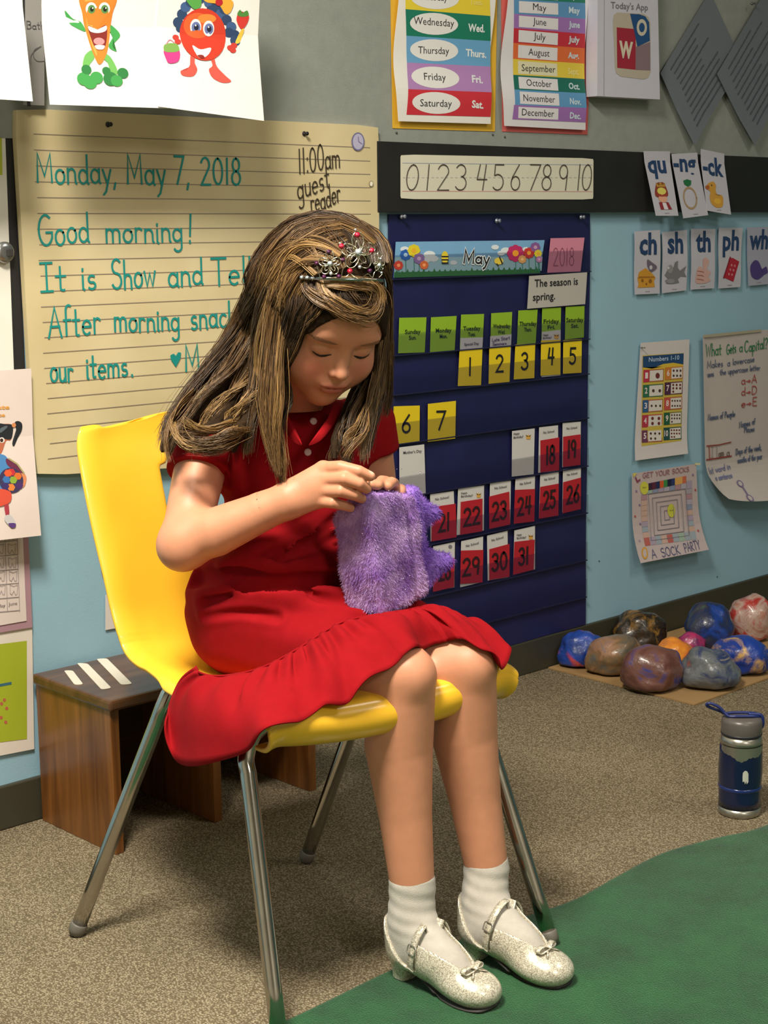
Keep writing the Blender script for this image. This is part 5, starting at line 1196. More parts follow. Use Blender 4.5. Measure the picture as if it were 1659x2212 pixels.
def f_handL(P):
    L_ = None
    for nm in ('index', 'middle', 'ring', 'pinky'):
        e = s_cone(P, wrL, LFIN[nm][0][0], .0165, .0110); L_ = e if L_ is None else smin(L_, e, .012)
    for nm in LFIN:
        pts, r = LFIN[nm]; L_ = smin(L_, s_poly(P, pts, r), .005)
    L_ = smin(L_, s_cone(P, wrL, LFIN['thumb'][0][0], .018, .012), .01)
    L_ = smin(L_, s_cone(P, elL+(wrL-elL)*.7, wrL, .024, .0205), .012)
    return L_
def f_skin(P): return smin(f_body(P), f_head(P), .020)

def f_full(P): return smin(f_skin(P), np.minimum(f_handR(P), f_handL(P)), .004)
def f_armR(P): return smin(f_body(P), f_handR(P), .004)
def f_armL(P): return smin(f_body(P), f_handL(P), .004)

def skin_material():
    m = mat('skin', '#CE8F6F', .48, noise=.05, scale=45, bump=.05, bscale=600, sss=.12, spec=.35); nt = m.node_tree; N = nt.nodes; L = nt.links
    b = N['Principled BSDF']; src = b.inputs['Base Color'].links[0].from_socket
    for an, col in (('blush', '#CF6F60'), ('lip', '#B25A52'), ('nail', '#EBC0AC')):
        a = N.new('ShaderNodeAttribute'); a.attribute_name = an; mx = N.new('ShaderNodeMixRGB'); mx.inputs['Color2'].default_value = lin(col)
        L.new(a.outputs['Fac'], mx.inputs['Fac']); L.new(src, mx.inputs['Color1']); src = mx.outputs['Color']
    L.new(src, b.inputs['Base Color']); return m
M_skin = skin_material()

girl = empty('person', (1.55, -.66, .41), 'child in a red dress and silver tiara, head bowed, seated on the yellow chair', 'person')
GI = Matrix.Translation(-girl.location)
def gpart(name, V, F, m, smooth=True, parent=None, **kw):
    V = np.asarray(V) - np.array(girl.location)
    return np_mesh(name, V, F, parent or girl, m, smooth, **kw)
# continuous body: torso/legs coarse, arms finer, head finest; all from one field
def crop_faces(V, F, keep):
    k = keep(V); kf = k[F].all(1); F = F[kf]; used = np.unique(F); mp_ = np.full(len(V), -1); mp_[used] = np.arange(len(used)); return V[used], mp_[F]
hb = (hc-.135, hc+.135)
armbox = (np.array([1.30, -.90, .57]), np.array([1.475, -.55, .80]))
parts = []
nz = .855
V, F = sdf_mesh(f_full, (1.30, -1.02, .09), (1.82, -.50, .84), .0040); 
pk = lambda V: ((V-(elR+(wrR-elR)*.80)) @ ((wrR-elR)/np.linalg.norm(wrR-elR)) < 0) | (np.linalg.norm(V-wrR, axis=1) > .135)
pl_ = lambda V: (np.linalg.norm(V-wrL, axis=1) > .057) & (np.linalg.norm(V-LFIN['middle'][0][2], axis=1) > .080)
neckpl = lambda V: (V-neck0) @ Hu < .002
V, F = crop_faces(V, F, lambda V: pk(V) & pl_(V) & neckpl(V)); parts.append((V, F))
V, F = sdf_mesh(f_skin, hc-.15, hc+.13, .0019); V, F = crop_faces(V, F, lambda V: (V-neck0) @ Hu > -.004); parts.append((V, F))
pr = lambda V: ((V-(elR+(wrR-elR)*.80)) @ ((wrR-elR)/np.linalg.norm(wrR-elR)) > -.004)
V, F = sdf_mesh(f_armR, wrR-np.array([.12, .16, .09]), wrR+np.array([.15, .09, .10]), .0016); 
V, F = crop_faces(V, F, pr); parts.append((V, F))
V, F = sdf_mesh(f_armL, wrL-np.array([.13, .17, .06]), wrL+np.array([.085, .07, .09]), .0018); V, F = crop_faces(V, F, lambda V: (np.linalg.norm(V-wrL, axis=1) < .062) | (np.linalg.norm(V-LFIN['middle'][0][2], axis=1) < .085)); parts.append((V, F))
V, F = join_np(parts)
body = gpart('body', V, F, M_skin)
Q = (V-hc) @ HM / HS
def attr(o, name, vals):
    a = o.data.attributes.new(name, 'FLOAT', 'POINT'); a.data.foreach_set('value', np.asarray(vals, np.float32))
qa = np.abs(Q[:, 0]); near = (Q[:, 2] > .03)
attr(body, 'blush', near*.55*np.exp(-(((qa-.037)/.020)**2 + ((Q[:, 1]+.036)/.020)**2)))
lipm = near*np.exp(-((Q[:, 0]/.0185)**4 + ((Q[:, 1]+.0620)/.0088)**4))*(Q[:, 2] > .078)
attr(body, 'lip', np.clip(lipm, 0, 1)*.8)
attr(body, 'nail', np.clip(1.4-np.linalg.norm(V-(FIN['index'][0][3]+UP*.0055+BK*.003+RT*.001), axis=1)/.0045, 0, 1)*.9)

def head_surf(x, y, z0=.13):
    """march from outside along -face axis to the skin at head-local x, y"""
    P = np.array([hd(x, y, z) for z in np.linspace(z0, -.02, 260)]); v = f_head(P); i = np.argmax(v < 0); return P[i]
def ribbon3(pts, w, m, name, parent, lift=.0006, nrm=None, taper=True):
    pts = [np.asarray(p) for p in pts]; V = []; n = len(pts)
    for i, p in enumerate(pts):
        t = pts[min(i+1, n-1)]-pts[max(i-1, 0)]; t /= np.linalg.norm(t); u = np.cross(Hf, t); u /= np.linalg.norm(u)
        ww = w*(math.sin(math.pi*(i+.6)/(n+.2))**.6 if taper else 1)/2
        V += [p + Hf*lift + u*ww, p + Hf*(lift+.0006), p + Hf*lift - u*ww]
    F = [(i*3+k, i*3+k+1, i*3+k+4, i*3+k+3) for i in range(n-1) for k in (0, 1)]
    return gpart(name, V, F, m, True, parent)
lash_m = mat('eyelash_dark', '#1E120C', .7); brow_m = mat('eyebrow_brown', '#855A40', .9)
for s in (-1, 1):
    xs = np.linspace(.0165, .0425, 12)
    ribbon3([head_surf(s*x, -.0115 - .0040*math.sin((x-.0165)/.026*math.pi)) for x in xs], .0040, lash_m, 'eyelashes', girl, .0008)
    ribbon3([head_surf(s*x, .0085 + .0040*math.sin((x-.016)/.040*math.pi*.8)) for x in np.linspace(.017, .053, 14)], .0075, brow_m, 'eyebrow', girl, .0003)
ribbon3([head_surf(x, -.0616 + .0012*abs(x)/.017) for x in np.linspace(-.0185, .0185, 14)], .0013, mat('mouth_line', '#6E2A26', .6), 'mouth', girl, .0002)

# ---------------------------------------------------------------- dress
chp = (shR+shL)/2
GR = [  # folds: pixel polylines with depth, groove width, groove depth
 ([(500, 1238, 2.33), (600, 1212, 2.31), (680, 1180, 2.30), (740, 1150, 2.31)], .009, .012),
 ([(430, 1252, 2.36), (520, 1252, 2.33), (620, 1262, 2.31), (740, 1262, 2.31)], .012, .020),
 ([(450, 1300, 2.36), (520, 1282, 2.34), (600, 1278, 2.32), (700, 1296, 2.30), (780, 1310, 2.29)], .009, .009),
 ([(640, 1190, 2.31), (700, 1150, 2.30), (750, 1110, 2.31)], .007, .007),
 ([(560, 1200, 2.33), (640, 1170, 2.32), (720, 1120, 2.32)], .008, .006),
 ([(445, 1330, 2.38), (520, 1322, 2.35), (600, 1335, 2.33)], .006, .004),
 ([(500, 880, 2.38), (505, 960, 2.37), (492, 1040, 2.37)], .006, .004),
]
def f_dress(P, folds=True):
    d = s_ell(P, chp+np.array([.012, -.010, -.075]), (.127, .082, .122))
    d = smin(d, s_ell(P, np.array([1.556, -.668, .600]), (.122, .092, .105)), .05)
    d = smin(d, s_ell(P, np.array([1.548, -.645, .510]), (.150, .105, .085)), .06)
    d = smin(d, s_cone(P, shR+np.array([.02, 0, -.01]), shL-np.array([.03, 0, .012]), .043, .041), .04)
    # sleeves
    cR = shR + (elR-shR)*.40; sl = s_cone(P, shR, cR+(elR-shR)*.2, .050, .0485); ax_ = (elR-shR)/np.linalg.norm(elR-shR)
    sl = smax(sl, (P-cR) @ ax_, .002); d = smin(d, sl, .022)
    cL = shL + (elL-shL)*.26; sl = s_cone(P, shL, cL+(elL-shL)*.2, .047, .047); ax_ = (elL-shL)/np.linalg.norm(elL-shL)
    sl = smax(sl, (P-cL) @ ax_, .002); d = smin(d, sl, .02)
    # lap: cloth over both thighs as far as the frill seam
    t = s_cone(P, hipR+np.array([-.008, 0, -.002]), hipR+(knR-hipR)*.62+np.array([0, .02, .006]), .086, .072)
    t = smin(t, s_cone(P, hipL, hipL+(knL-hipL)*.66+np.array([0, .02, .006]), .082, .070), .07)
    d = smin(d, t, .05)
    for pts, w, dd in (GRW if folds else ()):
        e = s_poly(P, pts, 0.0); d = d + dd*np.exp(-(e/w)**2) - dd*.45*np.exp(-((e-2.1*w)/w)**2)
    d += .0012*np.sin(P[:, 2]*95 + P[:, 0]*40)*np.clip((.70-P[:, 2])/.1, 0, 1)
    # neck opening, V at the front
    nk = s_cone(P, chp+np.array([0, -.005, .030]), chp+np.array([.0, -.04, .16]), .046, .060)
    vv = s_cone(P, at(663, 880, 2.30), at(655, 965, 2.27), .020, .002)
    d = smax(d, -nk, .004); d = smax(d, -smin(vv, vv, .001), .003)
    return d
def dsnap(px, py):
    P = CAM + np.linspace(2.1, 2.6, 300)[:, None]*ray(px, py); v = f_dress(P, False); return P[np.argmax(v < 0)] if (v < 0).any() else P[np.argmin(v)]
GRW = [([dsnap(p[0], p[1]) for p in catmull([np.array([a[0], a[1], 0.0]) for a in pts], 5)], w, dd*1.1) for pts, w, dd in GR]
red = mat('red_knit', '#920C15', .9, noise=.05, scale=60, bump=.25, bscale=1400, sheen=.0, spec=.15)
V, F = sdf_mesh(f_dress, (1.30, -.98, .37), (1.82, -.50, .86), .0034)
# keep the lap only behind the frill seam
SEAM = [(430, 1452, 2.455), (470, 1458, 2.44), (520, 1455, 2.41), (575, 1440, 2.37), (630, 1412, 2.325), (680, 1378, 2.285), (735, 1345, 2.255), (800, 1328, 2.262), (860, 1322, 2.285), (905, 1310, 2.32), (955, 1318, 2.40), (975, 1345, 2.46)]
dress = gpart('dress', V, F, red)
# frill: cloth strip between seam and hem, gathered at the seam and waving at the hem
def atz(px, py, z): return on_floor(px, py, z)
HEM = [at(362, 1560, 2.300), at(372, 1640, 2.275), at(440, 1655, 2.215), at(520, 1625, 2.145), atz(575, 1578, .432), atz(640, 1558, .436), atz(690, 1534, .438), atz(735, 1520, .444), atz(775, 1492, .458), atz(835, 1440, .482), atz(893, 1402, .500), atz(916, 1400, .488), atz(942, 1392, .484), atz(1005, 1380, .497), atz(1050, 1408, .480), atz(1085, 1438, .456), atz(1102, 1414, .458), atz(1085, 1400, .462)]
SEM2 = [atz(425, 1440, .458), atz(432, 1452, .458), atz(470, 1460, .458), atz(530, 1452, .466), atz(580, 1436, .478), atz(625, 1412, .492), atz(655, 1394, .500), atz(680, 1378, .508), atz(705, 1362, .515), atz(745, 1342, .525), atz(800, 1330, .530), atz(850, 1322, .532), atz(880, 1318, .530), atz(905, 1312, .528), atz(930, 1312, .520), atz(955, 1320, .508), atz(985, 1336, .492), atz(1005, 1352, .480)]
MID = [(q+w)/2 + np.array([0, 0, .010 if i_ >= 10 else .003]) for i_, (q, w) in enumerate(zip(HEM, SEM2))]
for k_, q in {0: at(386, 1492, 2.345), 1: at(385, 1515, 2.305), 2: at(430, 1528, 2.245), 3: at(500, 1540, 2.180), 4: atz(560, 1502, .452), 5: atz(622, 1482, .462), 6: atz(668, 1455, .474), 7: atz(712, 1438, .486)}.items(): MID[k_] = q
n_ = 360
def resample(c): 
    c = catmull(c, 24); t = np.linspace(0, len(c)-1, n_); return np.stack([np.interp(t, np.arange(len(c)), c[:, i]) for i in range(3)], 1)
hemc, semc, midc = resample(HEM), resample(SEM2), resample(MID)
MV = 16; V = []; body_c = np.array([1.56, -.75, .46])
for i in range(n_):
    u = i/(n_-1); a, b = semc[i], hemc[i]; L_ = b-a
    tg = hemc[min(i+1, n_-1)]-hemc[max(i-1, 0)]; tg /= np.linalg.norm(tg); nn_ = np.cross(tg, L_); nn_ /= np.linalg.norm(nn_)
    out_ = (a+b)/2-body_c; 
    if nn_ @ out_ < 0: nn_ = -nn_
    gat = 1.0 if u < .56 or u > .70 else .55
    ph = u*2*math.pi*21 + 1.3*math.sin(u*23)
    for j in range(MV+1):
        v = j/MV; m_ = 2*midc[i]-(a+b)/2; p = (1-v)**2*a + 2*v*(1-v)*m_ + v*v*b
        bulge = .006*math.sin(math.pi*min(1, v*1.15))
        amp = gat*(.0048*math.exp(-((v-.22)/.22)**2)*math.sin(ph) + .0055*v*math.sin(u*2*math.pi*8.5+.8) + .0022*v*math.sin(ph*.5+1))
        p = p + nn_*(bulge+amp) ; V.append(p)
F = [(i*(MV+1)+j, i*(MV+1)+j+1, (i+1)*(MV+1)+j+1, (i+1)*(MV+1)+j) for i in range(n_-1) for j in range(MV)]
fr = gpart('frill', np.array(V), np.array(F), red, parent=None); fr.parent = dress
so = fr.modifiers.new('cloth', 'SOLIDIFY'); so.thickness = .0022; so.offset = 0
# piping along the seam
V, F = tube([semc[i]+(semc[i]-body_c)/np.linalg.norm(semc[i]-body_c)*.0012 for i in range(0, n_, 3)], .0016, 6); o = gpart('seam', V, F[:-2], red, parent=dress)
# sleeve bands
def ring_at(c, ax_, r, w, name, m, par, n=36, sq=1.0):
    ax_ = ax_/np.linalg.norm(ax_); u = np.cross(ax_, [0, 0, 1.0]); u /= np.linalg.norm(u); v = np.cross(ax_, u); V = []
    for o_, rr_ in ((-w, r-.003), (-w, r-.0008), (0, r-.0004), (w*.4, r-.001), (w*.4, r-.004)):
        V += [c + ax_*o_ + (u*math.cos(t)+v*math.sin(t))*rr_ for t in np.linspace(0, 2*math.pi, n, endpoint=False)]
    F = [(i*n+j, i*n+(j+1) % n, (i+1)*n+(j+1) % n, (i+1)*n+j) for i in range(4) for j in range(n)]
    return gpart(name, V, F, m, True, par)
ring_at(shR + (elR-shR)*.385, elR-shR, .0492, .008, 'sleeve_band', red, dress)
ring_at(shL + (elL-shL)*.25, elL-shL, .047, .007, 'sleeve_band', red, dress)
# placket, collar and buttons
def dress_pt(px, py, d0=2.15):
    ds = np.linspace(d0, 2.6, 400); P = np.array([at(px, py, q) for q in ds]); v = f_dress(P); i = np.argmax(v < 0); return P[i] if v[i] < 0 else at(px, py, 2.33)
but = mat('pearl_button', '#D9C8C4', .25, coat=.5)
for px, py in ((677, 910), (665, 977), (655, 1030)):
    p = dress_pt(px, py) + BK*.0015; V, F = lathe([(.0003, 0), (.0052, 0), (.0056, .0008), (.0052, .0020), (.0036, .0024), (.0030, .0018), (.0003, .0018)], 18)
    MB_ = np.stack([RT, UP, BK], 1); o = gpart('button', [p + MB_ @ np.asarray(v) for v in V], [f for f in F if len(f) == 4], but, True, dress)
pl = [dress_pt(648+q*18-(y-900)*.12, y) for y in (962, 985, 1010, 1035, 1060) for q in (0, 1)]
# collar flaps
for s, pts in ((-1, [(612, 872, 2.34), (626, 905, 2.32), (648, 948, 2.285), (650, 962, 2.28), (628, 948, 2.29), (606, 912, 2.32), (598, 880, 2.35)]), (1, [(722, 872, 2.37), (706, 905, 2.34), (676, 948, 2.295), (668, 962, 2.285), (694, 950, 2.30), (722, 915, 2.34), (738, 880, 2.38)])):
    P_ = catmull([at(*p) for p in pts], 4, True); c_ = P_.mean(0)+BK*.003; N_ = len(P_)
    V = [c_] + list(P_) + [c_-BK*.004] + [q-BK*.003 for q in P_]
    F = [(0, i+1, (i+1) % N_+1) for i in range(N_)] + [(N_+1, N_+2+(i+1) % N_, N_+2+i) for i in range(N_)] + [(i+1, N_+2+i, N_+2+(i+1) % N_) for i in range(N_)] + [(i+1, N_+2+(i+1) % N_, (i+1) % N_+1) for i in range(N_)]
    gpart('collar', V, F, red, True, dress)
# ---------------------------------------------------------------- socks and shoes
sock_m = mat('white_sock_knit', '#B8B2A8', .9, noise=.05, scale=90, bump=.35, bscale=900, sheen=.1)
def glitter_material():
    m = bpy.data.materials.new('white_glitter'); m.use_nodes = True; N = m.node_tree.nodes; L = m.node_tree.links
    b = N['Principled BSDF']; b.inputs['Roughness'].default_value = .32; b.inputs['Coat Weight'].default_value = .3; b.inputs['Coat Roughness'].default_value = .15
    tc = N.new('ShaderNodeTexCoord'); v = N.new('ShaderNodeTexVoronoi'); v.inputs['Scale'].default_value = 900; L.new(tc.outputs['Object'], v.inputs['Vector'])
    r = N.new('ShaderNodeValToRGB'); r.color_ramp.elements[0].color = lin('#A89F8C'); r.color_ramp.elements[1].color = lin('#E9E2CE'); r.color_ramp.elements[0].position = .1; r.color_ramp.elements[1].position = .7
    s = N.new('ShaderNodeSeparateColor'); L.new(v.outputs['Color'], s.inputs['Color']); L.new(s.outputs['Red'], r.inputs['Fac']); L.new(r.outputs['Color'], b.inputs['Base Color'])
    mr = N.new('ShaderNodeMath'); mr.operation = 'MULTIPLY'; mr.inputs[1].default_value = .6; L.new(s.outputs['Green'], mr.inputs[0]); L.new(mr.outputs[0], b.inputs['Metallic'])
    bp = N.new('ShaderNodeBump'); bp.inputs['Strength'].default_value = .6; bp.inputs['Distance'].default_value = .0012; L.new(s.outputs['Blue'], bp.inputs['Height']); L.new(bp.outputs['Normal'], b.inputs['Normal'])
    return m
glit = glitter_material(); sole_m = mat('dark_sole', '#2A2622', .6); silver = mat('silver_buckle', '#C8C4BA', .2, metal=.9)
def make_foot(an, kn, hg, tg, side):
    hg = np.array([hg[0], hg[1], 0.0]); tg = np.array([tg[0], tg[1], 0.0]); f_ = tg-hg; FL = np.linalg.norm(f_); f_ /= FL; z_ = np.array([0, 0, 1.0]); x_ = np.cross(z_, f_)*1.0
    M_ = np.stack([x_, f_, z_], 1); G0 = RZ
    loc = lambda P: (P-hg) @ M_
    W3 = lambda x, y, z: hg + M_ @ np.array([x, y, z])
    up_ = (kn-an)/np.linalg.norm(kn-an); anl = loc(an)
    ank2 = W3(anl[0]*.55, anl[1]*.55+.012, .090)
    def foot(P):
        q = loc(P)
        d = s_cone(P, an-up_*.004, ank2, .0345, .0315)
        d = smin(d, s_ell(q, (0, .020, .056), (.0255, .031, .031)), .018)
        d = smin(d, s_ell(q, (0, .070, .050), (.0275, .055, .030)), .022)
        d = smin(d, s_cone(P, ank2, W3(0, .095, .046), .029, .0215), .022)
        d = smin(d, s_ell(q, (.002*side, .128, .0285), (.0325, .036, .0195)), .020)
        d = smin(d, s_ell(q, (.002*side, .152, .0255), (.0265, .024, .0150)), .014)
        return d
    crease = lambda P: .00045*np.sin(loc(P)[:, 2]*330 + loc(P)[:, 0]*60 + 2*np.sin(loc(P)[:, 1]*40))*np.clip((loc(P)[:, 2]-.066)/.02, 0, 1)
    def sock(P):
        d = foot(P) + crease(P)
        return smax(d, (P-an) @ up_ - .010, .0025)
    def shoe(P):
        q = loc(P); d = foot(P)-.0042
        d = smin(d, s_ell(q, (.002*side, .136, .026), (.0345, .040, .0195)), .006)
        s = q[:, 1]; zo = .040 + .055*np.clip(1-(s+.012)/.052, 0, 1)**1.3
        inn = np.sqrt((q[:, 0]/.0262)**2 + ((s-.064)/.072)**2)-1
        cut = np.maximum(zo - q[:, 2], np.where(s > .06, inn*.026, -9))
        d = smax(d, -cut, .0022)
        arch = .031 - .026*np.clip((s-.045)/.055, 0, 1)
        return smax(d, arch - q[:, 2], .003)
    lo, hi = np.minimum(hg, tg)-.06, np.maximum(hg, tg)+.06; lo[2] = 0; hi[2] = an[2]+.03
    V, F = sdf_mesh(sock, lo, hi, .0024); sk = gpart('sock', V, F, sock_m)
    # ribbed cuff edge
    V, F = sdf_mesh(shoe, lo, hi, .0019); sh_ = gpart('shoe', V, F, glit)
    # sole following the arch
    out_l, pts = [], []
    ss_ = np.linspace(-.006, .176, 40)
    def halfw(s):
        P = np.array([W3(x, s, .030 if s < .09 else .022) for x in np.linspace(0, .05, 60)]); v = shoe(P); k = np.argmax(v > 0); return max(.002, np.linspace(0, .05, 60)[k]*.84)
    V = []; n = len(ss_)
    for s in ss_:
        hw = halfw(s) if -.004 < s < .174 else .006; z1 = .0315 - .0265*min(1, max(0, (s-.045)/.055)); z0 = z1-.003
        z1 += .0006
        if s > .15: z0 += (s-.15)*.12; z1 += (s-.15)*.12
        V += [W3(-hw, s, max(z0+.004, RZ+.0006)), W3(hw, s, max(z0+.004, RZ+.0006)), W3(hw, s, z1+.0035), W3(-hw, s, z1+.0035)]
    F = [(i*4+k, i*4+(k+1) % 4, (i+1)*4+(k+1) % 4, (i+1)*4+k) for i in range(n-1) for k in range(4)]
    F = [q for q in F] + [(3, 2, 1, 0), tuple((n-1)*4+k for k in range(4))]
    gpart('sole', V, np.array(F), sole_m, True, sh_)
    V = []; 
    for z, k in ((RZ+.001, .82), (.020, .86), (.034, 1.0)):
        for t in np.linspace(0, 2*math.pi, 24, endpoint=False):
            cx, cy = math.cos(t), math.sin(t); e = (abs(cx)**3+abs(cy)**3)**(-1/3); V.append(W3(.0215*k*cx*e, .016 + .020*k*cy*e if cy*1 < 0 else .016 + .017*k*cy*e, max(z, RZ+.0012)))
    F = [(i*24+j, i*24+(j+1) % 24, (i+1)*24+(j+1) % 24, (i+1)*24+j) for i in range(2) for j in range(24)]
    ob = gpart('heel', V, np.array(F), glit, True, sh_)
    V2 = [v for v in V[:24]]; me_ = gpart('heel_tip', [V2[j]-z_*.0008 for j in range(24)] + [V2[j]+z_*.002 for j in range(24)], np.array([(j, (j+1) % 24, 24+(j+1) % 24, 24+j) for j in range(24)] + [(0, j, j+1, j+2) for j in range(1, 22, 2)]), sole_m, True, sh_)
    # strap: ring of points around the instep
    def around(s0, s1, a0, a1, n, off, zc=.048):
        out = []
        for k in range(n):
            a = a0+(a1-a0)*k/(n-1); s = s0+(s1-s0)*k/(n-1); c = W3(0, s, zc); d_ = M_ @ np.array([math.cos(a), 0, math.sin(a)])
            R_ = c + d_*np.linspace(.005, .06, 110)[:, None]; v = foot(R_)-off; i = np.argmax(v > 0); out.append(R_[i])
        return np.array(out)
    A0, A1 = (math.pi*1.06, -.15) if True else (0, 0)
    sa = around(.052, .070, A0, A1, 30, .0052, .046); V = []
    for k, p in enumerate(sa):
        t = sa[min(k+1, 29)]-sa[max(k-1, 0)]; t /= np.linalg.norm(t); c = W3(0, .06, .046); o_ = p-c; o_ -= t*(o_ @ t); o_ /= np.linalg.norm(o_); w_ = np.cross(t, o_)
        for a, b in ((-.0058, -.0008), (-.0058, .0012), (.0058, .0012), (.0058, -.0008)): V.append(p + w_*a + o_*b)
    F = [(i*4+k, i*4+(k+1) % 4, (i+1)*4+(k+1) % 4, (i+1)*4+k) for i in range(29) for k in range(4)] + [(0, 1, 2, 3), (119, 118, 117, 116)]
    gpart('strap', V, np.array(F), glit, True, sh_)
    kb = 7 if side > 0 else 8; p = sa[kb]; t = sa[kb+1]-sa[kb-1]; t /= np.linalg.norm(t); c = W3(0, .06, .046); o_ = p-c; o_ -= t*(o_ @ t); o_ /= np.linalg.norm(o_); w_ = np.cross(t, o_)
    lp = [p+o_*.0022 + t*a + w_*b for a, b in ((-.0055, -.0075), (.0055, -.0075), (.0062, 0), (.0055, .0075), (-.0055, .0075), (-.0062, 0), (-.0055, -.0075))]
    V, F = tube(catmull(lp, 3), .0011, 6); gpart('buckle', V, np.array(F[:-2]), silver, True, sh_)
    # bow on the vamp
    bp0 = W3(.001*side, .141, .06); R_ = bp0 - z_*np.linspace(0, .05, 120)[:, None]; v = shoe(R_); bp0 = R_[np.argmax(v < 0)] + z_*.0025
    for sx in (-1, 1):
        lp = [bp0 + x_*sx*a + z_*b + f_*c_ for a, b, c_ in ((.001, .001, 0), (.009, .0052, -.002), (.018, .0045, -.004), (.0215, .0005, -.004), (.017, -.0015, -.002), (.008, .0000, 0), (.001, .001, 0))]
        lp = catmull(lp, 4); V = []
        for q in lp: V += [q - f_*.0042, q + f_*.0042]
        F = [(2*i, 2*i+1, 2*i+3, 2*i+2) for i in range(len(lp)-1)]
        ob = gpart('bow_loop', V, np.array(F), glit, True, sh_); so = ob.modifiers.new('t', 'SOLIDIFY'); so.thickness = .0011
        tl = [bp0 + x_*sx*.002 - z_*.0, bp0 + x_*sx*.010 - z_*.003 + f_*.006, bp0 + x_*sx*.0165 - z_*.0065 + f_*.009]; V = []
        for q in tl: V += [q - f_*.002-x_*sx*.001, q + f_*.0024+x_*sx*.001]
        ob = gpart('bow_tail', V, np.array([(0, 1, 3, 2), (2, 3, 5, 4)]), glit, True, sh_); so = ob.modifiers.new('t', 'SOLIDIFY'); so.thickness = .0010
    V, F = tube([bp0-f_*.005+z_*.0015, bp0-f_*.002+z_*.003, bp0+f_*.002+z_*.003, bp0+f_*.005+z_*.001], .0032, 8); gpart('bow_knot', V, np.array(F[:-2]), glit, True, sh_)
make_foot(anR, knR, (1.517, -.932), (1.534, -1.112), 1)
make_foot(anL, knL, (1.637, -.962), (1.661, -1.140), -1)

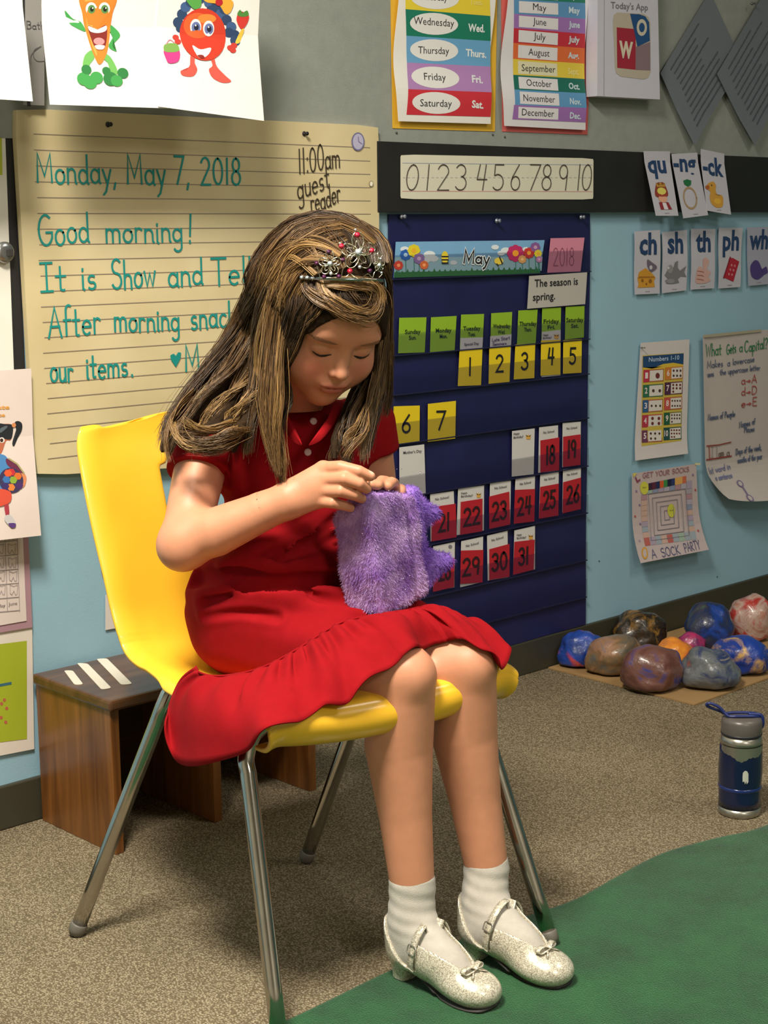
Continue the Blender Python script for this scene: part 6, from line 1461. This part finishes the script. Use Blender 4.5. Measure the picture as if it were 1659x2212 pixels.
# ---------------------------------------------------------------- hair
def hs(px, py, off):
    ds = np.linspace(2.10, 2.52, 260); P = CAM + ds[:, None]*ray(px, py); v = f_head(P)-off
    i = np.argmax(v < 0) if (v < 0).any() else np.argmin(v); return P[i]
def gpt(q, off):
    if len(q) == 2: return hs(q[0], q[1], off)
    return at(*q)
def G_(pts, r, off=.012, n=60, wave=.004, shade=.5, root=None):
    return dict(p=[gpt(q, off) for q in pts], r=r, n=n, w=wave, s=shade)
guides = [
 # outer left fall, from the crown over the side to the curls on the shoulder
 G_([(778, 508), (735, 486), (650, 490), (600, 530), (562, 590), (537, 660, 2.40), (505, 725, 2.41), (458, 790, 2.40), (405, 858, 2.38), (366, 915, 2.36), (352, 972, 2.345)], (.014, .020, .024, .010), .016, 90, .005, .35),
 G_([(790, 530), (735, 496), (660, 508), (615, 552), (580, 612), (556, 690, 2.37), (522, 770, 2.37), (474, 838, 2.36), (418, 898, 2.33), (382, 940, 2.315), (366, 978, 2.31)], (.014, .020, .026, .010), .014, 90, .005, .45),
 G_([(795, 545), (742, 510), (682, 528), (634, 572), (600, 632), (576, 710, 2.34), (548, 790, 2.34), (508, 860, 2.33), (462, 915, 2.29), (412, 945, 2.275), (378, 935, 2.27)], (.014, .018, .024, .008), .014, 90, .005, .6),
 G_([(748, 524), (694, 548), (644, 590), (612, 650), (592, 730, 2.31), (572, 815, 2.32), (546, 885, 2.30), (508, 935, 2.27), (455, 962, 2.258), (398, 958, 2.258)], (.012, .018, .022, .007), .013, 90, .005, .55),
 G_([(765, 500), (705, 480), (625, 504), (575, 560), (548, 630), (522, 700, 2.43), (480, 770, 2.44), (430, 830, 2.42), (385, 885, 2.40), (355, 935, 2.38)], (.012, .016, .020, .010), .018, 70, .005, .3),
 G_([(590, 600), (575, 680, 2.34), (560, 780, 2.35), (540, 860, 2.35), (520, 930, 2.31), (505, 975, 2.29)], (.016, .022, .022, .008), .014, 70, .005, .25),
 G_([(600, 560), (560, 640, 2.38), (530, 720, 2.40), (490, 800, 2.40), (450, 870, 2.37), (432, 930, 2.34)], (.016, .022, .024, .010), .016, 80, .005, .4),
 # front locks beside the face
 G_([(664, 562), (624, 592), (604, 650), (594, 730, 2.255), (590, 820, 2.25), (588, 900, 2.25), (592, 965, 2.25), (602, 1030, 2.25)], (.010, .013, .014, .003), .013, 80, .004, .65),
 G_([(650, 572), (612, 606), (590, 680), (574, 760, 2.29), (578, 840, 2.29), (596, 910, 2.28), (610, 980, 2.265), (612, 1052, 2.262)], (.010, .013, .011, .002), .013, 60, .004, .7),
 G_([(655, 566), (614, 590), (582, 660), (568, 740, 2.30), (560, 820, 2.30), (548, 890, 2.29), (538, 950, 2.28), (532, 985, 2.28)], (.010, .015, .016, .005), .014, 70, .005, .5),
 G_([(608, 640), (600, 720, 2.265), (604, 800, 2.275), (618, 870, 2.29), (606, 950, 2.27), (588, 1000, 2.265)], (.008, .010, .010, .003), .012, 40, .004, .3),
 # curled ends sweeping over the sleeve
 G_([(560, 800, 2.33), (520, 880, 2.30), (470, 925, 2.275), (425, 925, 2.265), (395, 905, 2.262)], (.010, .012, .008, .002), .01, 26, .004, .75),
 G_([(545, 840, 2.33), (520, 905, 2.28), (470, 952, 2.262), (415, 965, 2.258), (380, 945, 2.262), (374, 905, 2.27)], (.008, .010, .006, .002), .01, 26, .004, .95),
 G_([(470, 870, 2.33), (430, 920, 2.29), (418, 950, 2.27), (424, 985, 2.262)], (.006, .006, .004, .001), .01, 14, .003, .9),
 G_([(420, 850, 2.36), (378, 900, 2.33), (362, 950, 2.31), (368, 1000, 2.30)], (.008, .008, .006, .002), .01, 24, .004, .65),
 # crown towards the right and the right fall
 G_([(680, 500), (730, 482), (776, 492), (815, 520), (832, 570), (838, 640, 2.345), (836, 710, 2.38), (838, 790, 2.41), (838, 860, 2.42), (830, 905, 2.41)], (.010, .010, .007, .003), .014, 60, .004, .45),
 G_([(822, 612), (829, 668, 2.34), (826, 730, 2.35), (816, 800, 2.35), (800, 870, 2.33), (786, 940, 2.30), (782, 1000, 2.285)], (.006, .007, .013, .005), .010, 60, .004, .55),
 G_([(826, 640, 2.35), (826, 720, 2.36), (812, 790, 2.37), (786, 850, 2.35), (762, 905, 2.325), (748, 960, 2.30), (756, 1005, 2.285)], (.006, .008, .016, .006), .010, 70, .005, .3),
 G_([(828, 700, 2.39), (820, 790, 2.39), (812, 860, 2.38), (800, 925, 2.345), (788, 975, 2.32)], (.008, .012, .015, .006), .010, 70, .005, .35),
 G_([(820, 760, 2.37), (800, 850, 2.34), (772, 915, 2.30), (748, 942, 2.285), (742, 965, 2.28)], (.006, .007, .006, .002), .010, 24, .004, .9),
 G_([(815, 800, 2.36), (795, 880, 2.32), (790, 925, 2.29), (762, 958, 2.275), (745, 990, 2.272)], (.006, .006, .005, .002), .010, 20, .004, .85),
 G_([(770, 850, 2.37), (745, 900, 2.34), (725, 950, 2.31), (722, 990, 2.29)], (.012, .016, .016, .008), .010, 50, .005, .15),
 # hair over the top, between tiara and crown
 G_([(775, 560), (755, 525), (730, 500), (700, 484)], (.012, .014, .014, .010), .012, 60, .002, .4),
 G_([(815, 575), (800, 535), (770, 505), (735, 488)], (.012, .014, .014, .010), .012, 60, .002, .35),
 G_([(735, 585), (715, 548), (690, 518), (660, 500)], (.012, .015, .015, .012), .012, 60, .002, .55),
 G_([(700, 588), (672, 560), (640, 545), (602, 566), (582, 620), (572, 690, 2.32), (566, 760, 2.325)], (.012, .016, .018, .010), .013, 90, .003, .6),
 G_([(672, 592), (650, 575), (620, 576), (594, 622), (580, 690, 2.30), (574, 770, 2.305)], (.010, .014, .016, .008), .013, 80, .003, .5),
 # light strand sweeping back above the band
 G_([(738, 552), (700, 532), (655, 528), (618, 555), (596, 600), (585, 650)], (.006, .009, .009, .005), .022, 40, .004, .8),
 G_([(728, 572), (690, 560), (650, 566), (622, 590), (607, 632), (606, 668)], (.005, .008, .008, .005), .021, 40, .004, .8),
 # fringe puffed below the band
 G_([(690, 608), (698, 632), (722, 656), (758, 676), (795, 684), (815, 668), (822, 632)], (.004, .008, .008, .004), .011, 70, .002, .72),
 G_([(655, 608), (664, 628), (690, 648), (722, 664), (762, 682), (800, 690)], (.004, .007, .007, .003), .010, 60, .002, .68),
 G_([(700, 610), (725, 612), (760, 612), (795, 616), (815, 634), (820, 662)], (.005, .008, .008, .005), .012, 80, .002, .68),
 G_([(712, 618), (732, 640), (765, 652), (800, 650), (815, 630)], (.004, .008, .008, .004), .003, 60, .001, .05),
 # temples
 G_([(646, 606), (648, 640), (644, 680), (630, 725), (616, 775), (608, 820, 2.28)], (.010, .014, .012, .004), .008, 70, .002, .15),
 G_([(672, 608), (676, 640), (664, 672), (644, 705), (625, 740), (612, 780)], (.008, .011, .008, .002), .007, 80, .002, .2),
 G_([(622, 604), (610, 650), (603, 710), (600, 770, 2.285), (600, 830, 2.29)], (.010, .013, .012, .006), .008, 70, .002, .1),
 G_([(690, 612), (694, 640), (688, 664), (668, 690)], (.006, .008, .006, .002), .006, 60, .001, .3),
 G_([(700, 612), (706, 635), (716, 655), (735, 672)], (.006, .009, .008, .003), .006, 60, .001, .2),
 G_([(740, 612), (748, 635), (762, 655), (780, 672)], (.008, .011, .009, .003), .006, 80, .001, .1),
 G_([(790, 614), (796, 635), (802, 655), (806, 670)], (.008, .010, .008, .003), .006, 60, .001, .15),
 G_([(816, 690, 2.40), (802, 760, 2.43), (778, 830, 2.43), (752, 885, 2.41), (735, 945, 2.37)], (.012, .020, .022, .012), .01, 80, .004, .12),
 G_([(812, 760, 2.41), (795, 840, 2.41), (780, 900, 2.38), (775, 950, 2.34)], (.012, .018, .018, .008), .01, 60, .004, .2),
 G_([(740, 496), (690, 482), (655, 488), (620, 508)], (.010, .012, .012, .008), .014, 50, .001, .3),
 G_([(712, 576), (700, 540), (680, 515), (650, 500)], (.012, .015, .015, .012), .011, 70, .001, .35),
 G_([(790, 575), (778, 540), (752, 508), (720, 490)], (.012, .014, .014, .010), .011, 70, .001, .3),
 G_([(664, 585), (640, 570), (612, 580), (588, 640), (578, 720, 2.31)], (.010, .014, .014, .008), .012, 80, .002, .4),
]
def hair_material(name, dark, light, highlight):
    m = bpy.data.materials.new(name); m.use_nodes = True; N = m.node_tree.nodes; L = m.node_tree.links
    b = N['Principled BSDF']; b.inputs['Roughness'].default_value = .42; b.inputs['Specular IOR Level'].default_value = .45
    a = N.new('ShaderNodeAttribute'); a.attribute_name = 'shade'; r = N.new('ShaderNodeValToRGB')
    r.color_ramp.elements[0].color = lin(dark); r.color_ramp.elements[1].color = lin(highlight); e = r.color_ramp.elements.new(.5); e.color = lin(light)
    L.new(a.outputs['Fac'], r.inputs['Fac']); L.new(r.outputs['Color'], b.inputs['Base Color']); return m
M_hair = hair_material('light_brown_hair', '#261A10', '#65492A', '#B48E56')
hV, hF, hS = [], [], []; nv = 0
gr = np.random.default_rng(3); SEG = 22
cluster = 7
for gd in guides:
    C_ = catmull(gd['p'], 6); s_ = np.r_[0, np.cumsum(np.linalg.norm(np.diff(C_, axis=0), axis=1))]; tot = s_[-1]
    nst = int(gd['n']*(3.4 if max(gd['r']) > .009 else 2.2))
    for cl_ in range(max(1, nst//cluster)):
        ca_ = np.array([gr.uniform(-.95, .95), gr.normal(0, .42)]); cph = gr.uniform(0, 6.28); csh = gr.normal(0, .16); cfreq = gr.uniform(1.2, 2.6)
        for st_i in range(cluster):
            so_ = gr.normal(0, .14, 2); t1 = 1 - abs(gr.normal(0, .06)); t = np.linspace(0, t1, SEG)
            P = np.stack([np.interp(t*tot, s_, C_[:, i]) for i in range(3)], 1)
            T_ = np.gradient(P, axis=0); T_ /= np.linalg.norm(T_, axis=1)[:, None]
            out = P-hc; out -= T_*(out*T_).sum(1)[:, None]; mixv = .5*BK + .5*out/np.linalg.norm(out, axis=1)[:, None]
            mixv -= T_*(mixv*T_).sum(1)[:, None]; nrm = mixv/np.linalg.norm(mixv, axis=1)[:, None]; bi = np.cross(T_, nrm)
            r = np.interp(t, np.linspace(0, 1, 4), gd['r'])
            a, b = ca_[0]+so_[0], ca_[1]+so_[1]
            wv_ = gd['w']*(.3+.9*t)
            off = bi*(a*r*1.25 + wv_*np.sin(t*6.28*cfreq+cph)*.7)[:, None] + nrm*(np.abs(b)*r*.55 + wv_*np.cos(t*6.28*cfreq*1.1+cph)*.45 + .001)[:, None]
            fly = gr.normal(0, 1, 3)*.0016*(1 if gr.random() > .10 else 4.0)
            P = P + off + fly[None]*(t**1.5)[:, None]
            w = .00062*(1 - .75*t**3)
            tri = np.array([0, 2.094, 4.189])
            ring = P[:, None, :] + w[:, None, None]*(np.cos(tri)[None, :, None]*bi[:, None, :] + np.sin(tri)[None, :, None]*nrm[:, None, :])
            hV.append(ring.reshape(-1, 3)); k = np.arange(SEG-1)[:, None]*3; j = np.arange(3)[None]
            f_ = np.stack([k+j, k+(j+1) % 3, k+3+(j+1) % 3, k+3+j], -1).reshape(-1, 4) + nv; hF.append(f_); nv += SEG*3
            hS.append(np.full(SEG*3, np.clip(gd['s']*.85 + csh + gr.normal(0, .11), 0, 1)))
hair = gpart('hair', np.vstack(hV), np.vstack(hF), M_hair); attr(hair, 'shade', np.concatenate(hS)); hair['label'] = 'long light brown hair falling over both shoulders'
hair['kind'] = 'stuff'
chains = []
for gd in guides:
    C_ = catmull(gd['p'], 2); rr_ = np.interp(np.linspace(0, 1, len(C_)), np.linspace(0, 1, 4), gd['r'])
    chains.append((C_, rr_))
big = [i for i, gd in enumerate(guides) if max(gd['r']) > .0105]
def f_hairmass(P):
    q = (P-hc) @ HM / HS
    cap = f_head(P)-.0045; cut = s_ell(q, (0, -.034, .088), (.066, .088, .082)); cap = smax(cap, -cut, .004)
    cap = smax(cap, -(q[:, 1]+.055), .004)
    d = cap; far = np.ones(len(P), bool)
    for i in big:
        C_, rr_ = chains[i]; lo_ = C_.min(0)-.05; hi_ = C_.max(0)+.05; m_ = ((P > lo_) & (P < hi_)).all(1)
        if not m_.any(): continue
        e = s_poly(P[m_], C_[::1], rr_*.52 - .001); d[m_] = smin(d[m_], e, .010)
    return d
V, F = sdf_mesh(f_hairmass, (1.33, -.96, .68), (1.72, -.56, 1.12), .0036, newton=1)
hm = gpart('under_hair', V, F, mat('under_hair_brown', '#2C2014', .85, noise=.4, scale=90, bump=.6, bscale=300, spec=.1), True, hair)

# ---------------------------------------------------------------- tiara
tc0 = hs(772, 603, .022)
tiara = empty('tiara', tuple(tc0), 'silver wire tiara with red and clear stones worn across the child\'s hair', 'tiara')
def tpart(name, V, F, m, smooth=True):
    return np_mesh(name, np.asarray(V)-tc0, np.asarray(F), tiara, m, smooth)
TS = mat('tiara_silver', '#D9D2B8', .16, metal=1.0); RG = mat('red_stone', '#C0143A', .08, coat=1.0, spec=.9); PG_ = mat('plum_stone', '#4A1440', .1, coat=1.0); CG = mat('clear_stone_and_glint', '#D6E2EA', .05, metal=.55, coat=1.0)
bandpx = [(634, 599), (652, 600), (675, 601), (700, 602), (725, 603), (750, 603.5), (775, 604), (800, 604.5), (816, 605), (828, 606)]
bpts = catmull([hs(x, y, .020 if x > 690 else .017) for x, y in bandpx], 6); bx_ = catmull([np.array([x, y, 0.0]) for x, y in bandpx], 6)
V = []
for i, p in enumerate(bpts):
    t = bpts[min(i+1, len(bpts)-1)]-bpts[max(i-1, 0)]; t /= np.linalg.norm(t); u = UP*.97+BK*.2; u -= t*(u @ t); u /= np.linalg.norm(u); n = np.cross(u, t)
    for a, b in ((-.0022, .0006), (.0022, .0006), (.0022, -.0006), (-.0022, -.0006)): V.append(p+u*a+n*b)
n = len(bpts); tpart('head_band', V, [(i*4+k, i*4+(k+1) % 4, (i+1)*4+(k+1) % 4, (i+1)*4+k) for i in range(n-1) for k in range(4)], mat('band_silver', '#AEB8C2', .18, metal=1.0))
def tp(px, py):
    x = min(max(px, 634), 828); b = np.array([np.interp(x, bx_[:, 0], bpts[:, i]) for i in range(3)]); yb = np.interp(x, bx_[:, 0], bx_[:, 1])
    h = (yb-py)/FPX*2.28; ext = (px-x)/FPX*2.28
    return b + (UP*.98 + BK*.02)*h + RT*ext + BK*.001
wires = []
def wire(pts, r=.0007, closed=False):
    P = catmull([tp(*q) for q in pts], 5, closed); P = np.vstack([P, P[:1]]) if closed else P
    V, F = tube(P, r, 5, cap=False); wires.append((V, F))
def petal(cx, cy, ang, L_, wd, r=.0007):
    ca_, sa_ = math.cos(math.radians(ang)), -math.sin(math.radians(ang))
    wire([(cx + ca_*L_*(.5-.5*math.cos(t)) - sa_*wd*math.sin(t)*(.6+.4*(.5-.5*math.cos(t))), cy + sa_*L_*(.5-.5*math.cos(t)) + ca_*wd*math.sin(t)*(.6+.4*(.5-.5*math.cos(t)))) for t in np.linspace(0, 2*math.pi, 10)[:-1]], r, True)
for cx, cy, sc, sq in ((774, 547, 1.0, 1.0), (713, 571, .66, 1.0), (819, 573, .62, .5)):
    for a in (92, 20, 164, 232, 306):
        petal(cx, cy, a, 26*sc*(1 if abs(math.cos(math.radians(a))) < .5 else sq), 6.5*sc*sq); petal(cx, cy, a, 44*sc*(1 if abs(math.cos(math.radians(a))) < .5 else .86*sq), 15*sc*sq, .0009)
wire([(737, 603), (740, 585), (746, 572)]); wire([(737, 602), (760, 600), (790, 602), (812, 604)], .0008); wire([(748, 598), (756, 592), (764, 597), (775, 603), (786, 597), (795, 592), (803, 599)])
wire([(692, 601), (713, 600), (735, 602)], .0008); wire([(692, 600), (688, 585), (684, 572)]); wire([(808, 560), (812, 548), (818, 560), (826, 552)]); wire([(805, 600), (812, 585), (826, 590), (818, 600)])
V, F, _ = merge(wires); tpart('wire_flowers', V, F, TS)
def gem(px, py, r, m, name='stone'):
    c = tp(px, py)+BK*.002; D_ = [RT, UP, -RT, -UP]; V = [c+BK*r*.6] + [c + (RT*math.cos(t)+UP*math.sin(t))*r for t in np.arange(8)*math.pi/4] + [c-BK*r*.5]
    F = [(0, i+1, (i+1) % 8+1) for i in range(8)] + [(9, (i+1) % 8+1, i+1) for i in range(8)]
    tpart(name, V, F, m, False)
for x, y in ((772, 510), (738, 534), (803, 543), (756, 587)): gem(x, y, .0042, RG, 'red_stone')
for x, y in ((710, 546), (684, 570), (741, 563), (799, 586), (700, 599), (732, 598)): gem(x, y, .0034, PG_, 'plum_stone')
for x, y, r in ((774, 547, .0052), (713, 571, .0040), (819, 574, .0034), (777, 578, .0026), (715, 592, .0026), (768, 499, .002), (735, 528, .0018), (652, 600, .003), (664, 600.5, .003), (676, 601, .003), (822, 560, .002), (824, 590, .002)): gem(x, y, r, CG, 'clear_stone_and_glint')  # the three along the left band are modelled bluish reflections, the rest stones

# ---------------------------------------------------------------- furry purple bag
B0 = at(826, 1338, 2.300)
def sc3(a, b, c): return RT*a + UP*b + FW*c
bv = sc3(-.024, .190, -.050); bw2 = sc3(.074, .039, .088); bw1 = sc3(-.052, .026, .045)
ev = bv/np.linalg.norm(bv); e2 = bw2 - ev*(bw2 @ ev); e2 /= np.linalg.norm(e2); e1 = np.cross(ev, e2); e1 = e1 if e1 @ bw1 > 0 else -e1
BR = np.stack([e1, e2, ev], 1)
bag = empty('furry_bag', tuple(B0), 'small purple furry bag with two pointed ears held upright on the lap', 'bag')
def bl(P): return (P-B0) @ BR
def Bw(a, b, c): return B0 + BR @ np.array([a, b, c])
def f_bagmain(P):
    q = bl(P); 
    d = s_box(P, Bw(.034, .055, .096), (.036, .056, .094), BR, .009)
    # the left face runs lower at its outer top corner
    cutp = (q[:, 2] - (.190 - .85*np.maximum(0, q[:, 0]-.018))); d = smax(d, cutp*.75, .006); d = smax(d, q[:, 2]-.190+.30*np.maximum(q[:, 1], 0), .006)
    d = smax(d, -(q[:, 2] + .0*q[:, 0]) , .008)
    d = d + .0075*np.exp(-((q[:, 1]-.080-.006*np.sin(q[:, 2]*16))/.0045)**2)*np.clip((.05-q[:, 0])/.02, 0, 1)
    return d + .0018*np.sin(q[:, 2]*70+q[:, 1]*30)*np.cos(q[:, 1]*55)
def f_bagback(P):
    d = s_box(P, Bw(.038, .126, .083), (.028, .012, .080), BR, .009)
    return d + .0012*np.sin(bl(P)[:, 2]*80)
def fur_material(nm, c1, c2):
    fur_m = bpy.data.materials.new(nm); fur_m.use_nodes = True
    _b = fur_m.node_tree.nodes['Principled BSDF']; _b.inputs['Roughness'].default_value = .75; _b.inputs['Sheen Weight'].default_value = .35; _b.inputs['Specular IOR Level'].default_value = .25
    _t = fur_m.node_tree.nodes.new('ShaderNodeTexCoord'); _n = fur_m.node_tree.nodes.new('ShaderNodeTexNoise'); _n.inputs['Scale'].default_value = 22; _n.inputs['Detail'].default_value = 6
    _r = fur_m.node_tree.nodes.new('ShaderNodeValToRGB'); _r.color_ramp.elements[0].color = lin(c1); _r.color_ramp.elements[1].color = lin(c2); _r.color_ramp.elements[0].position = .35; _r.color_ramp.elements[1].position = .65
    _l = fur_m.node_tree.links; _l.new(_t.outputs['Object'], _n.inputs['Vector']); _l.new(_n.outputs['Fac'], _r.inputs['Fac']); _l.new(_r.outputs['Color'], _b.inputs['Base Color'])
    return fur_m
fur_m = fur_material('lilac_fur', '#8E5FB6', '#C4A2D6'); fur_deep = fur_material('deep_purple_fur', '#7440BC', '#A880DE')
def fur_on(V, F, parent, count, L_, name='fur', seed=1, fm=None):
    r_ = np.random.default_rng(seed); A, B_, C_ = V[F[:, 0]], V[F[:, 1]], V[F[:, 2]]; nr = np.cross(B_-A, C_-A); ar = np.linalg.norm(nr, axis=1); pr_ = ar/ar.sum()
    k = r_.choice(len(F), count, p=pr_); w_ = r_.random((count, 2)); D_ = V[F[k, 3]]; P = (1-w_[:, :1])*((1-w_[:, 1:])*A[k]+w_[:, 1:]*B_[k]) + w_[:, :1]*((1-w_[:, 1:])*D_+w_[:, 1:]*C_[k])
    n_ = nr[k]/(ar[k][:, None]+1e-12); d = n_ + r_.normal(0, .55, (count, 3)) + np.array([0, 0, -.35]); d /= np.linalg.norm(d, axis=1)[:, None]
    s = np.cross(d, r_.normal(0, 1, (count, 3))); s /= np.linalg.norm(s, axis=1)[:, None]; L2 = L_*(.5+.8*r_.random(count))[:, None]; w0 = .00035
    mid = P + d*L2*.55 + np.array([0, 0, -.0004]); tip = P + d*L2 + np.array([0, 0, -.0012])
    VV = np.stack([P-s*w0, P+s*w0, mid+s*w0*.8, mid-s*w0*.8, tip+s*w0*.15, tip-s*w0*.15], 1).reshape(-1, 3); o = np.arange(count)[:, None]*6
    FF = np.concatenate([o+np.array([[0, 1, 2, 3]]), o+np.array([[3, 2, 4, 5]])])
    ob = np_mesh(name, VV, FF, parent, fm, True); ob['kind'] = 'stuff'; return ob
def bpart(name, f, lo, hi, h, count, L_, seed):
    V, F = sdf_mesh(f, lo, hi, h); V = V - B0; o = np_mesh(name, V, F, bag, fur_m if seed == 1 else fur_deep, True); fur_on(V, F, o, count, L_, seed=seed, fm=fur_m if seed == 1 else fur_deep); return o
allc = np.array([Bw(a, b, c) for a in (-.02, .09) for b in (-.02, .23) for c in (-.02, .215)]); LO, HI = allc.min(0), allc.max(0)
bpart('front_pouch', f_bagmain, LO, HI, .0026, 26000, .0045, 1)
bpart('back_panel', f_bagback, LO, HI, .0026, 9000, .0048, 2)
def ear(z0, seed, tipx, tipz):
    c0 = Bw(.038, .136, z0-.028); c1 = Bw(.038, .136, z0+.028); tp_ = Bw(.036, .134+tipx, z0+tipz); mid_ = (c0+c1)/2
    def f(P):
        d = s_cone(P, c0, tp_, .0100, .0070); d = smin(d, s_cone(P, c1, tp_, .0100, .0070), .008); return smin(d, s_cone(P, mid_, tp_, .0125, .0075), .008)
    bpart('ear', f, LO, HI+.03, .0028, 4200, .0072, seed)
ear(.118, 3, .056, -.014); ear(.032, 4, .074, -.010)
# zip between the panels
V, F = tube([Bw(.030, .1115, z) for z in np.linspace(.012, .150, 12)], .0032, 8); np_mesh('zip', np.array(V)-B0, np.array(F[:-2]), bag, mat('purple_zip', '#8E7CB8', .5), True)
# sparse glitter threads in the fur
r_ = np.random.default_rng(9); tv = []
for k in range(70):
    if k % 2: p = Bw(-.005, r_.uniform(.005, .10), r_.uniform(.01, .19))
    else: p = Bw(r_.uniform(.0, .03), -.004 + r_.uniform(0, .002), r_.uniform(.01, .18)) if k % 4 else Bw(r_.uniform(.0, .05), .131, r_.uniform(.01, .19))
    d = r_.normal(0, 1, 3); d /= np.linalg.norm(d); tv.append(tube([p, p+d*.0022], .0005, 4))
V, F, _ = merge(tv); F = [f for f in F if len(f) == 4]; o = np_mesh('glitter_thread', np.array(V)-B0, np.array(F), bag, mat('tinsel', '#F4E9FF', .1, metal=1.0), False); o['kind'] = 'stuff'
